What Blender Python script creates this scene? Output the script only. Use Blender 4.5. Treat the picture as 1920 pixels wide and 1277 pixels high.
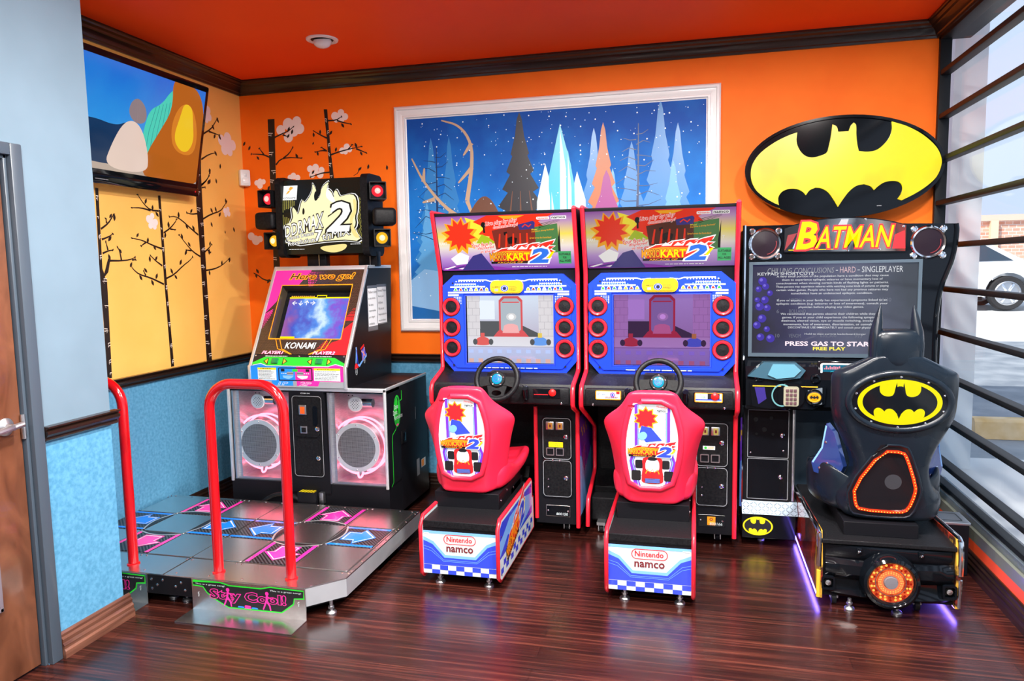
import bpy, bmesh, math, random
from mathutils import Vector, Matrix
from mathutils.geometry import tessellate_polygon

for _o in list(bpy.data.objects):
    bpy.data.objects.remove(_o, do_unlink=True)
SC = bpy.context.scene
COL = SC.collection
random.seed(7)
PI = math.pi

# ------------------------------------------------------------------ camera
cam = bpy.data.cameras.new('camera')
cam.sensor_fit = 'HORIZONTAL'
cam.sensor_width = 36.0
cam.lens = 1377.4 / 1920 * 36.0
cam.clip_start = 0.05
cam_o = bpy.data.objects.new('camera', cam)
COL.objects.link(cam_o)
_r = Vector((0.97062554, 0.23995013, -0.01760665))
_u = Vector((-0.00691732, 0.1009808, 0.99486433))
_f = Vector((-0.24049576, 0.96551894, -0.09967435))
_m = Matrix((_r, _u, -_f)).transposed().to_4x4()
_m.translation = Vector((0, 0, 1.55))
cam_o.matrix_world = _m
SC.camera = cam_o

# ------------------------------------------------------------------ world, sun, added fill lamps, exposure
SC.view_settings.view_transform = 'Standard'
SC.view_settings.look = 'None'
SC.view_settings.exposure = 0.0
SC.view_settings.gamma = 1.0
SC.view_settings.use_curve_mapping = False
SKY_COL, SKY_STR, SUN_STR, FILL_LAMP_W = (0.52, 0.64, 0.84), 1.4, 7.0, 104.0
world = bpy.data.worlds.new('world')
SC.world = world
world.use_nodes = True
_bg = world.node_tree.nodes['Background']
_bg.inputs[0].default_value = (*SKY_COL, 1)
_bg.inputs[1].default_value = SKY_STR
sun = bpy.data.lights.new('sun', 'SUN')
sun.energy = SUN_STR
sun.angle = 0.01
sun.color = (1.0, 0.96, 0.9)
sun_o = bpy.data.objects.new('sun', sun)
COL.objects.link(sun_o)
sun_o.rotation_euler = Vector((2.5, 2.8, -3.7)).to_track_quat('-Z', 'Y').to_euler()


# ------------------------------------------------------------------ materials
def mat(name, col=(0.8, 0.8, 0.8), rough=0.5, metal=0.0, emit=0.0, ecol=None, coat=0.0, spec=0.5, alpha=1.0):
    m = bpy.data.materials.new(name)
    m.use_nodes = True
    b = m.node_tree.nodes['Principled BSDF']
    b.inputs['Base Color'].default_value = (*col, 1)
    b.inputs['Roughness'].default_value = rough
    b.inputs['Metallic'].default_value = metal
    b.inputs['Specular IOR Level'].default_value = spec
    b.inputs['Coat Weight'].default_value = coat
    b.inputs['Coat Roughness'].default_value = 0.05
    if emit:
        b.inputs['Emission Color'].default_value = (*(ecol or col), 1)
        b.inputs['Emission Strength'].default_value = emit
    return m


def nodes(m):
    return m.node_tree.nodes, m.node_tree.links, m.node_tree.nodes['Principled BSDF']


def add_noise(m, c0, c1, scale=8.0, detail=4.0, stretch=(1, 1, 1), bump=0.0, lo=0.35, hi=0.65, target='Base Color', dist=0.0):
    n, l, b = nodes(m)
    tc = n.new('ShaderNodeTexCoord')
    mp = n.new('ShaderNodeMapping')
    mp.inputs['Scale'].default_value = stretch
    nz = n.new('ShaderNodeTexNoise')
    nz.inputs['Scale'].default_value = scale
    nz.inputs['Detail'].default_value = detail
    nz.inputs['Distortion'].default_value = dist
    cr = n.new('ShaderNodeValToRGB')
    cr.color_ramp.elements[0].position = lo
    cr.color_ramp.elements[1].position = hi
    cr.color_ramp.elements[0].color = (*c0, 1)
    cr.color_ramp.elements[1].color = (*c1, 1)
    l.new(tc.outputs['Object'], mp.inputs['Vector'])
    l.new(mp.outputs[0], nz.inputs['Vector'])
    l.new(nz.outputs[0], cr.inputs[0])
    l.new(cr.outputs[0], b.inputs[target])
    if bump:
        bp = n.new('ShaderNodeBump')
        bp.inputs['Strength'].default_value = bump
        bp.inputs['Distance'].default_value = 0.01
        l.new(nz.outputs[0], bp.inputs['Height'])
        l.new(bp.outputs[0], b.inputs['Normal'])
    return m


def grad(name, stops, axis=2, lo=0.0, hi=1.0, emit=0.0, rough=0.4, nscale=0.0, namt=0.0, coat=0.0):
    """printed colour that runs through stops along one object axis, as the artwork itself does"""
    m = mat(name, stops[0][1], rough, coat=coat)
    n, l, b = nodes(m)
    tc = n.new('ShaderNodeTexCoord')
    sx = n.new('ShaderNodeSeparateXYZ')
    mr = n.new('ShaderNodeMapRange')
    mr.inputs['From Min'].default_value = lo
    mr.inputs['From Max'].default_value = hi
    cr = n.new('ShaderNodeValToRGB')
    e = cr.color_ramp.elements
    e[0].position, e[0].color = stops[0][0], (*stops[0][1], 1)
    e[1].position, e[1].color = stops[-1][0], (*stops[-1][1], 1)
    for p, c in stops[1:-1]:
        k = e.new(p)
        k.color = (*c, 1)
    l.new(tc.outputs['Object'], sx.inputs[0])
    src = sx.outputs[axis]
    l.new(src, mr.inputs['Value'])
    val = mr.outputs[0]
    if nscale:
        nz = n.new('ShaderNodeTexNoise')
        nz.inputs['Scale'].default_value = nscale
        nz.inputs['Detail'].default_value = 5
        l.new(tc.outputs['Object'], nz.inputs['Vector'])
        ma = n.new('ShaderNodeMath')
        ma.operation = 'MULTIPLY_ADD'
        ma.inputs[1].default_value = namt
        sb = n.new('ShaderNodeMath')
        sb.operation = 'SUBTRACT'
        sb.inputs[1].default_value = 0.5
        l.new(nz.outputs[0], sb.inputs[0])
        l.new(sb.outputs[0], ma.inputs[0])
        l.new(val, ma.inputs[2])
        val = ma.outputs[0]
    l.new(val, cr.inputs[0])
    if emit:
        l.new(cr.outputs[0], b.inputs['Emission Color'])
        b.inputs['Emission Strength'].default_value = emit
        b.inputs['Base Color'].default_value = (0.01, 0.01, 0.01, 1)
    else:
        l.new(cr.outputs[0], b.inputs['Base Color'])
    return m


def lit(name, col, s=1.0, rough=0.25):
    """backlit print or screen colour"""
    return mat(name, tuple(c * 0.06 for c in col), rough, emit=s, ecol=col, spec=0.3)


def wood(name, dark, light, axis=0, scale=1.0, rough=0.4, coat=0.0):
    m = mat(name, dark, rough, coat=coat)
    st = [14.0, 14.0, 14.0]
    st[axis] = 0.9
    return add_noise(m, dark, light, 2.2 * scale, 6, st, bump=0.04, lo=0.3, hi=0.75, dist=0.4)


MT = {}
MT['black'] = mat('black_laminate', (0.006, 0.006, 0.008), 0.38, spec=0.15)
MT['black_matte'] = add_noise(mat('black_matte_plastic', (0.005, 0.005, 0.006), 0.5, spec=0.18), (0.003, 0.003, 0.004), (0.008, 0.008, 0.009), 90, 2, bump=0.05)
MT['black_gloss'] = mat('glossy_black_plastic', (0.003, 0.004, 0.006), 0.09, spec=0.32)
MT['black_vinyl'] = add_noise(mat('black_textured_vinyl', (0.006, 0.006, 0.007), 0.42, spec=0.22), (0.004, 0.004, 0.005), (0.010, 0.010, 0.012), 160, 2, bump=0.1)
MT['chrome'] = mat('polished_chrome', (0.82, 0.84, 0.87), 0.10, 1.0)
MT['alu'] = add_noise(mat('brushed_aluminium', (0.72, 0.76, 0.79), 0.38, 0.75), (0.66, 0.70, 0.73), (0.76, 0.80, 0.83), 6, 3, (1, 1, 1))
MT['steel'] = add_noise(mat('brushed_steel_plate', (0.80, 0.78, 0.76), 0.27, 1.0), (0.76, 0.74, 0.72), (0.84, 0.82, 0.80), 40, 2, (1, 18, 1))
MT['steel_dull'] = mat('zinc_plated_steel', (0.55, 0.56, 0.58), 0.35, 1.0)
MT['red_paint'] = mat('red_gloss_paint', (0.42, 0.003, 0.006), 0.16, coat=0.6)
MT['red_trim'] = mat('red_t_moulding', (0.72, 0.012, 0.028), 0.3, coat=0.3)
MT['red_plastic'] = mat('coral_red_seat_plastic', (0.78, 0.016, 0.052), 0.36)
MT['blue_plastic'] = mat('bright_blue_plastic', (0.010, 0.045, 0.72), 0.22, coat=0.4)
MT['blue_print'] = mat('blue_print', (0.03, 0.06, 0.62), 0.25, coat=0.3)
MT['lblue_print'] = mat('light_blue_print', (0.18, 0.42, 0.85), 0.25, coat=0.3)
MT['white_print'] = mat('white_print', (0.60, 0.67, 0.69), 0.3, coat=0.1)
MT['red_print'] = mat('red_print', (0.70, 0.015, 0.02), 0.3)
MT['maroon_print'] = mat('maroon_print', (0.16, 0.015, 0.02), 0.3)
MT['black_print'] = mat('black_print', (0.01, 0.01, 0.012), 0.35)
MT['yellow_print'] = mat('yellow_print', (0.92, 0.72, 0.005), 0.3)
MT['orange_print'] = mat('orange_print', (0.95, 0.30, 0.01), 0.3)
MT['green_print'] = mat('green_print', (0.02, 0.55, 0.03), 0.3)
MT['dgreen_print'] = mat('dark_green_print', (0.02, 0.18, 0.06), 0.3)
MT['pink_print'] = mat('magenta_print', (0.80, 0.025, 0.30), 0.3)
MT['sky_print'] = mat('azure_print', (0.015, 0.22, 0.80), 0.3)
MT['purple_print'] = mat('purple_print', (0.16, 0.03, 0.50), 0.3)
MT['grey_print'] = mat('grey_print', (0.25, 0.26, 0.28), 0.4)
MT['gold_print'] = mat('gold_print', (0.75, 0.42, 0.03), 0.3)
MT['paper'] = mat('white_paper', (0.82, 0.83, 0.86), 0.7)
MT['tape'] = mat('clear_tape_backing', (0.10, 0.10, 0.115), 0.2)
MT['dark_glass'] = mat('dark_screen_glass', (0.006, 0.006, 0.008), 0.06, coat=0.6)
MT['neon'] = lit('pink_neon_tube', (1.0, 0.13, 0.20), 6.0)
MT['e_white'] = lit('lit_white', (1.0, 1.0, 1.0), 1.0)
MT['e_yellow'] = lit('lit_yellow', (1.0, 0.84, 0.0), 1.0)
MT['e_black'] = mat('unlit_black_print', (0.006, 0.006, 0.006), 0.22)


# ------------------------------------------------------------------ mesh building
def fr(o, u, v):
    """frame: local a along u, b along v, c out along u x v"""
    u, v = Vector(u).normalized(), Vector(v).normalized()
    w = u.cross(v)
    m = Matrix((u, v, w)).transposed().to_4x4()
    m.translation = Vector(o)
    return m


def arc(cx, cy, r, a0, a1, n=12, ry=None):
    ry = r if ry is None else ry
    return [(cx + r * math.cos(math.radians(a0 + (a1 - a0) * i / n)), cy + ry * math.sin(math.radians(a0 + (a1 - a0) * i / n))) for i in range(n + 1)]


def rrect(x0, y0, x1, y1, r, n=5):
    return (arc(x1 - r, y0 + r, r, -90, 0, n) + arc(x1 - r, y1 - r, r, 0, 90, n)
            + arc(x0 + r, y1 - r, r, 90, 180, n) + arc(x0 + r, y0 + r, r, 180, 270, n))


def smoothline(pts, it=2, closed=False):
    pts = [Vector(p) for p in pts]
    for _ in range(it):
        q = []
        n = len(pts)
        if not closed:
            q.append(pts[0])
        for i in range(n if closed else n - 1):
            a, b = pts[i], pts[(i + 1) % n]
            q += [a * .75 + b * .25, a * .25 + b * .75]
        if not closed:
            q.append(pts[-1])
        pts = q
    return pts


_fontcache = {}


def text_geom(s, shear=0.0, bold=0.0):
    key = (s, shear, bold)
    if key in _fontcache:
        return _fontcache[key]
    c = bpy.data.curves.new('t', 'FONT')
    c.body = s
    c.shear = shear
    c.offset = bold
    c.resolution_u = 2
    o = bpy.data.objects.new('t', c)
    COL.objects.link(o)
    dg = bpy.context.evaluated_depsgraph_get()
    me = o.evaluated_get(dg).to_mesh()
    vs = [(v.co.x, v.co.y) for v in me.vertices]
    fs = [tuple(p.vertices) for p in me.polygons]
    o.evaluated_get(dg).to_mesh_clear()
    bpy.data.objects.remove(o)
    bpy.data.curves.remove(c)
    par = list(range(len(vs)))

    def root(i):
        while par[i] != i:
            par[i] = par[par[i]]
            i = par[i]
        return i
    for f in fs:
        for q in f[1:]:
            par[root(q)] = root(f[0])
    order = {}
    for i in sorted(range(len(vs)), key=lambda q: vs[q][0]):
        order.setdefault(root(i), len(order))
    isl = [order[root(i)] % 6 for i in range(len(vs))]
    _fontcache[key] = (vs, fs, isl)
    return vs, fs, isl


class MB:
    def __init__(s, M=None):
        s.V, s.F, s.I, s.mats = [], [], [], []
        s.M = M
        s.k = 0

    def lay(s, c):
        # neighbouring prints never share one plane exactly
        s.k += 1
        return c + (s.k % 19) * 1.3e-5

    def mi(s, m):
        if isinstance(m, str):
            m = MT[m]
        if m not in s.mats:
            s.mats.append(m)
        return s.mats.index(m)

    def add(s, vs, fs, m, M=None):
        M = M if M is not None else s.M
        k = len(s.V)
        i = s.mi(m)
        for v in vs:
            v = Vector(v)
            s.V.append(M @ v if M is not None else v)
        for f in fs:
            s.F.append(tuple(j + k for j in f))
            s.I.append(i)
        return s

    def box(s, x0, x1, y0, y1, z0, z1, m, b=0.0, M=None, seg=2):
        bm = bmesh.new()
        r = bmesh.ops.create_cube(bm, size=1.0)
        bmesh.ops.transform(bm, matrix=Matrix.Translation(((x0 + x1) / 2, (y0 + y1) / 2, (z0 + z1) / 2)) @ Matrix.Diagonal((abs(x1 - x0), abs(y1 - y0), abs(z1 - z0), 1)), verts=bm.verts)
        if b:
            b = min(b, abs(x1 - x0) * .45, abs(y1 - y0) * .45, abs(z1 - z0) * .45)
            bmesh.ops.bevel(bm, geom=bm.edges[:], offset=b, segments=seg, profile=0.5, affect='EDGES')
        bm.verts.index_update()
        s.add([v.co.copy() for v in bm.verts], [tuple(v.index for v in f.verts) for f in bm.faces], m, M)
        bm.free()
        return s

    def poly(s, pts, m, c=0.0, holes=(), M=None):
        loops = [[Vector((p[0], p[1], 0)) for p in pts]] + [[Vector((p[0], p[1], 0)) for p in h] for h in holes]
        tris = tessellate_polygon(loops)
        flat = [p for lp in loops for p in lp]
        fs = []
        for t in tris:
            a, b, d = (flat[i] for i in t)
            cr = (b.x - a.x) * (d.y - a.y) - (b.y - a.y) * (d.x - a.x)
            if abs(cr) < 1e-12:
                continue
            fs.append(tuple(t) if cr > 0 else tuple(reversed(t)))
        c = s.lay(c)
        return s.add([(p.x, p.y, c) for p in flat], fs, m, M)

    def rect(s, a0, b0, a1, b1, m, c=0.0, M=None):
        a0, a1 = min(a0, a1), max(a0, a1)
        b0, b1 = min(b0, b1), max(b0, b1)
        c = s.lay(c)
        return s.add([(a0, b0, c), (a1, b0, c), (a1, b1, c), (a0, b1, c)], [(0, 1, 2, 3)], m, M)

    def ell(s, cx, cy, rx, ry, m, c=0.0, M=None, n=36):
        c = s.lay(c)
        return s.add([(cx + rx * math.cos(2 * PI * i / n), cy + ry * math.sin(2 * PI * i / n), c) for i in range(n)], [tuple(range(n))], m, M)

    def ring(s, cx, cy, r0, r1, m, c=0.0, M=None, n=36, ry0=None, ry1=None):
        ry0, ry1 = ry0 or r0, ry1 or r1
        vs = [(cx + r0 * math.cos(2 * PI * i / n), cy + ry0 * math.sin(2 * PI * i / n), c) for i in range(n)]
        vs += [(cx + r1 * math.cos(2 * PI * i / n), cy + ry1 * math.sin(2 * PI * i / n), c) for i in range(n)]
        return s.add(vs, [(i, n + i, n + (i + 1) % n, (i + 1) % n) for i in range(n)], m, M)

    def prism(s, pts, c0, c1, m, M=None, side=None, holes=()):
        c0, c1 = min(c0, c1), max(c0, c1)
        area = sum(pts[i][0] * pts[(i + 1) % len(pts)][1] - pts[(i + 1) % len(pts)][0] * pts[i][1] for i in range(len(pts)))
        if area < 0:
            pts = list(reversed(pts))
        s.k = -1
        s.poly(pts, m, c1, holes, M)
        k = len(s.F)
        s.k = -1
        s.poly(pts, m, c0, holes, M)
        for i in range(k, len(s.F)):
            s.F[i] = tuple(reversed(s.F[i]))
        for lp, flip in [(pts, False)] + [(h, True) for h in holes]:
            n = len(lp)
            vs = [(p[0], p[1], c0) for p in lp] + [(p[0], p[1], c1) for p in lp]
            fs = [(i, (i + 1) % n, n + (i + 1) % n, n + i) for i in range(n)]
            if flip:
                ar = sum(lp[i][0] * lp[(i + 1) % n][1] - lp[(i + 1) % n][0] * lp[i][1] for i in range(n))
                if ar > 0:
                    fs = [tuple(reversed(f)) for f in fs]
            s.add(vs, fs, side or m, M)
        return s

    def line(s, pts, w, m, c=0.0, M=None, closed=False, w1=None):
        """flat stroke, tapering from w to w1"""
        c = s.lay(c)
        P = [Vector((p[0], p[1])) for p in pts]
        n = len(P)
        w1 = w if w1 is None else w1
        L, R = [], []
        for i in range(n):
            if closed:
                a, b = P[i - 1], P[(i + 1) % n]
            else:
                a, b = P[max(i - 1, 0)], P[min(i + 1, n - 1)]
            d = (b - a)
            d = d.normalized() if d.length > 0 else Vector((1, 0))
            if not closed and 0 < i < n - 1 or closed:
                d1 = (P[i] - a).normalized()
                k = 1 / max(0.5, abs(d1.dot(d)))
            else:
                k = 1
            nn = Vector((-d.y, d.x)) * k * (w + (w1 - w) * i / max(1, n - 1)) / 2
            L.append(P[i] + nn)
            R.append(P[i] - nn)
        vs = [(p.x, p.y, c) for p in L] + [(p.x, p.y, c) for p in R]
        fs = [(n + i, n + (i + 1) % n, (i + 1) % n, i) for i in range(n if closed else n - 1)]
        return s.add(vs, fs, m, M)

    def tube(s, path, r, m, seg=8, closed=False, M=None, r1=None, cap=True):
        P = [Vector(p) for p in path]
        n = len(P)
        r1 = r if r1 is None else r1
        vs, fs = [], []
        up = None
        for i in range(n):
            if closed:
                d = P[(i + 1) % n] - P[i - 1]
            else:
                d = P[min(i + 1, n - 1)] - P[max(i - 1, 0)]
            d.normalize()
            if up is None:
                up = Vector((0, 0, 1)) if abs(d.z) < .9 else Vector((0, 1, 0))
            x = up.cross(d)
            if x.length < 1e-4:
                x = Vector((1, 0, 0)).cross(d)
            x.normalize()
            up = d.cross(x)
            rr = r + (r1 - r) * i / max(1, n - 1)
            for k in range(seg):
                t = 2 * PI * k / seg
                vs.append(P[i] + (x * math.cos(t) + up * math.sin(t)) * rr)
        for i in range(n if closed else n - 1):
            j = (i + 1) % n
            off = 0
            if closed and j == 0:
                best = min(range(seg), key=lambda q: (vs[i * seg] - vs[q]).length)
                off = best
            for k in range(seg):
                fs.append((i * seg + k, i * seg + (k + 1) % seg, j * seg + (k + 1 + off) % seg, j * seg + (k + off) % seg))
        if cap and not closed:
            fs.append(tuple(reversed(range(seg))))
            fs.append(tuple((n - 1) * seg + k for k in range(seg)))
        return s.add(vs, fs, m, M)

    def lathe(s, prof, m, M=None, seg=28, mats=None):
        """prof: (r, c) from outside bottom up; axis is local c"""
        n = len(prof)
        vs, fs = [], []
        for r, c in prof:
            for k in range(seg):
                t = 2 * PI * k / seg
                vs.append((r * math.cos(t), r * math.sin(t), c))
        for i in range(n - 1):
            fs = [(i * seg + k, i * seg + (k + 1) % seg, (i + 1) * seg + (k + 1) % seg, (i + 1) * seg + k) for k in range(seg)]
            if i == 0:
                k0 = len(s.V)
                s.add(vs, [], m, M)
            mi = s.mi(mats[i] if mats else m)
            for f in fs:
                s.F.append(tuple(q + k0 for q in f))
                s.I.append(mi)
        cs_ = [p[1] for p in prof]
        for i, rev in ((0, True), (n - 1, False)):
            if prof[i][0] > 1e-5 and abs(prof[i][1] - (min(cs_) if rev else max(cs_))) < 1e-6:
                f = [i * seg + k + k0 for k in range(seg)]
                s.F.append(tuple(reversed(f)) if rev else tuple(f))
                s.I.append(s.mi(m if not mats else mats[0 if rev else -1]))
        return s

    def loft(s, rings, m, cap=True, M=None):
        n = len(rings[0])
        vs = [p for r in rings for p in r]
        fs = []
        for i in range(len(rings) - 1):
            for k in range(n):
                fs.append((i * n + k, i * n + (k + 1) % n, (i + 1) * n + (k + 1) % n, (i + 1) * n + k))
        if cap:
            fs.append(tuple(reversed(range(n))))
            fs.append(tuple((len(rings) - 1) * n + k for k in range(n)))
        return s.add(vs, fs, m, M)

    def text(s, t, a0, b0, a1, b1, m, c=0.0, M=None, shear=0.0, bold=0.0, slope=0.0, taper=0.0, outline=None, ow=0.03):
        """lettering stretched into the box a0,b0 - a1,b1 (slope lifts the right end)"""
        if outline is not None:
            s.text(t, a0, b0, a1, b1, outline, c - 0.0006, M, shear, bold + ow, slope, taper, None)
        vs, fs, isl = text_geom(t, shear, bold)
        bv = text_geom(t, shear, 0.0)[0]
        x0, x1 = min(v[0] for v in bv), max(v[0] for v in bv)
        y0, y1 = min(v[1] for v in bv), max(v[1] for v in bv)
        out = []
        for (x, y), il in zip(vs, isl):
            p, q = (x - x0) / (x1 - x0), (y - y0) / (y1 - y0)
            a = a0 + p * (a1 - a0)
            b = b0 + slope * p + q * (b1 - b0) * (1 + taper * p)
            out.append((a, b, c + il * 3e-5))
        return s.add(out, fs, m, M)

    def bars(s, a0, b0, a1, b1, rows, m, c=0.0, M=None, seed=1, fill=0.45):
        """rows of print too small to read"""
        rd = random.Random(seed)
        h = (b1 - b0) / rows
        for r in range(rows):
            b = b1 - (r + .5) * h
            x = a0
            end = a1 - rd.uniform(0, .3) * (a1 - a0)
            while x < end:
                w = rd.uniform(.04, .14) * (a1 - a0)
                s.rect(x, b - h * fill / 2, min(x + w, end), b + h * fill / 2, m, c, M)
                x += w + (a1 - a0) * .02
        return s

    def build(s, name, parent=None, smooth=35, label=None, kind=None, origin=None, sub=0):
        org = Vector((0, 0, 0))
        if parent is not None:
            p = parent
            while p is not None:
                org = org + p.location
                p = p.parent
        elif origin is not None:
            org = Vector(origin)
        me = bpy.data.meshes.new(name)
        me.from_pydata([v - org for v in s.V], [], s.F)
        for m in s.mats:
            me.materials.append(m)
        me.polygons.foreach_set('material_index', s.I)
        me.validate()
        me.update()
        if smooth:
            me.shade_smooth()
            me.set_sharp_from_angle(angle=math.radians(smooth))
        o = bpy.data.objects.new(name, me)
        COL.objects.link(o)
        if parent is not None:
            o.parent = parent
        elif origin is not None:
            o.location = org
        if label:
            o['label'] = label
        if kind:
            o['kind'] = kind
        if sub:
            md = o.modifiers.new('sub', 'SUBSURF')
            md.levels = md.render_levels = sub
        return o


def thing(name, label, cat, loc=(0, 0, 0), group=None):
    o = bpy.data.objects.new(name, None)
    o.empty_display_size = 0.1
    COL.objects.link(o)
    o.location = loc
    tag(o, label, cat, group)
    return o


def tag(o, label, cat, group=None, kind=None):
    o['label'] = label
    o['category'] = cat
    if group:
        o['group'] = group
    if kind:
        o['kind'] = kind
    return o


def struct(mb, name, **k):
    o = mb.build(name, **k)
    o['kind'] = 'structure'
    return o


def dup(o, parent=None):
    c = o.copy()
    COL.objects.link(c)
    c.parent = parent
    for ch in list(o.children):
        dup(ch, c)
    return c


XZ = lambda x, y, z: fr((x, y, z), (1, 0, 0), (0, 0, 1))      # panel facing the camera side (-y)
YZ = lambda x, y, z: fr((x, y, z), (0, 1, 0), (0, 0, 1))      # panel facing +x
XY = lambda x, y, z: fr((x, y, z), (1, 0, 0), (0, 1, 0))      # panel facing up


def screw(mb, a, b, c, M, r=0.006, m='chrome'):
    mb.lathe([(r, 0), (r, .0015), (r * .6, .003), (0.0001, .0034)], m, M @ Matrix.Translation((a, b, c)), seg=8)
TREE_A=([(3.432,2.023),(3.419,1.517),(3.423,1.281),(3.418,0.967),(3.453,0.964),(3.463,1.296),(3.468,1.516),(3.453,1.534),(3.482,1.561),(3.502,1.627),(3.489,1.639),(3.452,1.552),(3.441,1.58),(3.448,1.822),(3.453,2.023)],[[(3.452,1.8),(3.508,1.834),(3.541,1.873),(3.554,1.887)],[(3.496,1.834),(3.492,1.859)],[(3.452,1.742),(3.5,1.757),(3.536,1.776)],[(3.451,1.665),(3.493,1.68),(3.527,1.685)],[(3.491,1.684),(3.48,1.729)],[(3.5,1.625),(3.585,1.625),(3.649,1.63),(3.695,1.645)],[(3.586,1.63),(3.578,1.681),(3.564,1.701)],[(3.668,1.63),(3.698,1.631)]],[(3.529,1.876),(3.556,1.869),(3.511,1.748),(3.498,1.645),(3.582,1.681)])
TREE_B=([(3.921,2.024),(3.926,1.697),(3.929,1.465),(3.941,0.961),(3.967,0.961),(3.95,1.485),(3.948,1.697),(3.942,2.026)],[[(3.919,1.93),(3.849,1.93),(3.798,1.96),(3.749,2.014)],[(3.849,1.928),(3.769,1.939),(3.696,1.934)],[(3.95,1.798),(4.012,1.83),(4.06,1.868),(4.077,1.89)],[(4.011,1.825),(4.056,1.822)],[(3.924,1.7),(3.843,1.72),(3.764,1.747),(3.68,1.757)],[(3.79,1.735),(3.75,1.713)],[(3.919,1.595),(3.863,1.626),(3.824,1.656)],[(3.923,1.481),(3.811,1.523),(3.719,1.544),(3.669,1.578),(3.656,1.602)],[(3.772,1.537),(3.758,1.563)],[(3.946,1.516),(4.022,1.54),(4.112,1.596),(4.178,1.628),(4.209,1.652)]],[(3.813,1.981),(3.867,1.946),(3.903,1.909),(3.999,1.85),(3.963,1.783),(3.727,1.776),(3.809,1.748),(3.863,1.705),(3.815,1.636),(3.871,1.641),(3.659,1.602),(3.774,1.568),(3.864,1.532),(3.825,1.493),(3.73,1.525),(4.001,1.561),(4.036,1.524),(4.09,1.617)])
TREE_C=([(4.328,2.368),(4.299,2.185),(4.279,2.024),(4.289,1.682),(4.29,0.956),(4.344,0.955),(4.34,1.683),(4.341,2.007),(4.344,2.19),(4.358,2.373)],[[(4.339,2.131),(4.393,2.163),(4.43,2.2)],[(4.346,2.115),(4.38,2.119)],[(4.335,1.905),(4.424,1.943),(4.534,1.972),(4.574,2.009),(4.61,2.043)],[(4.288,1.939),(4.222,1.93),(4.178,1.937)],[(4.28,1.798),(4.213,1.834),(4.123,1.887),(4.064,1.907),(4.011,1.901)],[(4.287,1.655),(4.215,1.686),(4.156,1.733),(4.091,1.791)],[(4.2,1.693),(4.152,1.696)],[(4.331,1.683),(4.386,1.716),(4.414,1.739)],[(4.367,1.7),(4.397,1.684)],[(4.334,1.563),(4.425,1.571),(4.517,1.597),(4.596,1.641)],[(4.39,2.472),(4.475,2.517),(4.522,2.565),(4.555,2.605)],[(4.452,2.499),(4.571,2.493)],[(4.356,2.3),(4.438,2.344),(4.515,2.366)],[(4.34,2.127),(4.411,2.175),(4.445,2.239)]],[(4.418,2.157),(4.435,1.969),(4.48,1.98),(4.522,1.947),(4.599,2.045),(4.224,1.951),(4.098,1.917),(4.235,1.841),(4.17,1.848),(4.117,1.784),(4.183,1.733),(4.146,1.68),(4.397,1.744),(4.383,1.689),(4.605,1.635),(4.515,1.612),(4.374,1.546),(4.558,2.592),(4.502,2.535),(4.57,2.479),(4.514,2.477),(4.515,2.362),(4.438,2.231),(4.432,2.163)])
TREE_D=([(-2.978,2.633),(-2.983,2.148),(-2.981,1.85),(-2.989,1.56),(-3.051,0.465),(-3.009,0.466),(-2.938,1.559),(-2.938,1.993),(-2.935,2.231),(-2.924,2.633)],[[(-2.929,2.504),(-2.874,2.524),(-2.82,2.54),(-2.776,2.569)],[(-2.864,2.519),(-2.822,2.502)],[(-2.974,2.365),(-3.022,2.387),(-3.076,2.394),(-3.125,2.397)],[(-3.022,2.387),(-3.057,2.434)],[(-2.929,2.311),(-2.894,2.347),(-2.83,2.358),(-2.724,2.348)],[(-2.867,2.355),(-2.818,2.385),(-2.789,2.426)],[(-2.988,2.124),(-3.015,2.132),(-3.045,2.138)],[(-2.998,1.477),(-3.075,1.487),(-3.121,1.522),(-3.15,1.535)]],[(-2.814,2.553),(-2.788,2.535),(-2.82,2.507),(-3.072,2.366),(-2.76,2.364),(-2.997,2.148),(-3.136,1.518),(-3.124,1.552),(-3.037,1.478)])
TREE_E=([(-2.534,2.674),(-2.519,2.471),(-2.507,2.183),(-2.476,2.182),(-2.494,2.396),(-2.508,2.672)],[[(-2.508,2.594),(-2.442,2.593),(-2.4,2.615)],[(-2.437,2.591),(-2.381,2.572),(-2.331,2.56)],[(-2.519,2.475),(-2.57,2.501),(-2.618,2.53)],[(-2.492,2.359),(-2.421,2.378),(-2.338,2.392),(-2.257,2.403)],[(-2.298,2.39),(-2.223,2.358)],[(-2.521,2.388),(-2.565,2.392),(-2.612,2.384)],[(-2.533,2.393),(-2.564,2.413)],[(-2.507,2.239),(-2.562,2.237),(-2.625,2.221),(-2.657,2.213)],[(-2.359,2.388),(-2.327,2.419)]],[(-2.394,2.555),(-2.569,2.52),(-2.62,2.504),(-2.487,2.51),(-2.453,2.393),(-2.299,2.413),(-2.261,2.356),(-2.595,2.373),(-2.637,2.245)])
CLOUDS_L=[[(3.83,1.876,0.024),(3.86,1.897,0.018),(3.884,1.859,0.022),(3.841,1.837,0.019),(3.875,1.832,0.017)],[(4.585,1.976,0.021),(4.618,1.989,0.018),(4.625,1.959,0.019),(4.59,1.95,0.016)],[(4.59,2.462,0.039),(4.661,2.487,0.042),(4.715,2.447,0.037),(4.619,2.404,0.039),(4.676,2.399,0.034)],[(4.454,2.639,0.03),(4.465,2.595,0.027),(4.437,2.57,0.019)]]
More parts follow.
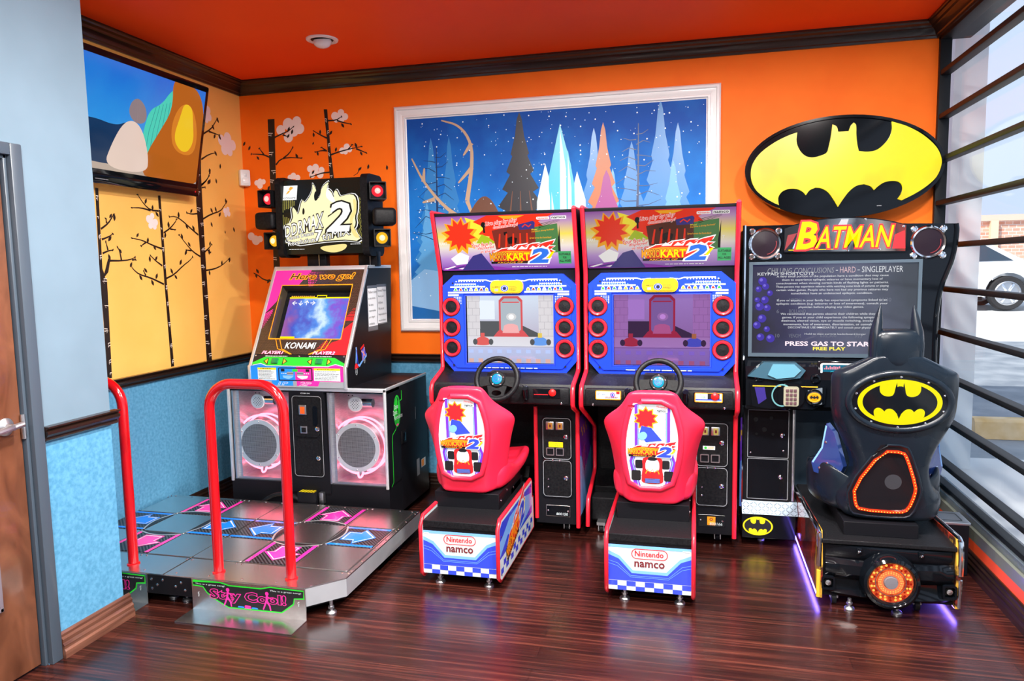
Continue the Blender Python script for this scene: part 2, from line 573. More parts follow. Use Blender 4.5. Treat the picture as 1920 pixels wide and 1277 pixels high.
CLOUDS_B=[[(-2.878,2.552,0.035),(-2.817,2.591,0.042),(-2.748,2.605,0.035),(-2.729,2.553,0.037),(-2.777,2.542,0.042),(-2.82,2.498,0.036)],[(-2.451,2.623,0.028),(-2.404,2.642,0.025),(-2.374,2.613,0.024),(-2.441,2.599,0.022),(-2.401,2.599,0.023)],[(-2.405,2.382,0.023),(-2.37,2.407,0.023),(-2.349,2.388,0.02),(-2.38,2.373,0.018)],[(-2.66,2.27,0.024),(-2.617,2.277,0.026),(-2.571,2.256,0.023),(-2.646,2.227,0.023),(-2.583,2.226,0.026)],[(-2.821,2.216,0.02),(-2.794,2.226,0.023),(-2.761,2.212,0.021)],[(-3.093,2.19,0.019),(-3.065,2.199,0.021),(-3.038,2.196,0.019),(-3.067,2.17,0.023)],[(-3.16,1.807,0.029),(-3.123,1.777,0.034),(-3.089,1.786,0.024)]]
LEAF_L=[(4.427,1.874),(4.676,1.85),(4.572,1.828),(4.558,2.28),(4.504,2.174)]
LEAF_B=[(-3.178,2.473),(-3.138,2.44),(-2.627,2.445),(-2.212,2.262),(-2.072,2.25),(-2.276,2.251)]

# ------------------------------------------------------------------ the room
XL, XR, YB, ZC = -3.2, 1.351, 4.826, 2.90
PX, PY = -2.4925, 2.665                 # face and end of the nearer wall on the left
Y0 = -4.2                               # the room goes on behind the camera
RAIL = 0.953

MT['orange_wall'] = add_noise(mat('orange_wall_paint', (0.95, 0.16, 0.006), 0.55, spec=0.2), (0.93, 0.150, 0.005), (0.97, 0.175, 0.008), 3, 3)
MT['amber_wall'] = add_noise(mat('amber_wall_paint', (0.97, 0.51, 0.12), 0.55, spec=0.2), (0.96, 0.49, 0.11), (0.98, 0.53, 0.13), 3, 3)
MT['ceiling'] = add_noise(mat('red_orange_ceiling_paint', (0.95, 0.075, 0.004), 0.6, spec=0.2), (0.94, 0.070, 0.004), (0.96, 0.080, 0.005), 2, 3)
MT['grey_wall'] = add_noise(mat('blue_grey_wall_paint', (0.155, 0.225, 0.285), 0.6, spec=0.2), (0.15, 0.217, 0.275), (0.162, 0.234, 0.297), 4, 3)
MT['wains'] = add_noise(mat('blue_grey_wainscot_paper', (0.085, 0.27, 0.43), 0.6, spec=0.2), (0.065, 0.23, 0.38), (0.105, 0.31, 0.49), 60, 5, bump=0.06)
MT['trim_wood'] = wood('dark_walnut_trim', (0.007, 0.004, 0.003), (0.032, 0.013, 0.008), 0, 1.0, 0.32, 0.3)
MT['trim_wood_y'] = wood('dark_walnut_trim_along', (0.007, 0.004, 0.003), (0.032, 0.013, 0.008), 1, 1.0, 0.32, 0.3)
MT['base_wood'] = wood('brown_baseboard_wood', (0.06, 0.020, 0.012), (0.22, 0.09, 0.055), 1, 1.2, 0.35, 0.3)
MT['door_wood'] = add_noise(mat('reddish_brown_birch_door', (0.14, 0.045, 0.02), 0.3, coat=0.3), (0.075, 0.024, 0.011), (0.21, 0.075, 0.036), 5, 6, (1, 1.5, .7), dist=1.2, lo=.3, hi=.7)
MT['frame_paint'] = mat('dark_grey_frame_paint', (0.055, 0.075, 0.10), 0.35)
MT['win_frame'] = mat('dark_bronze_window_metal', (0.008, 0.009, 0.011), 0.5, spec=0.15)
MT['sill'] = mat('grey_sill_metal', (0.22, 0.27, 0.33), 0.25, 0.6)

# floor: dark red brown plank laminate running along the back wall
mf = mat('dark_plank_floor', (0.05, 0.015, 0.01), 0.27, spec=0.5, coat=0.35)
mf.node_tree.nodes['Principled BSDF'].inputs['Coat Roughness'].default_value = 0.2
n, l, b = nodes(mf)
tc = n.new('ShaderNodeTexCoord')
br = n.new('ShaderNodeTexBrick')
br.inputs['Scale'].default_value = 1.0
br.inputs['Mortar Size'].default_value = 0.0012
br.inputs['Mortar Smooth'].default_value = 0.0
br.inputs['Brick Width'].default_value = 1.2
br.inputs['Row Height'].default_value = 0.085
br.inputs['Color1'].default_value = (0.55, 0.55, 0.55, 1)
br.inputs['Color2'].default_value = (1.1, 1.1, 1.1, 1)
br.inputs['Mortar'].default_value = (0.12, 0.12, 0.12, 1)
mp = n.new('ShaderNodeMapping')
mp.inputs['Scale'].default_value = (0.9, 34, 1)
nz = n.new('ShaderNodeTexNoise')
nz.inputs['Scale'].default_value = 2.0
nz.inputs['Detail'].default_value = 7
nz.inputs['Distortion'].default_value = 0.3
cr = n.new('ShaderNodeValToRGB')
e = cr.color_ramp.elements
e[0].position, e[0].color = 0.30, (0.008, 0.003, 0.002, 1)
e[1].position, e[1].color = 0.78, (0.13, 0.034, 0.020, 1)
k = e.new(0.52)
k.color = (0.036, 0.008, 0.006, 1)
mx = n.new('ShaderNodeMix')
mx.data_type = 'RGBA'
mx.blend_type = 'MULTIPLY'
mx.inputs[0].default_value = 1.0
l.new(tc.outputs['Object'], br.inputs['Vector'])
l.new(tc.outputs['Object'], mp.inputs['Vector'])
l.new(mp.outputs[0], nz.inputs['Vector'])
l.new(nz.outputs[0], cr.inputs[0])
l.new(cr.outputs[0], mx.inputs[6])
l.new(br.outputs['Color'], mx.inputs[7])
l.new(mx.outputs[2], b.inputs['Base Color'])
bp = n.new('ShaderNodeBump')
bp.inputs['Strength'].default_value = 0.05
bp.inputs['Distance'].default_value = 0.004
l.new(nz.outputs[0], bp.inputs['Height'])
l.new(bp.outputs[0], b.inputs['Normal'])
MT['floor'] = mf

mb = MB()
mb.box(-4.2, XR + .1, Y0, YB + .1, -0.12, 0, 'floor')
struct(mb, 'floor', smooth=0)
mb = MB()
mb.box(-4.2, XR + .18, Y0, YB + .2, ZC, ZC + .1, 'ceiling')
struct(mb, 'ceiling', smooth=0)
mb = MB()
mb.box(-5.5, XR + .3, Y0, YB + .3, ZC + .11, 4.15, mat('roof_membrane', (.4, .4, .4), .8))
struct(mb, 'roof', smooth=0)

mb = MB()                                # back wall: orange over a grey wainscot
mb.box(XL - .12, XR + .05, YB, YB + .12, RAIL - .03, ZC, 'orange_wall')
mb.box(XL - .12, XR + .05, YB, YB + .12, 0, RAIL - .03, 'wains')
struct(mb, 'wall_back', smooth=0)
mb = MB()
mb.box(XL - .12, XL, PY - .4, YB, RAIL - .03, ZC, 'amber_wall')
mb.box(XL - .12, XL, PY - .4, YB, 0, RAIL - .03, 'wains')
struct(mb, 'wall_left', smooth=0)
DY1 = 2.262                              # door opening is on the camera side of this
DZ = 1.998
mb = MB()                                # nearer wall with the door: its end is the corner in the photograph
mb.box(XL - .12, PX, DY1, PY, RAIL - .03, ZC, 'grey_wall')
mb.box(XL - .12, PX, DY1, PY, 0, RAIL - .03, 'wains')
mb.box(XL - .12, PX, DY1 - .92, DY1, DZ, ZC, 'grey_wall')
mb.box(XL - .12, PX, Y0, DY1 - .92, 0, ZC, 'grey_wall')
struct(mb, 'wall_front_left', smooth=0)
mb = MB()
mb.box(-4.2, XR + .3, Y0 - .12, Y0, 0, ZC, mat('far_room_wall', (.09, .07, .06), .6))
struct(mb, 'wall_front', smooth=0)
mb = MB()                                # low wall below the window
mb.box(XR + .005, XR + .14, Y0, YB, 0, .15, mat('red_orange_low_wall', (.80, .075, .012), .5))
struct(mb, 'wall_right', smooth=0)
mb = MB()
mb.box(XR - .01, XR + .2, Y0, YB + .12, ZC - .07, ZC, 'black')
struct(mb, 'trim_2', smooth=0)


def crown(name, p0, p1, inward, m, ext=0.0):
    """moulding swept along the wall top"""
    prof = [(0, 0), (.012, 0), (.016, .012), (.024, .016), (.03, .034), (.044, .05), (.050, .052), (.056, .062), (.072, .07), (.076, .078), (.082, .08), (.082, .09), (0, .09)]
    p0, p1 = Vector(p0), Vector(p1)
    d = (p1 - p0).normalized()
    inward = Vector(inward)
    rings = []
    for p, sgn in ((p0, 1), (p1, -1)):
        rings.append([p + inward * a + d * (a * sgn * ext) + Vector((0, 0, b)) for a, b in prof])
    if d.cross(inward).z > 0:
        rings.reverse()
    mb = MB()
    mb.loft(rings, m)
    return struct(mb, name, smooth=25)


crown('trim_crown_back', (XL, YB, ZC - .09), (XR, YB, ZC - .09), (0, -1, 0), MT['trim_wood'], 0)
crown('trim_crown_left', (XL, PY, ZC - .09), (XL, YB - .0, ZC - .09), (1, 0, 0), MT['trim_wood_y'], 0)
crown('trim_crown_right', (XR, YB, ZC - .09), (XR, Y0, ZC - .09), (-1, 0, 0), MT['trim_wood_y'], 0)


def rail(name, p0, p1, inward, m, h, prof, z):
    p0, p1 = Vector(p0), Vector(p1)
    d = (p1 - p0).normalized()
    inward = Vector(inward)
    rings = [[p + inward * a + Vector((0, 0, z + b * h)) for a, b in prof] for p in (p0, p1)]
    if d.cross(inward).z > 0:
        rings.reverse()
    mb = MB()
    mb.loft(rings, m)
    return struct(mb, name, smooth=25)


RP = [(0, 0), (.012, 0), (.02, .12), (.014, .22), (.022, .34), (.03, .5), (.03, .66), (.02, .74), (.028, .86), (.034, .9), (.034, 1), (0, 1)]
rail('trim_rail_back', (XL, YB, 0), (XR, YB, 0), (0, -1, 0), MT['trim_wood'], .062, RP, RAIL - .06)
rail('trim_rail_left', (XL, PY, 0), (XL, YB, 0), (1, 0, 0), MT['trim_wood_y'], .062, RP, RAIL - .06)
rail('trim_rail_front', (PX, DY1 + .052, 0), (PX, PY + .025, 0), (1, 0, 0), MT['trim_wood_y'], .062, RP, RAIL - .06)
BP = [(0, 0), (.03, 0), (.03, .28), (.024, .36), (.026, .5), (.018, .6), (.02, .74), (.012, .82), (.012, .92), (.006, 1), (0, 1)]
rail('baseboard_back', (XL, YB, 0), (XR, YB, 0), (0, -1, 0), MT['trim_wood'], .10, BP, 0)
rail('baseboard_left', (XL, PY, 0), (XL, YB, 0), (1, 0, 0), MT['trim_wood_y'], .10, BP, 0)
rail('baseboard_front', (PX, DY1 + .052, 0), (PX, PY + .03, 0), (1, 0, 0), MT['base_wood'], .105, BP, 0)
rail('baseboard_right', (XR + .005, YB, 0), (XR + .005, Y0, 0), (-1, 0, 0), MT['trim_wood_y'], .098, BP, 0)

# window: one tall glazed wall with ten horizontal bars
mb = MB()
mb.box(XR + .005, XR + .115, Y0, YB, .15, .205, mat('grey_green_sill_board', (.16, .17, .14), .3, coat=.4))
win = struct(mb, 'window_1', smooth=0)
mb = MB()
mb.box(XR + .02, XR + .125, Y0, YB, .205, .245, 'sill', .004)
mb.build('window_sill', win)
mb = MB()
mb.box(XR + .0, XR + .06, YB - .035, YB, .245, ZC - .07, 'win_frame', .003)
mb.box(XR + .0, XR + .07, Y0, YB, ZC - .105, ZC - .07, 'win_frame', .003)
mb.box(XR + .035, XR + .085, Y0, YB, .245, .27, 'win_frame', .003)
mb.build('window_frame', win)
for i in range(10):
    z = 2.610 - i * .2454
    mb = MB()
    mb.box(XR + .004, XR + .058, Y0, YB - .035, z - .014, z + .014, 'win_frame', .004)
    mb.build('muntin', win)
mg = bpy.data.materials.new('clear_window_glass')
mg.use_nodes = True
n, l = mg.node_tree.nodes, mg.node_tree.links
n.remove(n['Principled BSDF'])
tr = n.new('ShaderNodeBsdfTransparent')
gl = n.new('ShaderNodeBsdfGlossy')
gl.inputs['Roughness'].default_value = 0.02
fz = n.new('ShaderNodeLayerWeight')
pw = n.new('ShaderNodeMath')
pw.operation = 'POWER'
pw.inputs[1].default_value = 4.0
ml = n.new('ShaderNodeMath')
ml.operation = 'MULTIPLY_ADD'
ml.inputs[1].default_value = 0.22
ml.inputs[2].default_value = 0.02
mxs = n.new('ShaderNodeMixShader')
l.new(fz.outputs['Facing'], pw.inputs[0])
l.new(pw.outputs[0], ml.inputs[0])
l.new(ml.outputs[0], mxs.inputs[0])
l.new(tr.outputs[0], mxs.inputs[1])
l.new(gl.outputs[0], mxs.inputs[2])
l.new(mxs.outputs[0], n['Material Output'].inputs[0])
MT['glass'] = mg
mb = MB()
mb.box(XR + .058, XR + .064, Y0, YB - .03, .25, ZC - .09, 'glass')
mb.build('window_pane', win, smooth=0)

# door at the left edge, with its frame
mb = MB()
fx0, fx1 = PX - .05, PX + .018
mb.box(fx0, fx1, DY1, DY1 + .05, 0, DZ + .045, 'frame_paint', .004)
mb.box(fx0, fx1, DY1 - .97, DY1, DZ, DZ + .045, 'frame_paint', .004)
mb.box(fx0, fx1 - .022, DY1 - .014, DY1 + .002, 0, DZ + .002, 'frame_paint', .003)
mb.box(fx0, fx1 - .022, DY1 - .93, DY1, DZ - .014, DZ + .002, 'frame_paint', .003)
struct(mb, 'trim_door', smooth=30)
mb = MB()
mb.box(PX - .06, PX - .018, DY1 - .92, DY1 - .02, .012, DZ - .02, 'door_wood', .002)
door = struct(mb, 'door_1', smooth=30)
mb = MB()
M = YZ(PX - .018, DY1 - .02, 0)
mb.lathe([(.034, 0), (.034, .006), (.026, .012), (.014, .016), (.012, .045), (.0001, .048)], 'steel_dull', M @ Matrix.Translation((-.068, .985, 0)))
mb.tube(smoothline([(PX + .024, DY1 - .088, .985), (PX + .03, DY1 - .12, .983), (PX + .03, DY1 - .20, .975)], 2), .011, 'steel_dull', 10)
mb.tube([(PX + .024, DY1 - .088, .985), (PX + .028, DY1 - .05, .99)], .011, 'steel_dull', 10)
mb.build('door_handle', door, label='brushed metal lever handle')
mb = MB()
mb.tube([(PX - .010, DY1 - .017, .925), (PX - .010, DY1 - .017, 1.02)], .009, 'steel_dull', 10)
mb.build('hinge', door, label='steel hinge')
mb = MB()
mb.box(PX - .018, PX - .012, DY1 - .6, DY1 - .165, .315, .70, mat('dark_vision_panel', (.02, .02, .03), .1, coat=.5), .002)
for a0, a1, b0, b1 in ((-.6, -.165, .30, .315), (-.18, -.165, .3, .71), (-.6, -.165, .70, .715)):
    mb.box(PX - .018, PX - .006, DY1 + a0, DY1 + a1, b0, b1, mat('mauve_grey_bead', (.18, .15, .18), .4), .002)
mb.build('vision_panel', door, label='dark glazed lower panel with a grey bead')

# ------------------------------------------------------------------ wall decals: black birches, white clouds, loose leaves
MT['decal'] = mat('black_vinyl_decal', (0.012, 0.006, 0.004), 0.5)
MT['bark'] = mat('white_bark_mark', (0.80, 0.70, 0.62), 0.5)
MT['cloud'] = mat('pale_pink_cloud_decal', (0.90, 0.74, 0.70), 0.55)


def leaf(mb, p, M, L=.03, ang=None, c=.0012, rd=random):
    a = ang if ang is not None else rd.uniform(50, 130)
    t = math.radians(a)
    ux, uy = math.cos(t), math.sin(t)
    pts = []
    for s_, w_ in ((-.5, 0), (-.25, .16), (.0, .23), (.25, .15), (.5, 0), (.25, -.15), (0, -.23), (-.25, -.16)):
        pts.append((p[0] + L * (s_ * ux - w_ * uy), p[1] + L * (s_ * uy + w_ * ux)))
    mb.prism(pts, .0002, c, 'decal', M)


def tree_decal(data, M, flip, label, seed, w=.012):
    T, Bs, Ls = data
    rd = random.Random(seed)
    mb = MB()
    f = lambda p: (p[0], p[1])
    mb.prism([f(p) for p in T], .0003, .0016, 'decal', M)
    for br_ in Bs:
        q = smoothline([Vector((p[0], p[1])) for p in br_], 1) if len(br_) > 2 else [Vector(p) for p in br_]
        mb.line(q, w, 'decal', .0014, M, w1=w * .35)
        e_ = q[-1]
        leaf(mb, (e_.x, e_.y), M, .02, rd.uniform(0, 180), .0015, rd)
    for p in Ls:
        leaf(mb, f(p), M, rd.uniform(.032, .042), None, .0017, rd)
    # white bark marks
    zs = [p[1] for p in T]
    z0, z1 = min(zs), max(zs)
    z = z0 + .03
    while z < z1 - .02:
        xs = []
        for i in range(len(T)):
            a, b_ = T[i], T[(i + 1) % len(T)]
            if (a[1] - z) * (b_[1] - z) < 0:
                xs.append(a[0] + (b_[0] - a[0]) * (z - a[1]) / (b_[1] - a[1]))
        if len(xs) >= 2:
            xa, xb = min(xs), max(xs)
            wd = min(xb - xa, .06)
            side = rd.choice((0, 1))
            x = xa if side == 0 else xb
            sg = 1 if side == 0 else -1
            for q in range(rd.choice((1, 2, 2))):
                y_ = z + q * .014
                mb.line([(x, y_), (x + sg * wd * rd.uniform(.35, .75), y_ + rd.uniform(-.006, .004)), (x + sg * wd * .4, y_ - .012)], .005, 'bark', .0022, M, w1=.002)
        z += rd.uniform(.06, .14)
    o = mb.build('tree_decal', smooth=0, origin=M @ Vector((T[0][0], z0, 0)))
    return tag(o, label, 'wall decal', 'birch tree decals')


ML = YZ(XL, 0, 0)
MBK = XZ(0, YB, 0)
tree_decal(TREE_A, ML, 0, 'black birch decal with a forked trunk on amber wall, beside the near wall corner', 1)
tree_decal(TREE_B, ML, 0, 'thin black birch decal on amber wall, middle of the three below the television', 2)
tree_decal(TREE_C, ML, 0, 'black birch decal on amber wall passing right edge of the television', 3)
tree_decal(TREE_D, MBK, 0, 'thick black birch decal on orange wall behind the left spotlights', 4)
tree_decal(TREE_E, MBK, 0, 'slim leaning black birch decal on orange wall above the dance machine sign', 5)


def cloud_decal(cs, M, label):
    mb = MB()
    for i, (x, z, r) in enumerate(cs):
        mb.ell(x, z, r, r, 'cloud', .0006 + i * .00002, M, 20)
    cx_, cz_ = sum(c[0] for c in cs) / len(cs), sum(c[1] for c in cs) / len(cs)
    mb.ell(cx_, cz_, cs[0][2] * .8, cs[0][2] * .8, 'cloud', .0005, M, 16)
    tag(mb.build('cloud_decal', smooth=0, origin=M @ Vector((cx_, cz_, 0))), label, 'wall decal', 'cloud decals')


for cs, lb in zip(CLOUDS_L, ['white cloud decal on amber wall beside the middle birch trunk', 'small pale cloud decal on amber wall at a birch branch tip under the motion sensor',
                             'large white cloud decal on amber wall right of the television', 'white cloud decal on amber wall half hidden by the television edge']):
    cloud_decal(cs, ML, lb)
for cs, lb in zip(CLOUDS_B, ['biggest pale pink cloud decal on orange wall, behind a branch of the thick birch', 'pale cloud decal at the top of the slim birch on orange wall',
                             'small pale cloud decal on a right branch of the slim birch', 'pale cloud decal just above the dance machine sign, left of the slim birch',
                             'low pale cloud decal half hidden by the top of the dance machine sign', 'small pale cloud decal on orange wall right of the motion sensor',
                             'pale cloud decal on orange wall below the left spotlights']):
    cloud_decal(cs, MBK, lb)
for p, a, M, lb in [(LEAF_L[0], 110, ML, 'loose black leaf decal below the branch, right of the nearest birch to the corner'), (LEAF_L[1], 110, ML, 'loose leaf decal nearest the corner on the amber wall'),
                    (LEAF_L[2], 100, ML, 'tiny loose leaf decal between two leaves on the amber wall'), (LEAF_L[3], 80, ML, 'loose leaf decal under the large cloud on amber wall'),
                    (LEAF_L[4], 100, ML, 'loose leaf decal near the lower right corner of the television'), (LEAF_B[0], 60, MBK, 'loose black leaf decal on orange wall closest to the room corner'),
                    (LEAF_B[1], 60, MBK, 'loose black leaf decal between the room corner and the thick birch'), (LEAF_B[2], 60, MBK, 'tiny loose leaf decal left of the slim birch'),
                    (LEAF_B[3], 75, MBK, 'loose black leaf decal above the right end of the dance machine sign'), (LEAF_B[4], 90, MBK, 'loose upright black leaf decal beside the white picture frame'),
                    (LEAF_B[5], 40, MBK, 'leaf and stem decal above the red spotlight on the right')]:
    mb = MB()
    leaf(mb, p, M, .022 if 'tiny' in lb else .036, a, .0014)
    if 'stem' in lb:
        mb.line([(p[0], p[1]), (p[0] - .02, p[1] - .03), (p[0] - .05, p[1] - .045)], .006, 'decal', .0012, M, w1=.003)
    tag(mb.build('leaf_decal', smooth=0, origin=M @ Vector((p[0], p[1], 0))), lb, 'wall decal', 'loose leaf decals')

# ------------------------------------------------------------------ television on the left wall, leaning forward
tv = thing('television', 'black flat-screen television high on the amber wall showing a colourful cartoon scene', 'television', (XL + .12, 3.6, 2.04))
TVW, TVH = 1.15, .685
tilt = Vector((.135, 0, .665)).normalized()
MTV = fr((XL + .085, 4.166 - TVW, 2.036), (0, 1, 0), tilt)
mb = MB(MTV)
mb.box(0, TVW, 0, TVH, -.05, .012, 'black_gloss', .012)
mb.box(.0, TVW, 0, .055, .0, .022, 'black_gloss', .012)
mb.box(.2, TVW - .2, .12, TVH - .12, -.085, -.05, 'black', .01)
mb.bars(.30, .022, .40, .032, 1, 'grey_print', .0226, seed=4)
mb.build('bezel', tv)
mb = MB(MTV)
sx0, sx1, sy0, sy1 = .028, TVW - .034, .078, TVH - .036
sky_tv = grad('tv_blue_sky', [(0, (.03, .40, .80)), (1, (.0, .13, .62))], 2, -.0, .65, emit=1.0, rough=.12, nscale=6, namt=.3)
mb.rect(sx0, sy0, sx1, sy1, sky_tv, .0135)
W_, H_ = sx1 - sx0, sy1 - sy0
tvp = lambda p, q: (sx0 + W_ * p, sy0 + H_ * q)
E_ = lambda nme, c, s_=1.0: lit(nme, c, s_, .12)
e_dark, e_teal, e_rust, e_gold, e_cream, e_grey = E_('tv_dark_hill', (.006, .03, .09)), E_('tv_teal_tent', (.05, .58, .45)), E_('tv_rust_mound', (.42, .11, .012)), E_('tv_golden_shape', (.80, .52, .02)), E_('tv_cream_shape', (.72, .56, .48)), E_('tv_grey_shape', (.25, .19, .20))
e_rust2 = E_('tv_orange_mound', (.62, .20, .02))
MT['e_tealline'] = E_('tv_teal_line', (.015, .30, .28))


def blob(mb, pts, m, c, M=None, it=3, f=lambda p, q: (p, q), clamp=False):
    P_ = [(min(max(v.x, -.02), 1.02), min(max(v.y, -.02), 1.02)) if clamp else (v.x, v.y) for v in smoothline([Vector(p) for p in pts], it, True)]
    if clamp:
        P_ = [(min(max(a, 0), 1), min(max(b_, 0), 1)) for a, b_ in P_]
    mb.poly([f(*p) for p in P_], m, c, (), M)


mb.rect(sx0, sy0, sx1, sy0 + H_ * .10, E_('tv_floor_haze', (.45, .36, .30)), .0138)
blob(mb, [(.0, .06), (.62, .06), (.60, .28), (.50, .36), (.44, .50), (.36, .42), (.2, .46), (.0, .40)], e_dark, .0139, f=tvp, clamp=True)
blob(mb, [(.52, .06), (.80, .06), (.80, .97), (.72, .90), (.66, .74), (.58, .66), (.55, .50)], e_teal, .0141, f=tvp, clamp=True)
for k in range(6):
    mb.line([tvp(.57 + .03 * k, .15), tvp(.585 + .03 * k, .45), tvp(.62 + .025 * k, .70 + .02 * k)], .004, 'e_tealline', .0142)
blob(mb, [(.56, -.06), (1.02, -.06), (1.03, .30), (1.02, .62), (.97, .95), (.84, 1.04), (.72, 1.03), (.745, .72), (.66, .46), (.58, .22)], e_rust, .0144, f=tvp, clamp=True)
blob(mb, [(.78, .30), (.95, .28), (.97, .55), (.90, .82), (.80, .80), (.74, .55)], e_rust2, .0146, f=tvp, clamp=True)
blob(mb, [(.77, .44), (.83, .32), (.90, .32), (.94, .45), (.92, .62), (.90, .80), (.83, .82), (.81, .68)], e_gold, .0148, f=tvp, clamp=True)
blob(mb, [(.30, .02), (.60, .02), (.60, .20), (.54, .44), (.47, .52), (.40, .46), (.34, .25)], e_cream, .0150, f=tvp, clamp=True)
blob(mb, [(.43, .56), (.49, .48), (.56, .52), (.55, .66), (.49, .74), (.44, .68)], e_grey, .0152, f=tvp, clamp=True)
mb.build('screen', tv, smooth=0)
mb = MB(MTV)
mb.lathe([(.006, 0), (.006, .0008)], 'red_print', MTV @ Matrix.Translation((TVW - .04, .03, .022)), seg=10)
mb.build('indicator_light', tv)
mb = MB()
mb.box(XL + .0005, XL + .02, 3.4, 3.8, 2.2, 2.6, 'black')
mb.tube([(XL + .01, 3.5, 2.42), (XL + .10, 3.5, 2.40)], .02, 'black')
mb.tube([(XL + .01, 3.7, 2.42), (XL + .10, 3.7, 2.40)], .02, 'black')
mb.build('wall_bracket', tv)

# ------------------------------------------------------------------ framed winter picture on the back wall
px0, px1, pz0, pz1 = -2.0, .150, 1.114, 2.648
pic = thing('framed_picture', 'large winter night picture in a white moulded frame on the orange wall', 'picture', ((px0 + px1) / 2, YB, pz0))
FW = .086
prof = [(0, 0), (0, .022), (.010, .034), (.024, .036), (.028, .028), (.040, .026), (.060, .020), (.066, .024), (.076, .024), (.080, .012), (.086, .010), (.086, 0)]
mb = MB()
cor = [(px0, pz0, 1, 1), (px1, pz0, -1, 1), (px1, pz1, -1, -1), (px0, pz1, 1, -1)]
rings = [[Vector((x + a * sx, YB - c, z + a * sz)) for a, c in prof] for x, z, sx, sz in cor]
MT['white_frame'] = mat('white_frame_paint', (.80, .78, .78), .35, coat=.2)
nP = len(prof)
vs = [p for r in rings for p in r]
fs = [(i * nP + k, ((i + 1) % 4) * nP + k, ((i + 1) % 4) * nP + (k + 1) % nP, i * nP + (k + 1) % nP) for i in range(4) for k in range(nP)]
mb.add(vs, fs, 'white_frame')
mb.build('frame', pic, smooth=20)
MP = XZ(px0 + FW, YB - .010, pz0 + FW)
PWd, PHt = px1 - px0 - 2 * FW, pz1 - pz0 - 2 * FW
mb = MB(MP)
night = grad('winter_night_print', [(0, (.02, .13, .36)), (.35, (.012, .14, .50)), (.62, (.012, .17, .56)), (1, (.006, .07, .36))], 2, 0, PHt, rough=.5, nscale=4.0, namt=.75)
for m_ in (night,):
    m_.node_tree.nodes['Principled BSDF'].inputs['Specular IOR Level'].default_value = .15
mb.rect(0, 0, PWd, PHt, night, 0)
MT['pine_far'] = mat('print_far_pine', (.03, .20, .52), .3)
MT['pine_mid'] = mat('print_mid_pine', (.10, .34, .66), .3)
MT['pine_dark'] = mat('print_dark_pine', (.012, .035, .12), .3)
MT['snow_dot'] = mat('print_snow', (.70, .84, .95), .35)
MT['bark_tan'] = mat('print_tan_branch', (.50, .34, .22), .35)
MT['ice'] = mat('print_turquoise_ice', (.06, .50, .66), .3)
MT['ice2'] = mat('print_pale_ice', (.55, .76, .86), .3)
MT['rock_dark'] = mat('print_dark_rock', (.020, .020, .028), .35)
MT['rock_brown'] = mat('print_brown_stump', (.14, .055, .03), .35)
MT['heather'] = mat('print_heather_bush', (.30, .03, .22), .35)
MT['rust_bush'] = mat('print_rust_bush', (.45, .13, .04), .35)
MT['snow_bank'] = mat('print_snow_bank', (.25, .48, .78), .35)
rd = random.Random(3)


def pine(mb, x, b, h, w, m, c, drops=7):
    L, R = [], []
    for k in range(drops):
        t = k / drops
        ww = w * (1 - t) * .5
        L += [(x - ww, b + h * t * .96), (x - ww * .55, b + h * (t + .6 / drops))]
        R += [(x + ww, b + h * t * .96), (x + ww * .55, b + h * (t + .6 / drops))]
    mb.poly([*R, (x, b + h), *reversed(L)], m, c)


for x, h, w in [(.06, .95, .34), (.18, .75, .3), (.30, .95, .30), (1.28, .95, .36), (1.52, .85, .36), (1.70, 1.1, .40), (1.88, .95, .34)]:
    pine(mb, min(max(x, w / 2 + .001), PWd - w / 2 - .001), .28, h, w, 'pine_far', .0004)
for x, h, w in [(.13, .55, .24), (1.40, .72, .28), (1.78, .75, .34)]:
    pine(mb, x, .25, h, w, 'pine_mid', .0009)


def bare_tree(mb, x, b, h, m, c, seed, w=.02):
    r_ = random.Random(seed)
    mb.line([(x, b), (x + r_.uniform(-.02, .02), b + h * .5), (x + r_.uniform(-.02, .02), b + h)], w, m, c, w1=.004)
    for k in range(18):
        z = b + h * (.15 + .8 * k / 18)
        L = h * .24 * (1 - .6 * k / 18)
        s_ = 1 if k % 2 else -1
        mb.line([(x, z), (x + s_ * L * .5, z + L * r_.uniform(-.1, .3)), (x + s_ * L, z + L * r_.uniform(-.3, .4))], .006, m, c, w1=.002)


bare_tree(mb, .20, .42, .75, 'pine_dark', .0012, 5)
bare_tree(mb, 1.55, .52, .72, 'pine_dark', .0012, 6)
# plain stand-ins in the middle of the picture: branches, dark rock, ice, bushes
for q in ([(.50, .64), (.30, .72), (.12, .92), (.03, 1.10)], [(.30, .72), (.24, .66)], [(.19, .82), (.10, .80)], [(.11, .94), (.12, 1.03)], [(.42, .80), (.46, 1.02), (.46, 1.18), (.38, 1.30), (.25, 1.34)], [(.46, 1.02), (.36, .92)],
          [(.46, 1.18), (.40, 1.10)], [(.42, .80), (.47, .66)]):
    mb.line(smoothline([Vector(p) for p in q], 2), .032, 'bark_tan', .0015, w1=.008)
blob(mb, [(.40, .36), (.66, .36), (.68, .62), (.60, .80), (.52, .84), (.42, .70), (.36, .55)], 'rock_brown', .0017)
blob(mb, [(.44, .50), (.58, .50), (.60, .66), (.52, .74), (.45, .64)], 'bark_tan', .0018)
pine(mb, .79, .30, 1.06, .56, 'rock_dark', .0020, 9)
for x_ in (-.09, .0, .10):
    mb.line([(.79 + x_, .55), (.79 + x_ * .6, .85)], .02, 'rock_brown', .0021, w1=.004)
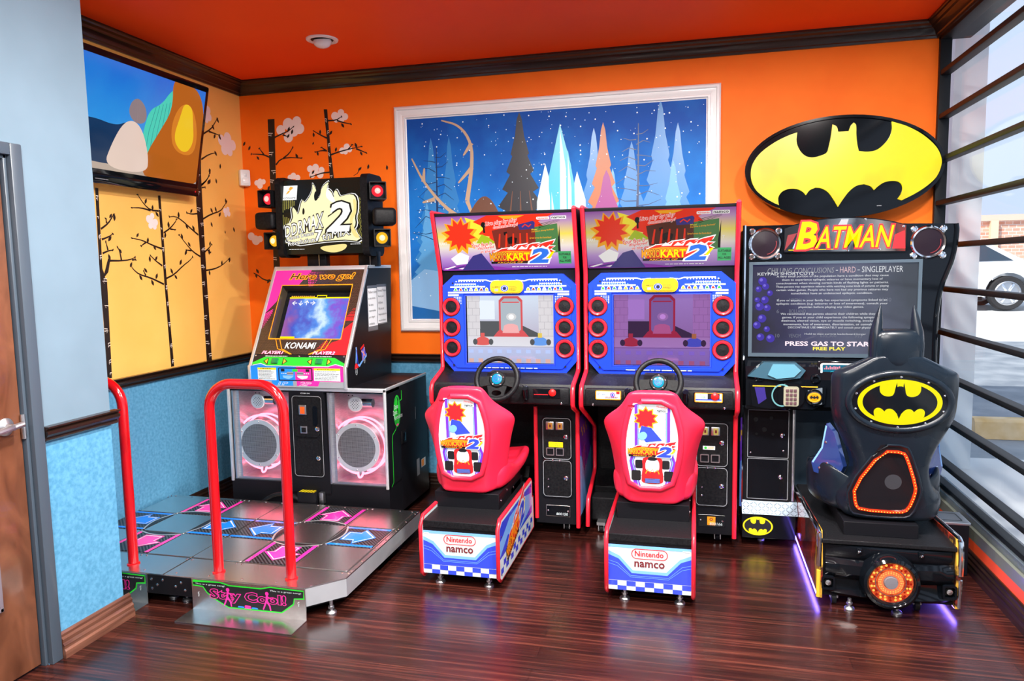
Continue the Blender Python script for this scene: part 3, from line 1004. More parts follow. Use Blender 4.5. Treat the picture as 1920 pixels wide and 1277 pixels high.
for x0_, w_, h_, m_ in ((.96, .13, .72, 'ice2'), (1.06, .17, .97, 'ice'), (1.17, .13, .66, 'ice2'), (1.11, .10, .80, 'ice'), (1.00, .09, .56, 'ice')):
    mb.poly([(x0_ - w_ / 2, .30), (x0_ + w_ / 2, .30), (x0_ + w_ * .42, .30 + h_ * .72), (x0_, .30 + h_), (x0_ - w_ * .45, .30 + h_ * .66)], m_, .0023 + x0_ * .0001)
    mb.poly([(x0_ - w_ * .05, .30), (x0_ + w_ * .25, .30), (x0_ + w_ * .22, .30 + h_ * .70), (x0_, .30 + h_ * .96)], 'ice2' if m_ == 'ice' else 'snow_dot', .0025 + x0_ * .0001)
pine(mb, 1.34, .30, .96, .40, 'rust_bush', .0022, 8)
pine(mb, 1.36, .30, .66, .44, 'heather', .0024, 6)
pine(mb, 1.33, .30, .34, .34, 'blue_print', .0026, 4)
blob(mb, [(0.001, .001), (PWd - .001, .001), (PWd - .001, .34), (1.4, .30), (.9, .36), (.4, .30), (.001, .36)], 'snow_bank', .0013, it=1)
for k in range(420):
    x, z = rd.uniform(.01, PWd - .01), rd.uniform(.15, PHt - .01)
    mb.ell(x, z, *(2 * (rd.choice((.002, .0026, .0035, .005)),)), 'snow_dot', .0030, n=6)
mb.build('picture_print', pic, smooth=0)

# ------------------------------------------------------------------ lit oval bat sign above the dark cabinet
SX, SZ, SRX, SRZ, SY = .822, 2.092, .535, .292, 4.66
sign = thing('wall_sign', 'lit yellow bat emblem sign on a black oval, mounted high on the orange wall', 'sign', (SX, YB, SZ))
MS = XZ(SX, SY, SZ)
mb = MB(MS)
el = lambda rx, rz, n=64: [(rx * math.cos(2 * PI * i / n), rz * math.sin(2 * PI * i / n)) for i in range(n)]
mb.prism(el(SRX, SRZ), -.06, 0, 'black_gloss')
mb.prism(el(SRX * .8, SRZ * .8), YB * -1 + SY + .0, -.06, 'black')
mb.build('sign_box', sign, smooth=40)
BAT = [(520, 215), (515, 290), (540, 360), (590, 415), (650, 435), (720, 425), (780, 400), (800, 340), (815, 260), (825, 165), (860, 185), (875, 230), (965, 230), (985, 180), (1005, 160), (1025, 180), (1030, 260), (1040, 340),
       (1055, 400), (1130, 410), (1200, 400), (1260, 360), (1310, 300), (1330, 230), (1325, 170), (1450, 215), (1580, 290), (1690, 390), (1735, 470), (1745, 540), (1710, 640), (1640, 710), (1540, 775), (1430, 828), (1395, 815),
       (1425, 770), (1432, 715), (1405, 675), (1350, 662), (1280, 672), (1225, 705), (1195, 733), (1165, 700), (1110, 680), (1050, 690), (990, 730), (940, 790), (890, 865), (850, 800), (800, 735), (740, 700), (690, 693),
       (640, 715), (608, 755), (580, 725), (530, 700), (460, 695), (400, 715), (365, 760), (365, 810), (380, 865), (300, 820), (200, 740), (130, 640), (112, 550), (130, 460), (200, 370), (330, 285), (450, 235)]


def bend(pts, sharp=50, n=4):
    """closed outline: curved between points, corners kept where it turns sharply"""
    P = [Vector(p) for p in pts]
    N = len(P)
    out = []

    def tan(i, seg):
        a, b, c = P[i - 1], P[i], P[(i + 1) % N]
        if (b - a).angle(c - b) > math.radians(sharp):
            return seg
        return (c - a).normalized() * seg.length
    for i in range(N):
        p, q = P[i], P[(i + 1) % N]
        t0, t1 = tan(i, q - p), tan((i + 1) % N, q - p)
        for k in range(n):
            t = k / n
            out.append(tuple(p * (2 * t ** 3 - 3 * t * t + 1) + t0 * (t ** 3 - 2 * t * t + t) + q * (3 * t * t - 2 * t ** 3) + t1 * (t ** 3 - t * t)))
    return out


BATN = bend([((x - 916) / 858, -(y - 525) / 435) for x, y in BAT])
# a symmetrical version for the printed badges
BATS = [(0, .62), (.07, .62), (.085, .80), (.125, .66), (.16, .30), (.30, .26), (.44, .38), (.50, .55), (.47, .84), (.66, .70), (.86, .42), (.97, .0), (.90, -.34), (.74, -.62), (.585, -.72), (.60, -.50), (.52, -.36), (.40, -.36), (.33, -.50), (.24, -.40), (.14, -.48), (.06, -.66), (0, -.84)]
BATS = BATS + [(-a, b_) for a, b_ in reversed(BATS[1:-1])]


def badge_bites(mb, a, b_, rx, rz, m, c, M=None):
    """rounded bites above and below the wings, and the notch between the ears"""
    ux = lambda x: (x - 1125) / 290 * rx
    uz = lambda y: b_ - (y - 385) / 155 * rz
    for s_ in (-1, 1):
        X = lambda x: a + s_ * ux(x)
        top = [(1160, 236), (1205, 240), (1256, 250), (1268, 285), (1262, 322), (1232, 345), (1192, 348), (1166, 334), (1158, 285), (1146, 240)]
        mb.poly([tuple(v) for v in smoothline([Vector((X(x), uz(y))) for x, y in top], 2, True)], m, c, (), M)
        for q in ([(1125, 500), (1140, 464), (1165, 436), (1195, 428), (1222, 440), (1232, 470), (1228, 520), (1125, 526)], [(1222, 520), (1226, 450), (1250, 428), (1280, 424), (1302, 444), (1296, 480), (1268, 505)]):
            P_ = [tuple(v) for v in smoothline([Vector((X(x), uz(y))) for x, y in q[1:-1]], 2)]
            mb.poly([(X(q[0][0]), uz(q[0][1]))] + P_ + [(X(q[-1][0]), uz(q[-1][1]))], m, c, (), M)
    mb.poly([(a + ux(x), uz(y)) for x, y in ((1100, 236), (1150, 236), (1145, 282), (1136, 276), (1114, 276), (1105, 282))], m, c, (), M)


def bat_badge(mb, a, b_, rx, rz, M=None, c=0.0):
    mb.ell(a, b_, rx, rz, 'yellow_print', c, M, 48)
    mb.ell(a, b_, rx * .9, rz * .88, 'black_print', c + .0004, M, 48)
    badge_bites(mb, a, b_, rx, rz, 'yellow_print', c + .0008, M)


MT['sign_lit'] = mat('lit_yellow_acrylic', (.08, .06, .0), .3, emit=.9, ecol=(1.0, .84, .0))
add_noise(MT['sign_lit'], (.98, .68, 0), (1.0, .92, 0), 3.2, 2, target='Emission Color', lo=.35, hi=.55)
mb = MB(MS)
mb.prism([(p * SRX, q * SRZ) for p, q in BATN], .0, .012, 'sign_lit')
mb.build('bat_emblem', sign, smooth=0, label='glowing yellow bat shaped panel')
mb = MB(MS)
mb.line(el(SRX * .985, SRZ * .97), .016, 'black_gloss', .013, closed=True)
mb.bars(.19, -.235, .225, -.225, 1, 'grey_print', .0135, seed=2)
mb.build('rim', sign, smooth=0)

# ------------------------------------------------------------------ motion sensor in the corner and the ceiling light
sen = thing('motion_sensor', 'small white motion sensor in the back left corner of the room', 'sensor', (XL, YB, 2.165))
MSn = fr((XL + .018, YB - .075, 2.165), (.6, .8, 0), (0, 0, 1))
mb = MB(MSn)
mb.box(0, .075, 0, .118, -.03, .018, mat('white_sensor_plastic', (.80, .80, .78), .35), .012)
mb.build('housing', sen)
mb = MB(MSn)
mb.box(.016, .059, .018, .056, .016, .0215, mat('milky_sensor_lens', (.9, .9, .88), .2), .005)
mb.box(.028, .047, .066, .090, .016, .0205, mat('white_sensor_tab', (.7, .7, .7), .3), .004)
mb.build('lens', sen)
lt = thing('ceiling_light', 'white round light fitting recessed in the red ceiling', 'light', (-2.134, 4.08, ZC))
Mc = fr((-2.134, 4.08, ZC), (1, 0, 0), (0, -1, 0))
MT['white_enamel'] = mat('white_enamel', (.82, .78, .74), .3, coat=.3)
mb = MB(Mc)
mb.lathe([(.066, .0), (.066, .004), (.075, .010), (.092, .006), (.094, .0)], 'white_enamel')
mb.build('trim_ring', lt)
mb = MB(Mc)
mb.lathe([(.0655, .0002), (.0655, .001), (.0001, .0012)], 'black_matte')
mb.build('recess', lt)
mb = MB(Mc)
mb.lathe([(.050, .002), (.054, .014), (.050, .028), (.036, .042), (.018, .049), (.0001, .051)], mat('milky_bulb', (.85, .80, .78), .2, coat=.5), Mc @ Matrix.Rotation(math.radians(10), 4, 'X'))
mb.build('bulb', lt)


def fill_lamp(x, y):  # fill lamps out of view, added to brighten the room
    t = thing('ceiling_light', 'added white fill lamp in the ceiling, out of view', 'light', (x, y, ZC), 'added fill lamps over the camera end')
    M = fr((x, y, ZC), (1, 0, 0), (0, -1, 0))
    mb = MB(M)
    mb.lathe([(.10, .0), (.10, .004), (.11, .010), (.125, .006), (.127, .0)], 'white_enamel')
    mb.build('trim_ring', t)
    mb = MB(M)
    mb.lathe([(.0999, .0002), (.0999, .002), (.0001, .0025)], lit('fill_lamp_disc', (1, .95, .86), 4.0))  # glowing disc of the added lamp
    mb.build('fill_disc', t)
    la = bpy.data.lights.new('fill_lamp', 'AREA')
    la.shape = 'DISK'
    la.size = .2
    la.energy = FILL_LAMP_W
    la.color = (1.0, .97, .93)
    lo = bpy.data.objects.new('fill_lamp', la)
    COL.objects.link(lo)
    lo.parent = t
    lo.location = (0, 0, -.02)
    return t


for x_, y_ in ((-1.05, 2.45), (.05, 2.5), (.95, 2.4), (-1.0, .5), (.2, .5), (-1.0, -1.6), (.2, -1.6)):
    fill_lamp(x_, y_)

# ------------------------------------------------------------------ outside: car park behind the window
MT['asphalt'] = add_noise(mat('asphalt', (.22, .25, .28), .85), (.17, .20, .235), (.30, .33, .36), 3, 6)
MT['concrete'] = add_noise(mat('pale_concrete', (.60, .62, .63), .8), (.54, .57, .58), (.68, .69, .70), 1.2, 5)


def gz(y):
    return .10 + .026 * y


mb = MB()
for x0, x1, y0, y1, m in [(XR + .14, 60, -4, 5.35, 'concrete'), (XR + .14, 60, 5.35, 11.5, 'asphalt'), (XR + .14, 60, 11.5, 60, 'concrete')]:
    mb.add([(x0, y0, gz(y0)), (x1, y0, gz(y0)), (x1, y1, gz(y1)), (x0, y1, gz(y1)), (x0, y0, gz(y0) - .3), (x1, y0, gz(y0) - .3), (x1, y1, gz(y1) - .3), (x0, y1, gz(y1) - .3)],
           [(0, 1, 2, 3), (7, 6, 5, 4), (0, 4, 5, 1), (1, 5, 6, 2), (2, 6, 7, 3), (3, 7, 4, 0)], m)
struct(mb, 'ground', smooth=0)
mb = MB()
mb.box(XR + .16, XR + .34, YB + .25, YB + .6, .1, 4.15, mat('pale_stucco', (.62, .68, .72), .7))
struct(mb, 'pillar_outside', smooth=0)

ps = thing('parking_stop', 'yellowish concrete parking stop on shaded asphalt outside the window', 'parking stop', (2.6, 5.95, gz(5.95)))
mb = MB()
pr = [(-.09, 0), (.09, 0), (.065, .12), (.045, .14), (-.045, .14), (-.065, .12)]
mb.prism(pr, 0, 2.0, 'yellow_print', fr((1.98, 5.95, gz(5.95)), (0, 1, 0), (0, 0, 1)))
mb.mats = [add_noise(mat('worn_yellow_concrete', (.62, .42, .16), .8), (.55, .36, .13), (.72, .56, .33), 6, 4)]
mb.build('block', ps, smooth=20)


def car(cx, cy, side, body, name_label, length=4.6):
    """saloon side-on to the window: profile swept across its width"""
    z0 = gz(cy)
    t = thing('car', name_label, 'car', (cx, cy, z0))
    M = fr((cx, cy + .85, z0), (1, 0, 0), (0, 0, 1))
    Lh = length / 2
    # profile along x with wheel arches
    ar = .40
    wx = (-Lh * .60, Lh * .60)
    bot = []
    for w_ in wx:
        bot += [(w_ - ar, .26)] + [(w_ + ar * math.cos(math.radians(a)), .33 + ar * math.sin(math.radians(a))) for a in range(170, -1, -17)] + [(w_ + ar, .26)]
    fl_ = lambda pts: [(-a, b_) for a, b_ in pts]
    prof = [(-Lh, .35)] + bot + [(Lh, .35), (Lh, .62), (Lh * .97, .80), (Lh * .55, .92), (-Lh * .70, .95), (-Lh * .98, .90), (-Lh, .70)]
    mb = MB()
    mb.prism(fl_(prof), 0, 1.7, body, M)
    mb.build('car_body', t, smooth=30)
    roof = [(Lh * .52, .915), (Lh * .20, 1.36), (Lh * .05, 1.43), (-Lh * .35, 1.42), (-Lh * .74, .945)]
    mb = MB()
    mb.prism(fl_(roof), .06, 1.64, body, M)
    mb.build('car_roof', t, smooth=20)
    gp = [(Lh * .44, .93), (Lh * .18, 1.31), (Lh * .04, 1.375), (-Lh * .34, 1.365), (-Lh * .64, .96)]
    mb = MB()
    mb.prism(fl_(gp), 1.63, 1.65, mat('car_side_glass', (.03, .05, .075), .08, coat=.6), M)
    mb.box(-.05, .0, .94, 1.39, 1.645, 1.655, body, 0, M)
    mb.build('side_window', t, smooth=0)
    for w_ in wx:
        for c in (.22, 1.70):
            mb = MB()
            Mw = M @ Matrix.Translation((w_, .33, c - .2))
            mb.lathe([(.20, 0), (.31, .01), (.335, .05), (.335, .15), (.31, .2), (.235, .19)], mat('tyre_rubber', (.02, .02, .022), .8), Mw)
            wh = mb.build('wheel', t)
            mb = MB()
            mb.lathe([(.235, .1), (.235, .19), (.215, .2), (.205, .16), (.06, .175), (.0001, .18)], 'steel_dull', Mw)
            for q in range(6):
                an = q * PI / 3
                mb.box(.05, .21, -.022, .022, .16, .195, 'chrome', .006, Mw @ Matrix.Rotation(an, 4, 'Z'))
            mb.build('alloy_rim', wh, label='silver spoked rim')
    mb = MB()
    mb.box(-Lh * .58 + ar, Lh * .58 - ar, .2, .27, 1.66, 1.71, 'black_matte', .01, M)
    mb.build('sill_trim', t)
    return t


MT['white_car'] = mat('white_car_paint', (.80, .82, .84), .2, coat=.6)
MT['silver_car'] = mat('pale_silver_car_paint', (.62, .66, .70), .25, coat=.6)
car(4.55, 17.0, 1, 'white_car', 'white car parked side-on outside, its silver wheel seen through the window', 4.5)
# brick building across the car park
bld = thing('brick_building', 'long low brick building far across the car park', 'building', (14, 31, gz(31)))
mbk = mat('pale_brick', (.55, .28, .22), .8)
n, l, b = nodes(mbk)
tc = n.new('ShaderNodeTexCoord')
br = n.new('ShaderNodeTexBrick')
br.inputs['Scale'].default_value = 2.0
br.inputs['Color1'].default_value = (.55, .25, .18, 1)
br.inputs['Color2'].default_value = (.64, .36, .27, 1)
br.inputs['Mortar'].default_value = (.7, .62, .58, 1)
mp = n.new('ShaderNodeMapping')
mp.inputs['Rotation'].default_value = (PI / 2, 0, 0)
l.new(tc.outputs['Object'], mp.inputs[0])
l.new(mp.outputs[0], br.inputs['Vector'])
l.new(br.outputs[0], b.inputs['Base Color'])
mb = MB()
mb.box(3, 40, 31, 38, gz(31) - .3, 3.05, mbk)
mb.build('wall', bld, smooth=0)
mb = MB()
mb.box(2.9, 40.1, 30.85, 38.1, 2.93, 3.15, mat('tan_parapet', (.62, .45, .36), .7))
mb.build('parapet', bld, smooth=0)
for x_ in (10.6, 11.9):
    mb = MB()
    mb.box(x_, x_ + .25, 30.8, 31, gz(31), 2.93, mat('tan_pilaster', (.70, .52, .36), .7))
    mb.build('pilaster', bld, smooth=0)
mb = MB()
mb.box(14.6, 14.72, 30.88, 31, gz(31), 2.9, 'grey_print')
mb.build('downpipe', bld, smooth=0)

# ------------------------------------------------------------------ dance machine: platform
GX0, GX1, GYF, GYB, GZ = -3.185, -1.535, 2.81, 3.885, .15
plat = thing('dance_platform', 'brushed steel dance platform with pink and blue arrow panels and two red handrails', 'dance platform', (-2.36, 3.35, 0))
out = [(GX0, GYF), (-1.67, GYF), (GX1, 2.95), (GX1, GYB), (GX0, GYB)]
mb = MB()
mb.prism(out, .062, GZ - .006, 'alu', None)
mb.prism([(x * .985 + -2.36 * .015, y * .985 + 3.35 * .015) for x, y in out], .05, .07, 'black')
mb.build('skirt', plat, smooth=20)
mb = MB()
mb.prism(out, GZ - .006, GZ, 'steel')
seam = mat('dark_panel_seam', (.03, .03, .03), .5)
PADS = [(-2.79, .262), (-1.98, .28)]
YC = 3.43
for cx, p in PADS:
    for k in (-1.5, -.5, .5, 1.5):
        mb.rect(cx + k * p - .0022, YC - .42, cx + k * p + .0022, YC + .42, seam, GZ + .0006)
        mb.rect(cx - 1.5 * p, YC + k * .28 - .0022, cx + 1.5 * p, YC + k * .28 + .0022, seam, GZ + .0006)
mb.rect(-2.402, GYF, -2.396, GYB, seam, GZ + .0006)
for cx, p in PADS:
    for i in range(4):
        for j in range(4):
            for dx, dy in ((-.016, -.016), (.016, .016), (.016, -.016), (-.016, .016)):
                screw(mb, cx + (i - 1.5) * p + dx, YC + (j - 1.5) * .28 + dy, GZ, Matrix(), .0055)
for k in range(9):
    screw(mb, -3.05 + k * .175, GYF + .03, GZ, Matrix(), .005)
    screw(mb, -3.05 + k * .175, GYB - .02, GZ, Matrix(), .005)
for k in range(7):
    screw(mb, GX1 - .012, 3.0 + k * .14, GZ, Matrix(), .005)
# plain corner and centre plates stand a hair proud, with curved inner edges
for cx, p in PADS:
    for i, j in ((-1, -1), (1, -1), (-1, 1), (1, 1), (0, 0)):
        a, b_ = cx + i * p, YC + j * .28
        mb.prism(rrect(a - p * .485, b_ - .135, a + p * .485, b_ + .135, .012), GZ, GZ + .003, 'steel')
mb.build('deck', plat, smooth=20)

stripe = mat('carbon_stripe_print', (.03, .03, .035), .3, spec=.3)
n, l, b = nodes(stripe)
tc = n.new('ShaderNodeTexCoord')
wv = n.new('ShaderNodeTexWave')
wv.wave_type = 'BANDS'
wv.bands_direction = 'DIAGONAL'
wv.inputs['Scale'].default_value = 30
cr = n.new('ShaderNodeValToRGB')
cr.color_ramp.elements[0].position = .45
cr.color_ramp.elements[0].color = (.004, .004, .005, 1)
cr.color_ramp.elements[1].position = .6
cr.color_ramp.elements[1].color = (.06, .06, .07, 1)
l.new(tc.outputs['Object'], wv.inputs[0])
l.new(wv.outputs[0], cr.inputs[0])
l.new(cr.outputs[0], b.inputs[0])
MT['pad_pink'] = mat('pink_arrow_acrylic', (.85, .035, .36), .2, coat=.4)
MT['pad_blue'] = mat('blue_arrow_acrylic', (.008, .20, .85), .2, coat=.4)
ARROW = [(0, .095), (.098, .0), (.055, -.012), (.055, -.085), (-.055, -.085), (-.055, -.012), (-.098, .0)]
for cx, p in PADS:
    for (i, j, ang, col) in ((0, 1, 0, 'pad_pink'), (0, -1, 180, 'pad_pink'), (-1, 0, 90, 'pad_blue'), (1, 0, -90, 'pad_blue')):
        a, b_ = cx + i * p, YC + j * .28
        M = XY(a, b_, GZ) @ Matrix.Rotation(math.radians(ang), 4, 'Z')
        mb = MB(M)
        h = .128
        mb.prism(rrect(-h, -h, h, h, .01), .0, .003, stripe)
        for s_ in (-1, 1):
            mb.rect(s_ * h, -h, s_ * (h - .022), h, col, .0036)
        mb.poly([(u * 1.05, v) for u, v in ARROW], col, .0040)
        mb.line([(u * .86, v * .86) for u, v in ARROW], .005, 'white_print', .0045, closed=True)
        for s_ in (-1, 1):                    # curved steel lips of the neighbouring plates
            mb.poly([(s_ * h * .98 * (1 - 2 * t / 12), -h + (0)) for t in range(13)][:1] + [(-h, -h)] + [(-h + 2 * h * t / 12, -h + .034 * math.sin(PI * t / 12)) for t in range(1, 12)] + [(h, -h)], 'black_print', .0042) if s_ > 0 else None
        mb.line([(-h + 2 * h * t / 12, -h + .036 * math.sin(PI * t / 12)) for t in range(13)], .010, 'alu', .0048)
        mb.build('arrow_panel', plat, smooth=0, label=('pink' if 'pink' in col else 'blue') + ' arrow panel')


def handrail(x0, x1):
    xm, y, top, r = (x0 + x1) / 2, 2.89, 1.045, .0235
    pts = [Vector((x0, y, GZ)), Vector((x0, y + .0, .80))]
    R = .12
    path = [Vector((x0, y, GZ))] + [Vector((x0 + R - R * math.cos(t), y, top - R + R * math.sin(t))) for t in [PI / 2 * i / 10 for i in range(11)]]
    path += [Vector((x1 - R + R * math.sin(t), y, top - R + R * math.cos(t))) for t in [PI / 2 * i / 10 for i in range(11)]] + [Vector((x1, y, GZ))]
    mb = MB()
    mb.tube(path, r, 'red_paint', 16)
    h = mb.build('handrail', plat, smooth=60, label='red gloss tube handrail')
    mb = MB()
    for x in (x0, x1):
        mb.lathe([(.030, 0), (.030, .004), (.024, .008)], 'red_paint', XY(x, y, GZ), 16)
    mb.build('flange', h)


handrail(-3.01, -2.63)
handrail(-2.157, -1.778)


def kick_plate(x0, x1):
    """bent clear plate with a printed sign: upright under the platform edge, foot on the floor"""
    mb = MB()
    mb.box(x0, x1, GYF - .008, GYF - .004, .004, .148, 'steel')
    mb.box(x0, x1, GYF - .135, GYF - .004, .001, .005, 'steel')
    kp = mb.build('kick_plate', plat, smooth=0, label='bent metal kick plate with a printed sign')
    w = x1 - x0
    M = XZ(x0, GYF - .0085, .004)
    f = lambda x, y: ((x - 525) / 625 * w, .142 - (y - 630 - (x - 525) * .085) / 248 * .142)
    mb = MB(M)
    P = [f(*q) for q in [(525, 632), (680, 650), (770, 650), (900, 690), (985, 690), (1140, 690)]]
    Q = [f(*q) for q in [(1140, 760), (1090, 775), (1085, 810), (1000, 865), (700, 838), (650, 800), (580, 760), (570, 690), (525, 680)]]
    shape = [(.008, .135), (w * .26, .139), (w * .34, .128), (w * .62, .128), (w * .70, .139), (w - .008, .135), (w - .008, .10), (w - .055, .096), (w - .06, .07), (w - .12, .026), (.19, .024), (.115, .06), (.08, .085), (.06, .112), (.008, .115)]
    mb.poly(shape, 'black_print', .0004)
    mb.line(shape, .005, 'green_print', .0008, closed=True)
    mb.text('Stay Cool!', .10, .050, w - .10, .104, 'black_print', .0016, bold=.02, outline='pink_print', ow=.045)
    mb.text('This is a great song!', .02, .118, .175, .127, 'white_print', .001)
    mb.text('This is a great song!', w - .175, .118, w - .02, .127, 'white_print', .001)
    for a in (.19, w - .19):                 # dancing figures in pink outline
        mb.ell(a, .108, .009, .009, 'pink_print', .0019, n=14)
        mb.line([(a, .10), (a - .004, .075), (a - .014, .05), (a - .022, .032)], .010, 'pink_print', .0018, w1=.006)
        mb.line([(a - .004, .075), (a + .012, .052), (a + .016, .030)], .010, 'pink_print', .0018, w1=.006)
        mb.line([(a, .095), (a + .02, .085), (a + .032, .09)], .006, 'pink_print', .0018, w1=.004)
    c_ = w / 2
    for (q, rr, m_) in ((-.035, .03, 'sky_print'), (.035, .03, 'sky_print'), (0, .036, 'pink_print'), (0, .028, 'pink_print')):
        mb.poly([(c_ + q - .018, rr), (c_ + q + .018, rr), (c_ + q + .013, rr + .007), (c_ + q - .013, rr + .007)], m_, .0018)
    for a in (.035, w - .035):
        mb.text('C', a - .004, .072, a + .004, .084, 'white_print', .001)
        mb.rect(a - .001, .062, a + .001, .070, 'white_print', .001)
    mb.build('sign_print', kp, smooth=0)


kick_plate(-3.06, -2.485)
kick_plate(-2.24, -1.66)


def foot(mb, x, y, r=.022, top=.06):
    mb.lathe([(r, 0), (r, .006), (r * .8, .012), (r * .35, .016), (r * .35, top)], 'steel_dull', XY(x, y, 0.0005), 20)
    mb.lathe([(r * .62, .026), (r * .62, .034)], 'steel_dull', XY(x, y, 0), 6)


for x, y in ((-1.59, 2.90), (-2.42, 2.90), (-2.33, 2.88), (-1.62, 3.75)):
    mb = MB()
    foot(mb, x, y, .024)
    mb.build('levelling_foot', plat)
mb = MB()
mb.box(-2.485, -2.24, GYF - .002, GYF + .01, .055, .145, 'black')
for x, z in ((-2.46, .125), (-2.43, .10), (-2.40, .125), (-2.46, .08), (-2.30, .12), (-2.28, .085), (-2.33, .10)):
    screw(mb, x - -2.485, z - .055, .0, XZ(-2.485, GYF - .003, .055), .007)
mb.build('bolt_plate', plat)

def FLANK(mb):
    # green emblem, pin line and stickers on the right flank
    gy, gz_ = 4.105, .69
    mb.ell(gy, gz_, .052, .098, 'green_print', .001)
    mb.ring(gy, gz_, .042, .046, 'dgreen_print', .0014, ry0=.080, ry1=.088)
    mb.line([(gy + .05, gz_ + .055), (gy + .075, gz_ + .06), (gy + .075, gz_ + .115)], .006, 'green_print', .001)
    mb.line([(gy - .02, gz_ - .095), (gy - .03, gz_ - .11), (gy - .075, gz_ - .13), (gy - .085, gz_ - .15), (gy - .085, .27), (gy - .115, .25)], .006, 'green_print', .001)
    mb.text('Dance', gy - .045, gz_ + .015, gy + .018, gz_ + .045, 'white_print', .0016)
    mb.text('Dance', gy - .062, gz_ - .018, gy + .0, gz_ + .012, 'white_print', .0016)
    mb.text('Revolution', gy - .045, gz_ - .050, gy + .078, gz_ - .020, 'white_print', .0016)
    mb.line([(gy + .012, gz_ + .06), (gy + .008, gz_ + .02), (gy - .01, gz_ - .075)], .008, 'black_print', .0015, w1=.005)
    mb.line([(gy + .008, gz_ + .02), (gy + .03, gz_ - .075)], .008, 'black_print', .0015, w1=.005)
    mb.ell(gy + .012, gz_ + .068, .007, .011, 'black_print', .0015, n=12)
    mb.rect(gy - .015, gz_ - .09, gy + .015, gz_ - .078, 'pink_print', .0017)
    mb.box(4.16, 4.235, .47, .55, 0, .004, 'black_matte', .002)
    mb.box(4.175, 4.22, .485, .535, .003, .006, 'black_gloss', .002)
    mb.rect(4.40, .20, 4.45, .31, 'grey_print', .001)
    mb.rect(4.48, .235, 4.56, .29, 'white_print', .001)
    mb.rect(4.485, .24, 4.53, .285, 'orange_print', .0013)
    mb.rect(4.40, .58, 4.405, .66, 'grey_print', .001)


# ------------------------------------------------------------------ dance machine: cabinet
BX0, BX1, BY0, BY1, BZ0, BZ1 = -2.815, -1.752, 3.95, 4.62, .05, .848
dm = thing('dance_machine', 'dance arcade cabinet with glowing pink speaker rings and a lit flame sign on top', 'arcade machine', (-2.30, 4.28, 0))
mb = MB()
D0 = BY0 + .20                            # back of the open speaker bays
mb.box(BX0, BX1, D0, BY1, BZ0, BZ1, 'black', .004)
mb.box(BX0, BX1, BY0 + .005, D0, BZ0, .255, 'black')
mb.box(BX0, BX1, BY0 + .005, D0, BZ1 - .03, BZ1, 'black')
mb.box(BX0, BX0 + .012, BY0 + .005, D0, .25, BZ1, 'black')
mb.box(BX1 - .012, BX1, BY0 + .005, D0, .25, BZ1, 'black')
SIDE = YZ(BX1, 0, 0)
mb.M = SIDE
FLANK(mb)
body = mb.build('lower_cabinet', dm)
mb = MB()
for x in (BX0, BX1 - .018):
    mb.box(x, x + .018, BY0 - .004, BY0 + .012, .245, BZ1, 'alu', .003)
mb.box(BX0, BX1, BY0 - .004, BY0 + .012, BZ1 - .02, BZ1 + .003, 'alu', .003)
for x in (BX0 - .002, BX1 - .012):
    mb.box(x, x + .014, BY0, BY1, BZ1 - .012, BZ1 + .004, 'alu', .003)
mb.build('edge_trim', body, label='aluminium edge strips')
# centre coin column
mb = MB()
c0, c1 = -2.43, -2.11
mb.prism([(0.02, .20), (.30, .20), (.275, BZ1 - .02), (.045, BZ1 - .02)], -.2, .004, 'black', XZ(c0, BY0, 0))
cc = mb.build('coin_column', dm, smooth=20)
mb = MB()
Mc_ = XZ(c0, BY0 - .004, 0)
mb.prism(rrect(.065, .30, .265, .80, .02), 0, .006, 'black_matte', Mc_)
mb.prism(rrect(.078, .55, .250, .785, .03), .006, .012, 'black_matte', Mc_)
mb.prism(rrect(.078, .315, .250, .535, .03), .006, .012, 'black_matte', Mc_)
mb.line(rrect(.068, .303, .262, .797, .02), .003, 'grey_print', .0066, Mc_, True)
for b_ in (.60, .42):
    mb.lathe([(.014, 0), (.014, .006), (.009, .009), (.0001, .010)], 'chrome', Mc_ @ Matrix.Translation((.235, b_, .012)), 16)
mb.prism(rrect(.208, .62, .238, .74, .014), .012, .017, 'black_gloss', Mc_)
mb.text('COIN IN', .125, .81, .185, .817, 'white_print', .0012, Mc_)
mb.build('coin_door', cc)
mb = MB()
mb.box(.118, .168, .685, .745, .012, .020, 'steel_dull', .003, Mc_)
mb.box(.128, .158, .692, .735, .018, .024, lit('amber_coin_lamp', (1, .13, .02), 1.0), .002, Mc_)
mb.build('coin_slot', cc, label='coin slot with a lit orange insert')
mb = MB()
mb.box(.122, .168, .57, .615, .012, .018, 'steel_dull', .003, Mc_)
mb.box(.130, .160, .577, .607, .016, .0185, 'black_matte', .002, Mc_)
mb.build('coin_return', cc)
# speaker bays
MT['bay_metal'] = add_noise(mat('brushed_bay_metal', (.55, .58, .62), .3, .9), (.48, .51, .55), (.62, .65, .69), 20, 3, (1, 1, 12))
MT['bay_dim'] = mat('smoky_clear_cover', (.2, .2, .2), .1)
grille = mat('perforated_speaker_grille', (.30, .30, .32), .35, .7)
n, l, b = nodes(grille)
tc = n.new('ShaderNodeTexCoord')
vo = n.new('ShaderNodeTexVoronoi')
vo.voronoi_dimensions = '2D'
vo.inputs['Scale'].default_value = 130
vo.inputs['Randomness'].default_value = 0.0
ms = n.new('ShaderNodeMath')
ms.operation = 'LESS_THAN'
ms.inputs[1].default_value = .32
mx = n.new('ShaderNodeMix')
mx.data_type = 'RGBA'
mx.inputs[6].default_value = (.30, .30, .32, 1)
mx.inputs[7].default_value = (.008, .008, .008, 1)
mp = n.new('ShaderNodeMapping')
mp.inputs['Rotation'].default_value = (PI / 2, 0, 0)
l.new(tc.outputs['Object'], mp.inputs[0])
l.new(mp.outputs[0], vo.inputs['Vector'])
l.new(vo.outputs['Distance'], ms.inputs[0])
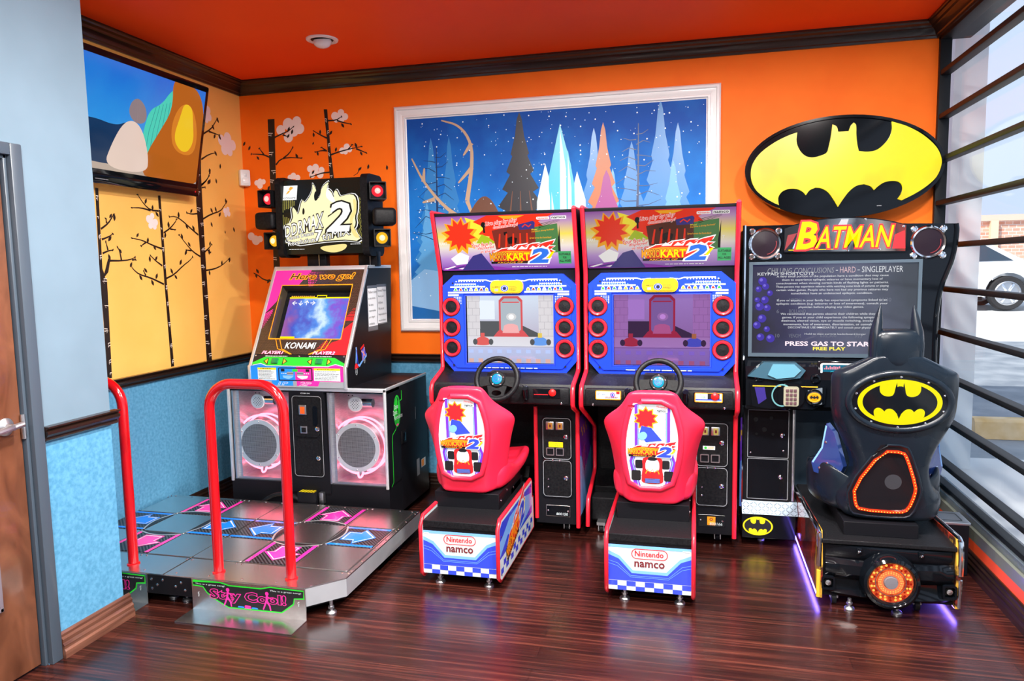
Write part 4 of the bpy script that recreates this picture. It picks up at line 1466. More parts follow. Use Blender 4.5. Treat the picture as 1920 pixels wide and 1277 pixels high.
l.new(ms.outputs[0], mx.inputs[0])
l.new(mx.outputs[2], b.inputs[0])
MT['grille'] = grille
for side, (x0, x1, cx_) in {'l': (BX0 + .018, -2.40, -2.625), 'r': (-2.145, BX1 - .018, -1.965)}.items():
    mb = MB()
    mb.box(x0, x1, D0 - .012, D0, .27, BZ1 - .03, 'bay_metal')
    mb.box(x0, x0 + .05, BY0 + .02, D0 - .01, .27, BZ1 - .03, 'bay_metal')
    mb.box(x0, x1, BY0 + .02, D0, .255, .272, 'bay_metal')
    mb.box(x0 + .012, x0 + .022, BY0 + .0, BY0 + .02, .26, BZ1 - .03, 'steel_dull')
    for q in range(4):
        screw(mb, x0 + .035, .33 + q * .14, 0, XZ(0, D0 - .012, 0), .006)
    for dx in (.06, .085):
        mb.ell(x0 + dx, .79, .006, .006, 'black_print', .001, XZ(0, D0 - .012, 0), 12)
        mb.ell(x0 + dx, .772, .004, .004, 'black_print', .001, XZ(0, D0 - .012, 0), 12)
    bay = mb.build('speaker_bay', dm)
    cz = .485
    Mw = XZ(cx_, BY0 + .03, cz)
    mb = MB(Mw)                              # woofer drum with grille
    mb.lathe([(.118, -.16), (.118, -.02)], 'bay_metal', Mw, 40)
    mb.ring(0, 0, .122, .150, 'alu', .004, n=48)
    mb.ring(0, 0, .1499, .1501, 'alu', .0, n=48)
    mb.lathe([(.150, -.004), (.150, .0039)], 'alu', Mw, 48)
    for q in range(6):
        an = q * PI / 3 + .5
        screw(mb, .136 * math.cos(an), .136 * math.sin(an), .004, Mw, .005)
    wf = mb.build('woofer', bay)
    mb = MB(Mw)
    mb.ell(0, 0, .1225, .1225, 'grille', .0045, n=48)
    mb.build('speaker_grille', bay)
    mb = MB(Mw)                              # neon: a double ring round the drum, with its bent ends
    for dy, rr in ((-.03, .170), (-.10, .166)):
        mb.tube([(rr * math.cos(t), rr * math.sin(t), dy) for t in [math.radians(-85 + 350 * i / 44) for i in range(45)]], .0065, 'neon', 8)
    mb.tube(smoothline([(-.02, -.160, -.045), (-.012, -.185, -.03), (.0, -.192, -.02), (.012, -.188, -.03), (.014, -.162, -.045)], 2), .0065, 'neon', 8)
    mb.build('neon_ring', bay, label='glowing pink neon ring')
    mb = MB(XZ(cx_ - .01, BY0 + .05, .745))
    mb.lathe([(.046, -.01), (.048, .0), (.044, .004), (.0001, .0042)], 'alu', None, 30)
    for q in range(-3, 4):
        for r_ in range(-3, 4):
            if abs(q) + abs(r_) < 5 and (q + r_) % 2 == 0:
                mb.ell(q * .0085, r_ * .0085, .003, .003, 'black_print', .0047, n=8)
    mb.build('tweeter', bay)
    mb = MB(fr((cx_ + .055, BY0 + .075, .75), (0, 0, 1), (0, 1, 0)))
    mb.lathe([(.026, -.04), (.026, .03), (.021, .035), (.021, .05)], 'chrome', None, 24)
    mb.build('horn', bay, label='chrome horn')
    mb = MB()
    mb.box(x0 + .05, x1 - .002, BY0 - .001, BY0 + .002, .262, BZ1 - .022, 'glass')
    mb.build('clear_cover', bay, smooth=0)
point = None
# black box with a hazard label, and its cable
mb = MB()
mb.box(-2.33, -2.21, BY0 - .055, BY0 + .01, .13, .215, 'black', .004)
mb.rect(-2.32, BY0 - .052, -2.22, BY0 - .005, 'yellow_print', .2155, XY(0, 0, 0))
for q in range(5):
    x = -2.315 + q * .02
    mb.poly([(x, BY0 - .052), (x + .009, BY0 - .052), (x + .018, BY0 - .005), (x + .009, BY0 - .005)], 'black_print', .216)
mb.box(-2.20, -2.17, BY0 - .03, BY0 + .0, .14, .21, 'steel_dull', .003)
mb.build('connector_box', dm, label='black box with a yellow hazard label')
mb = MB()
mb.tube(smoothline([(-2.33, BY0 - .04, .17), (-2.42, BY0 - .05, .20), (-2.50, BY0 - .055, .185), (-2.58, BY0 - .045, .13)], 2), .014, 'black_matte', 8)
mb.build('cable', dm)

# monitor housing
HX0, HX1 = -2.645, -1.995
prof = [(3.938, .848), (3.948, .975), (4.293, 1.576), (4.655, 1.576), (4.60, .848)]
mb = MB()
Mh_ = fr((0, 0, 0), (0, 1, 0), (0, 0, 1))
mb.prism(prof, HX0 + .004, HX0 + .084, 'black', Mh_)
mb.prism(prof, HX0 + .576, HX1, 'black', Mh_)
_on = lambda b_, c_: (3.948 + b_ * .4979 + c_ * .8673, .975 + b_ * .8673 - c_ * .4979)   # slope point, c_ deep
mb.prism([prof[0], prof[1], _on(.181, 0), _on(.181, .10), _on(.558, .10), _on(.558, 0), prof[2], prof[3], prof[4]], HX0 + .084, HX0 + .576, 'black', Mh_)
hs = mb.build('monitor_housing', dm, smooth=15)
up = Vector((0, .345, .601)).normalized()
MF = fr((HX0, 3.948 - .002, .975), (1, 0, 0), up)          # sloping face
FWd, FL = HX1 - HX0, .693
mb = MB()
for a0, a1 in ((-.003, .016), (FWd - .016, FWd + .004)):
    mb.box(a0, a1, 0, FL, -.012, .006, 'alu', .003, MF)
    mb.box(a0, a1, .0, .135, -.010, .006, 'alu', .003, XZ(HX0, 3.937, .845))
mb.box(-.003, FWd + .004, FL - .03, FL, -.012, .005, 'alu', .003, MF)
mb.box(FWd - .01, FWd + .003, 0, .36, -.02, .0, 'alu', .003, fr((HX0, 4.293, 1.578), (1, 0, 0), (0, 1, 0)))
mb.build('edge_trim', hs, label='aluminium edge strips')
# bezel art: pink to black to red, traced in panel fractions
bz_mat = mat('circuit_print', (.02, .016, .012), .2, coat=.5)
n, l, b = nodes(bz_mat)
tc = n.new('ShaderNodeTexCoord')
br = n.new('ShaderNodeTexBrick')
br.inputs['Scale'].default_value = 42
br.inputs['Mortar Size'].default_value = .05
br.inputs['Color1'].default_value = (.016, .012, .010, 1)
br.inputs['Color2'].default_value = (.030, .020, .014, 1)
br.inputs['Mortar'].default_value = (.075, .04, .025, 1)
mp = n.new('ShaderNodeMapping')
mp.inputs['Rotation'].default_value = (PI / 2, 0, .0)
l.new(tc.outputs['Object'], mp.inputs[0])
l.new(mp.outputs[0], br.inputs['Vector'])
l.new(br.outputs[0], b.inputs[0])
mb = MB(MF)
SL, SR, SB, ST = .085, .575, .182, .556
mb.poly([(.016, .078), (FWd - .016, .078), (FWd - .016, FL - .03), (.016, FL - .03)], bz_mat, .001, [[(SL, SB), (SR, SB), (SR, ST), (SL, ST)]])
mb.poly([(.016, .36), (.06, .42), (.075, SB + .26), (SL, ST - .02), (SL, ST), (.20, ST), (.27, FL - .03), (.016, FL - .03)], 'pink_print', .0014)
mb.poly([(FWd - .016, .30), (FWd - .016, .078), (.50, .078), (.47, .10), (.52, .16), (SR - .02, SB - .01), (SR + .004, SB), (SR + .004, .25)], 'red_print', .0014)
for r_ in range(9):
    for q in range(11 - r_):
        mb.ell(.285 + q * .011 + r_ * .004 - .04, FL - .045 - r_ * .012, .0042 - q * .0003, .0042 - q * .0003, 'pink_print', .0015, n=6)
        mb.ell(.018 + q * .0055, .35 - r_ * .012 + q * .004, .0042 - r_ * .0003, .0042 - r_ * .0003, 'pink_print', .0015, n=6) if q < 9 else None
        mb.ell(FWd - .02 - q * .006, .31 + r_ * .010, .0042 - r_ * .0003, .0042 - r_ * .0003, 'red_print', .0015, n=6) if q < 9 else None
        mb.ell(.49 - q * .009, .085 + r_ * .010, .004 - q * .0002, .004 - q * .0002, 'red_print', .0015, n=6)
mb.line([(SL, SB), (SR, SB), (SR, ST), (SL, ST)], .006, 'orange_print', .0018, closed=True)
for s_ in (0, 1):
    g = lambda x: (FWd - x) if s_ else x
    for o_ in (0, .028):
        mb.line([(g(.135 + o_), SB), (g(.165 + o_), .115), (g(.20 + o_ * .6), .105), (g(.26 + o_ * .3), .080)], .005, 'orange_print', .0018)
mb.text('Here we go!', .13, .585, .575, .640, 'black_print', .0026, shear=.25, bold=0, outline='orange_print', ow=.075)
mb.text('KONAMI', .212, .118, .418, .158, 'white_print', .0024, shear=.2, bold=.02)
mb.rect(.016, .076, FWd - .016, .102, 'black_print', .0016) if False else None
for a, t_ in ((.065, 'PLAYER1'), (.41, 'PLAYER2')):
    mb.text(t_, a, .081, a + .145, .100, 'white_print', .0024, shear=.3, bold=.01, outline='pink_print', ow=.05)
mb.build('bezel', hs, smooth=0)
# the tube sits behind the bezel; dark box walls round it
scr = grad('dance_screen', [(0, (.32, .10, .40)), (.2, (.06, .10, .62)), (.34, (.10, .30, .90)), (.46, (.72, .92, 1.0)), (.58, (.12, .40, .92)), (.72, (.28, .10, .70)), (.86, (.06, .20, .85)), (1, (.35, .06, .25))], 0, -.25, .25, emit=1.0, rough=.08, nscale=7, namt=1.1)
mb = MB(MF)
dz = -.075
mb.rect(SL - .03, SB - .02, SR + .03, ST + .02, 'black_matte', dz - .001)
mb.add([(SL, SB, .001), (SR, SB, .001), (SR, ST, .001), (SL, ST, .001), (SL, SB, dz), (SR, SB, dz), (SR, ST, dz), (SL, ST, dz)],
       [(0, 1, 5, 4), (1, 2, 6, 5), (2, 3, 7, 6), (3, 0, 4, 7)], mat('brown_black_shroud', (.06, .045, .03), .3, coat=.4))
mb.build('screen_shroud', hs, smooth=0)
mb = MB(MF)
q0, q1, r0, r1 = .115, .572, .185, .505
mb.rect(q0, r0, q1, r1, scr, dz + .004)
mb.rect(q0, r1 - .008, q1, r1 + .002, 'e_yellow', dz + .005)
mb.rect(q0 + .19, r1 - .006, q0 + .26, r1 + .016, 'e_yellow', dz + .0055)
mb.rect(q0 + .195, r1 - .002, q0 + .255, r1 + .010, 'e_black', dz + .006)
for q in range(12):
    mb.rect(q0 + .01 + q * .014, r1 + .003, q0 + .020 + q * .014, r1 + .011, 'gold_print', dz + .0055)
mb.rect(q0, r0, q1, r0 + .012, 'e_white', dz + .005)
mb.rect(q0, r0 + .012, q0 + .10, r0 + .045, 'e_yellow', dz + .0055)
e_cyan = lit('lit_cyan', (.05, .75, .85))
for q in range(10):
    mb.rect(q0 + .012 + q * .012, r0 + .002, q0 + .021 + q * .012, r0 + .016, e_cyan, dz + .006)
mb.poly([(q0 + .30, r0), (q1, r0), (q1, r0 + .022), (q0 + .33, r0 + .022)], 'e_black', dz + .0058)
for q, ang in enumerate((90, 180, 0, -90)):
    Ma = MF @ Matrix.Translation((q0 + .045 + q * .042, r1 - .040, dz + .006)) @ Matrix.Rotation(math.radians(ang), 4, 'Z')
    mb.line([(-.014, .0), (0, .016), (.014, 0)], .005, 'e_white', 0, Ma)
    mb.line([(0, .014), (0, -.016)], .005, 'e_white', .0001, Ma)
mb.build('screen', hs, smooth=0, label='lit blue and purple game screen')
# control strip: lower end of the slope
mb = MB(MF)
mb.rect(.016, .0, FWd - .016, .074, 'black_print', .001)
mb.poly([(.020, .008), (.016, .022), (.09, .060), (FWd - .09, .060), (FWd - .016, .022), (FWd - .02, .008), (FWd - .075, .020), (FWd - .12, .006), (.12, .006), (.075, .020)], 'green_print', .0016)
mb.line([(.020, .004), (.075, .017), (.12, .002), (FWd - .12, .002), (FWd - .075, .017), (FWd - .02, .004)], .004, 'white_print', .0019)
mb.poly([(.016, .0), (.075, .015), (.12, 0)], 'sky_print', .0013)
mb.poly([(FWd - .016, .0), (FWd - .075, .015), (FWd - .12, 0)], 'pink_print', .0013)
for c_ in (.165, .46):
    mb.poly([(c_ - .072, .033), (c_ - .045, .012), (c_ - .045, .052)], 'gold_print', .0022)
    mb.line([(c_ - .072, .033), (c_ - .045, .012), (c_ - .045, .052)], .005, 'black_print', .0025, closed=True)
    mb.poly([(c_ + .085, .033), (c_ + .058, .012), (c_ + .058, .052)], 'gold_print', .0022)
    mb.line([(c_ + .085, .033), (c_ + .058, .012), (c_ + .058, .052)], .005, 'black_print', .0025, closed=True)
    mb.bars(c_ - .07, .062, c_ + .09, .070, 1, 'white_print', .002, seed=3, fill=.6)
for a in (.03, FWd / 2, FWd - .03):
    screw(mb, a, .068, .002, MF, .006)
cs_ = mb.build('control_strip', hs, smooth=0)
for c_ in (.165, .46):
    mb = MB(MF)
    mb.box(c_ - .016, c_ + .028, .016, .050, .001, .014, mat('green_square_button', (.01, .20, .06), .25, coat=.5), .004)
    mb.build('start_button', hs)
# vertical instruction panel
MI = XZ(HX0, 3.936, .848)
mb = MB(MI)
mb.rect(.016, .002, FWd - .016, .126, 'alu', .001)
mb.rect(.016, .040, FWd / 2, .128, 'sky_print', .0014)
mb.rect(FWd / 2, .040, FWd - .016, .128, 'pink_print', .0014)
mb.poly([(.155, .040), (.165, .012), (.300, .012), (.300, .040)], 'sky_print', .0014)
mb.poly([(.325, .040), (.325, .012), (.465, .012), (.478, .040)], 'pink_print', .0014)
mb.text('1P', .20, .014, .265, .034, 'sky_print', .0024, shear=.2, outline='white_print', ow=.04)
mb.text('2P', .345, .014, .42, .036, 'pink_print', .0024, shear=.2, outline='white_print', ow=.04)
for a0, a1 in ((.064, .190), (.442, .614)):
    mb.rect(a0, .044, a1, .120, 'white_print', .0018)
    mb.rect(a0, .108, a1, .120, 'yellow_print', .0021)
    mb.bars(a0 + .006, .048, a1 - .006, .105, 7, 'black_print', .0022, seed=int(a0 * 100), fill=.30)
    mb.bars(a0 + .02, .110, a1 - .02, .118, 1, 'black_print', .0024, seed=9, fill=.5)
mb.prism(rrect(.205, .042, .432, .122, .008), .0012, .003, 'black_print')
mb.rect(.212, .048, .318, .116, 'sky_print', .0034)
mb.rect(.318, .048, .425, .116, 'pink_print', .0034)
mb.rect(.300, .098, .335, .114, 'green_print', .0037)
for s_ in (-1, 1):
    for q in range(3):
        a = .318 + s_ * (.092 - q * .013)
        mb.poly([(a, .083), (a, .091), (a + s_ * -.010, .087)] if s_ < 0 else [(a, .083), (a, .091), (a - .010, .087)], 'white_print', .0038)
    mb.rect(.318 + s_ * .012, .078, .318 + s_ * .055, .096, 'grey_print', .0038)
    mb.line([(.318 + s_ * .012, .087), (.318 + s_ * .055, .087)], .003, 'black_print', .0041)
    mb.poly([(.318 + s_ * .010, .074), (.318 + s_ * .085, .074), (.318 + s_ * .08, .060), (.318 + s_ * .045, .052), (.318 + s_ * .02, .062)], 'lblue_print' if s_ < 0 else 'white_print', .0038)
    mb.rect(.318 + s_ * .07, .098, .318 + s_ * .095, .114, 'black_print', .0037)
mb.build('instruction_panel', hs, smooth=0)

# scooter sticker on the right flank of the housing
MS2 = YZ(HX1, 0, 0)
mb = MB(MS2)
u = lambda x, y: (4.045 + (x - 980) / 250 * .185 + 0.0, 1.03 - (y - 900) / 200 * .135)
s1 = lambda pts, m_, c_: mb.poly([u(*p) for p in pts], m_, c_)
for x, y, r in ((1020, 1045, .020), (1178, 965, .016)):
    a, b_ = u(x, y)
    mb.ell(a, b_, r * .75, r * 1.05, 'white_print', .001)
    mb.ell(a, b_, r * .62, r * .9, 'black_print', .0013)
    mb.ell(a, b_, r * .3, r * .45, 'grey_print', .0016)
s1([(985, 1020), (990, 985), (1010, 965), (1045, 985), (1062, 1012), (1030, 1015)], 'red_print', .0019)
mb.line([u(1010, 985), u(1022, 920), u(1030, 850), u(1025, 825)], .014, 'lblue_print', .0017)
mb.line([u(1050, 985), u(1075, 1000), u(1140, 960), u(1215, 925), u(1212, 905)], .012, 'lblue_print', .0018)
mb.line([u(1050, 985), u(1040, 900), u(1032, 850)], .008, 'blue_print', .0019)
s1([(1118, 870), (1180, 835), (1205, 910), (1150, 960), (1135, 965)], 'blue_print', .002)
mb.line([u(1122, 868), u(1195, 925)], .010, 'white_print', .0022)
mb.line([u(1180, 840), u(1140, 958)], .010, 'white_print', .0022)
mb.line([u(1122, 868), u(1195, 925)], .005, 'red_print', .0024)
mb.line([u(1180, 840), u(1140, 958)], .005, 'red_print', .0024)
s1([(1100, 845), (1172, 810), (1178, 830), (1108, 862)], 'red_print', .0021)
mb.build('scooter_sticker', hs, smooth=0, label='sticker of a blue and red scooter')

# marquee: backlit flame sign
QX0, QX1, QZ0, QZ1, QY = -2.588, -2.012, 1.655, 2.130, 4.30
mb = MB()
fprof = [(QY + .19, QZ0 - .01)] + [(QY + .06 - .062 * math.sin(PI * (.12 + .76 * t / 12)), QZ0 + (QZ1 - QZ0) * t / 12) for t in range(13)] + [(QY + .19, QZ1 + .005)]
mb.prism(fprof, QX0, QX1, 'black', fr((0, 0, 0), (0, 1, 0), (0, 0, 1)))
mq = mb.build('marquee_box', dm, smooth=25)
for x0, x1 in ((QX0 - .03, QX0 + .012), (QX1 - .012, QX1 + .035)):
    mb = MB()
    pr = rrect(QY - .018, QZ0 - .02, QY + .215, QZ1 + .018, .045, 6)
    mb.prism(pr, x0, x1, 'black_matte', fr((0, 0, 0), (0, 1, 0), (0, 0, 1)))
    mb.build('end_cap', mq, smooth=40)
H = QZ1 - QZ0


class Bulge:
    """marquee face: follows the bowed front"""

    def __matmul__(s, v):
        t = v.y / H
        d = math.sin(PI * (.12 + .76 * min(max(t, 0), 1)))
        return Vector((QX0 + v.x, QY + .06 - .062 * d - v.z, QZ0 + v.y))


MQ = Bulge()
mb = MB(MQ)
Wd = QX1 - QX0
e_cream = lit('lit_cream', (1.0, .93, .55))
e_olive = lit('lit_olive', (.30, .27, .06))
e_dk = lit('lit_near_black', (.012, .012, .008))
e_gold2 = lit('lit_pale_gold', (.95, .78, .30))
for k in range(16):                       # background in strips so it follows the bow
    t0, t1 = k / 16, (k + 1) / 16
    mb.rect(.012, H * t0, Wd - .012, H * t1, e_dk, .002)
f = lambda x, y: ((x - 345) / 610 * Wd, (1190 - y + (x - 345) * -.045 + 12) / 580 * H)
rq = random.Random(5)
for k in range(40):                        # halftone shimmer at both sides
    y = 760 + k * 9
    for x in list(range(345, 345 + int(60 + 50 * math.sin(k * .35)), 14)) + list(range(940 - int(40 + 30 * math.cos(k * .4)), 948, 14)):
        a, b_ = f(x, y)
        mb.ell(a, b_, .0042, .0042, e_olive, .0026, n=6)


def lay(pts, m_, c_, it=2):
    P = smoothline([Vector(f(*p)) for p in pts], it, True) if it else [f(*p) for p in pts]
    mb.poly([tuple(p) for p in P], m_, c_)


FL1 = [(430, 940), (420, 820), (450, 850), (470, 900), (500, 760), (520, 800), (560, 740), (575, 690), (570, 630), (610, 700), (600, 780), (640, 740), (640, 690), (660, 650), (700, 620), (680, 680), (720, 700), (745, 760), (740, 700), (760, 690), (785, 745), (800, 740), (880, 720),
       (915, 760), (915, 860), (900, 900), (905, 960), (880, 1000), (945, 1095), (760, 1080), (370, 1140), (350, 980)]
lay([((x - 645) * 1.03 + 645, (y - 880) * 1.03 + 880) for x, y in FL1], 'e_white', .0030, 1)
lay([((x - 645) * 1.005 + 645, (y - 880) * 1.005 + 880) for x, y in FL1], e_dk, .0034, 1)
lay([((x - 645) * .965 + 645, (y - 880) * .965 + 880) for x, y in FL1], e_cream, .0038, 1)
lay([(590, 740), (600, 700), (622, 720), (628, 760), (600, 790)], e_dk, .0042)
lay([(505, 890), (510, 830), (525, 850), (522, 885)], e_dk, .0042)
lay([(875, 760), (905, 775), (905, 870), (870, 930), (880, 990), (925, 1070), (860, 1050), (850, 900), (890, 850)], e_gold2, .0042)
lay([(600, 1135), (720, 1118), (820, 1105), (800, 1150), (720, 1180), (640, 1170)], e_gold2, .0038)
lay([(700, 640), (690, 690), (720, 720), (760, 800), (720, 790), (670, 740)], 'e_white', .0042)
T_ = lambda s_, x0, y0, x1, y1, **k: mb.text(s_, f(x0, y0)[0], f(x0, y0)[1], f(x1, y0)[0], f(x0, y1)[1], 'e_white', .0052, **k)
sl = lambda x0, x1, dy: dy / 580 * H
T_('DDRMAX', 362, 1065, 660, 985, slope=sl(0, 0, 70), taper=.42, shear=.15, bold=0, outline=e_dk, ow=.055)
T_('2', 690, 1010, 850, 800, shear=.2, bold=.03, outline=e_dk, ow=.04)
T_('Dance Dance', 370, 1090, 580, 1060, slope=sl(0, 0, 38), bold=.004, outline=e_dk, ow=.05)
T_('Revolution', 375, 1135, 580, 1098, slope=sl(0, 0, 30), bold=.004, outline=e_dk, ow=.05)
T_('7', 590, 1088, 640, 1010, bold=.03, shear=.15, outline=e_dk, ow=.05)
T_('thMIX', 640, 1085, 850, 1030, slope=sl(0, 0, 38), bold=0, shear=.1, outline=e_dk, ow=.055)
x0, y0 = f(347, 778)
x1, y1 = f(462, 660)
mb.rect(x0, y0, x1, y1, 'e_white', .0044)
mb.text('KONAMI', x0 + .013, y0 + .007, x1 - .010, y0 + .018, 'e_black', .005)
cx_, cy_ = (x0 + x1) / 2, (y0 + y1) / 2 + .008
e_or = lit('lit_orange', (1, .45, .05))
mb.poly([(cx_ - .024, cy_ - .018), (cx_ - .010, cy_ + .004), (cx_ + .010, cy_ + .012), (cx_ - .004, cy_ - .010)], e_or, .005)
mb.poly([(cx_ - .008, cy_ + .014), (cx_ + .006, cy_ + .034), (cx_ + .026, cy_ + .024), (cx_ + .010, cy_ + .008)], e_or, .005)
mb.bars(*f(840, 1115), *f(945, 1100), 1, 'e_white', .005, seed=2)
mb.bars(*f(375, 1165), *f(520, 1150), 1, 'e_white', .005, seed=5)
mb.build('marquee_face', mq, smooth=0, label='lit face with cream flames and lettering')
for x0, x1 in ((-2.47, -2.335), (-2.105, -1.975)):
    mb = MB()
    mb.box(x0, x1, QY + .09, QY + .15, 1.57, QZ0 + .01, 'black', .004)
    mb.box(x1 - .05, x1 - .046, QY + .088, QY + .09, 1.57, QZ0, 'steel_dull')
    mb.build('support_post', dm)


def spot(x, z, ang, col, tiltz=0):
    """box spotlight with a round lit lens"""
    M = fr((x, QY - .0, z), (math.cos(ang), math.sin(ang), 0), (0, 0, 1))
    mb = MB(M)
    if col:
        mb.box(-.052, .052, -.055, .055, -.13, -.01, 'black_matte', .008)
        mb.prism(rrect(-.052, -.055, .052, .055, .006), -.012, .03, 'black_matte', None, None, [[(.046, -.049), (.046, .049), (-.046, .049), (-.046, -.049)]])
    else:
        mb.box(-.072, .072, -.055, .055, -.10, .035, 'black_matte', .025, None, 4)
    s_ = mb.build('spotlight', dm, smooth=30)
    if col:
        mb = MB(M)
        mb.ring(0, 0, .036, .044, 'black_gloss', -.0085)
        mb.lathe([(.036, -.009), (.030, .002), (.016, .009), (.0001, .011)], lit('spot_lens', col, 1.0), None, 24)
        mb.lathe([(.018, .0085), (.010, .0125), (.0001, .0135)], lit('spot_bulb', (1.0, .75 if col[1] > .2 else .45, .40), 1.5), None, 16)
        mb.build('lens', s_, label='lit round lens')


# right side: red, dark, amber; left side the same
for sx, xs in ((1, (-1.915, -1.875, -1.895)), (-1, (-2.685, -2.70, -2.655))):
    a_ = .50 * sx if sx > 0 else -.12
    spot(xs[0], 2.035 if sx > 0 else 2.015, a_, (1.0, .03, .05))
    spot(xs[1], 1.875, a_ if sx > 0 else -.05, None)
    spot(xs[2], 1.745, a_, (1.0, .50, .02))
mb = MB()
for sx in (-1, 1):
    x = QX1 + .04 if sx > 0 else QX0 - .035
    for z in (2.03, 1.875, 1.745):
        mb.box(min(x, x + sx * .05), max(x, x + sx * .05), QY + .06, QY + .085, z - .012, z + .012, 'black_matte', .003)
mb.build('spotlight_bracket', dm)

# two paper notices taped to the right flank of the housing
def notice(y0, y1, z0, z1, lines, label, foot_):
    mb = MB()
    mb.box(y0 - .008, y1 + .004, z0 - foot_, z1 + .018, .0008, .0016, 'tape', 0, YZ(HX1, 0, 0))
    mb.box(y0, y1, z0, z1, .0016, .0024, 'paper', 0, YZ(HX1, 0, 0))
    h = (z1 - z0) / len(lines)
    for i, t_ in enumerate(lines):
        b_ = z1 - (i + .78) * h
        w_ = min(1.0, len(t_) / 14)
        mb.text(t_, y0 + .006, b_, y0 + .006 + (y1 - y0 - .012) * w_, b_ + h * .42, 'black_print', .003, YZ(HX1, 0, 0))
    o = mb.build('paper_notice', smooth=0, origin=(HX1, (y0 + y1) / 2, z0))
    tag(o, label, 'notice', 'paper notices on the dance machine')


notice(4.272, 4.405, 1.19, 1.43, ['Porfavor cuiden', 'a sus ninos,', 'No somos', 'responsables', 'por ningun', 'accidente'], 'white paper notice in Spanish taped to the dance machine side, nearer the screen', .03)
notice(4.415, 4.555, 1.20, 1.435, ['Parents Please', 'Watch your', 'children', 'We are not', 'Responsible for', 'any accident'], 'white paper notice in English taped to the dance machine side, nearer the wall', .008)

# ------------------------------------------------------------------ the pair of racing cabinets
YZF = fr((0, 0, 0), (0, 1, 0), (0, 0, 1))
LEFTP = [(3.965, 1.862), (4.078, 1.53), (4.085, 1.50), (4.085, .975), (4.07, .955), (3.90, .905), (3.878, .875), (3.875, .805), (3.89, .785), (4.40, .585), (4.42, .55), (4.42, .32), (4.40, .29), (4.14, .21), (4.12, .19), (4.10, .05)]
RIGHTP = [(3.965, 1.862), (4.078, 1.53), (4.085, 1.50), (4.085, .975), (4.07, .955), (3.90, .905), (3.878, .875), (3.875, .805), (3.89, .785), (4.035, .735), (4.04, .70), (4.04, .06)]
flame_top = [(0, (.95, .10, .03)), (1, (.98, .55, .05))]


def racing_logo(mb, M, a0, b0, w, c=0.0, em=False):
    """flames, name and numeral, in a box w wide"""
    h = w * .36
    g = lambda p, q: (a0 + p * w, b0 + q * h)
    red = 'e_lred' if em else 'red_print'
    wh = 'e_white' if em else 'white_print'
    orr = 'e_lorange' if em else 'orange_print'
    yel = 'e_yellow' if em else 'yellow_print'
    blu = 'e_lblue' if em else 'blue_print'
    blk = 'e_black'
    fl = [(.08, .50), (.20, .66), (.33, .70), (.30, .60), (.42, .80), (.60, .86), (.54, .74), (.66, .86), (.78, .88), (.72, .78), (.84, .90), (.995, 1.0), (.96, .82), (.90, .74), (.99, .72), (.92, .58), (.985, .50), (.90, .38), (.92, .22), (.84, .05), (.62, .0), (.04, .02)]
    mb.poly([g(*p) for p in fl], wh, c + .0008, (), M)
    k = [(.5 + (p - .5) * .955, .42 + (q - .42) * .90) for p, q in fl]
    mb.poly([g(*p) for p in k], red, c + .0012, (), M)
    for x in (.36, .52, .68, .82):
        mb.poly([g(x - .08, .60), g(x - .02, .74), g(x + .03, .66), g(x + .09, .78), g(x + .05, .60)], wh, c + .0015, (), M)
    mb.poly([g(.05, .48), g(.30, .56), g(.60, .52), g(.88, .56), g(.90, .40), g(.6, .36), g(.05, .36)], orr, c + .0016, (), M)
    mb.poly([g(.86, .10), g(.92, .30), g(.97, .50), g(.86, .42)], yel, c + .0017, (), M)
    mb.rect(*g(.03, .02), *g(.62, .12), blk, c + .0019, M)
    mb.text('ARCADE GP', *g(.12, .035), *g(.50, .10), orr, c + .0023, M, bold=.01)
    mb.text('MARIO', *g(.02, .16), *g(.265, .46), orr, c + .0026, M, bold=.03, outline=blk, ow=.045)
    mb.text('KART', *g(.275, .16), *g(.60, .46), yel if em else orr, c + .0026, M, bold=.03, outline=red, ow=.045)
    mb.text('2', *g(.62, .06), *g(.86, .60), blu, c + .0034, M, bold=.05, shear=.2, outline=wh, ow=.05)
    mb.rect(*g(.66, .34), *g(.82, .40), 'lblue_print' if not em else 'e_lcyan', c + .0036, M) if False else None


def maker_marks(mb, M, a0, b0, a1, b1, c=0.0, red='red_print', dark='maroon_print', pad=None):
    """the red capsule over the second maker's name"""
    w, h = a1 - a0, b1 - b0
    if pad:
        mb.prism(rrect(a0 - .004, b0 - .003, a1 + .004, b1 + .003, .004), c, c + .0004, pad, M)
    q = rrect(a0, b0 + h * .46, a1, b1, h * .26)
    mb.line(q, h * .045, red, c + .0009, M, True)
    mb.text('Nintendo', a0 + w * .09, b0 + h * .60, a1 - w * .11, b0 + h * .90, red, c + .0009, M, bold=.02)
    mb.text('namco', a0 + w * .08, b0, a1 - w * .08, b0 + h * .30, dark, c + .0009, M, bold=.02)


MT['e_lred'] = lit('lit_red', (.86, .035, .02))
MT['e_lorange'] = lit('lit_orange_print', (1.0, .36, .02))
MT['e_lblue'] = lit('lit_blue', (.03, .18, .80))
MT['e_lcyan'] = lit('lit_light_cyan', (.25, .65, 1.0))


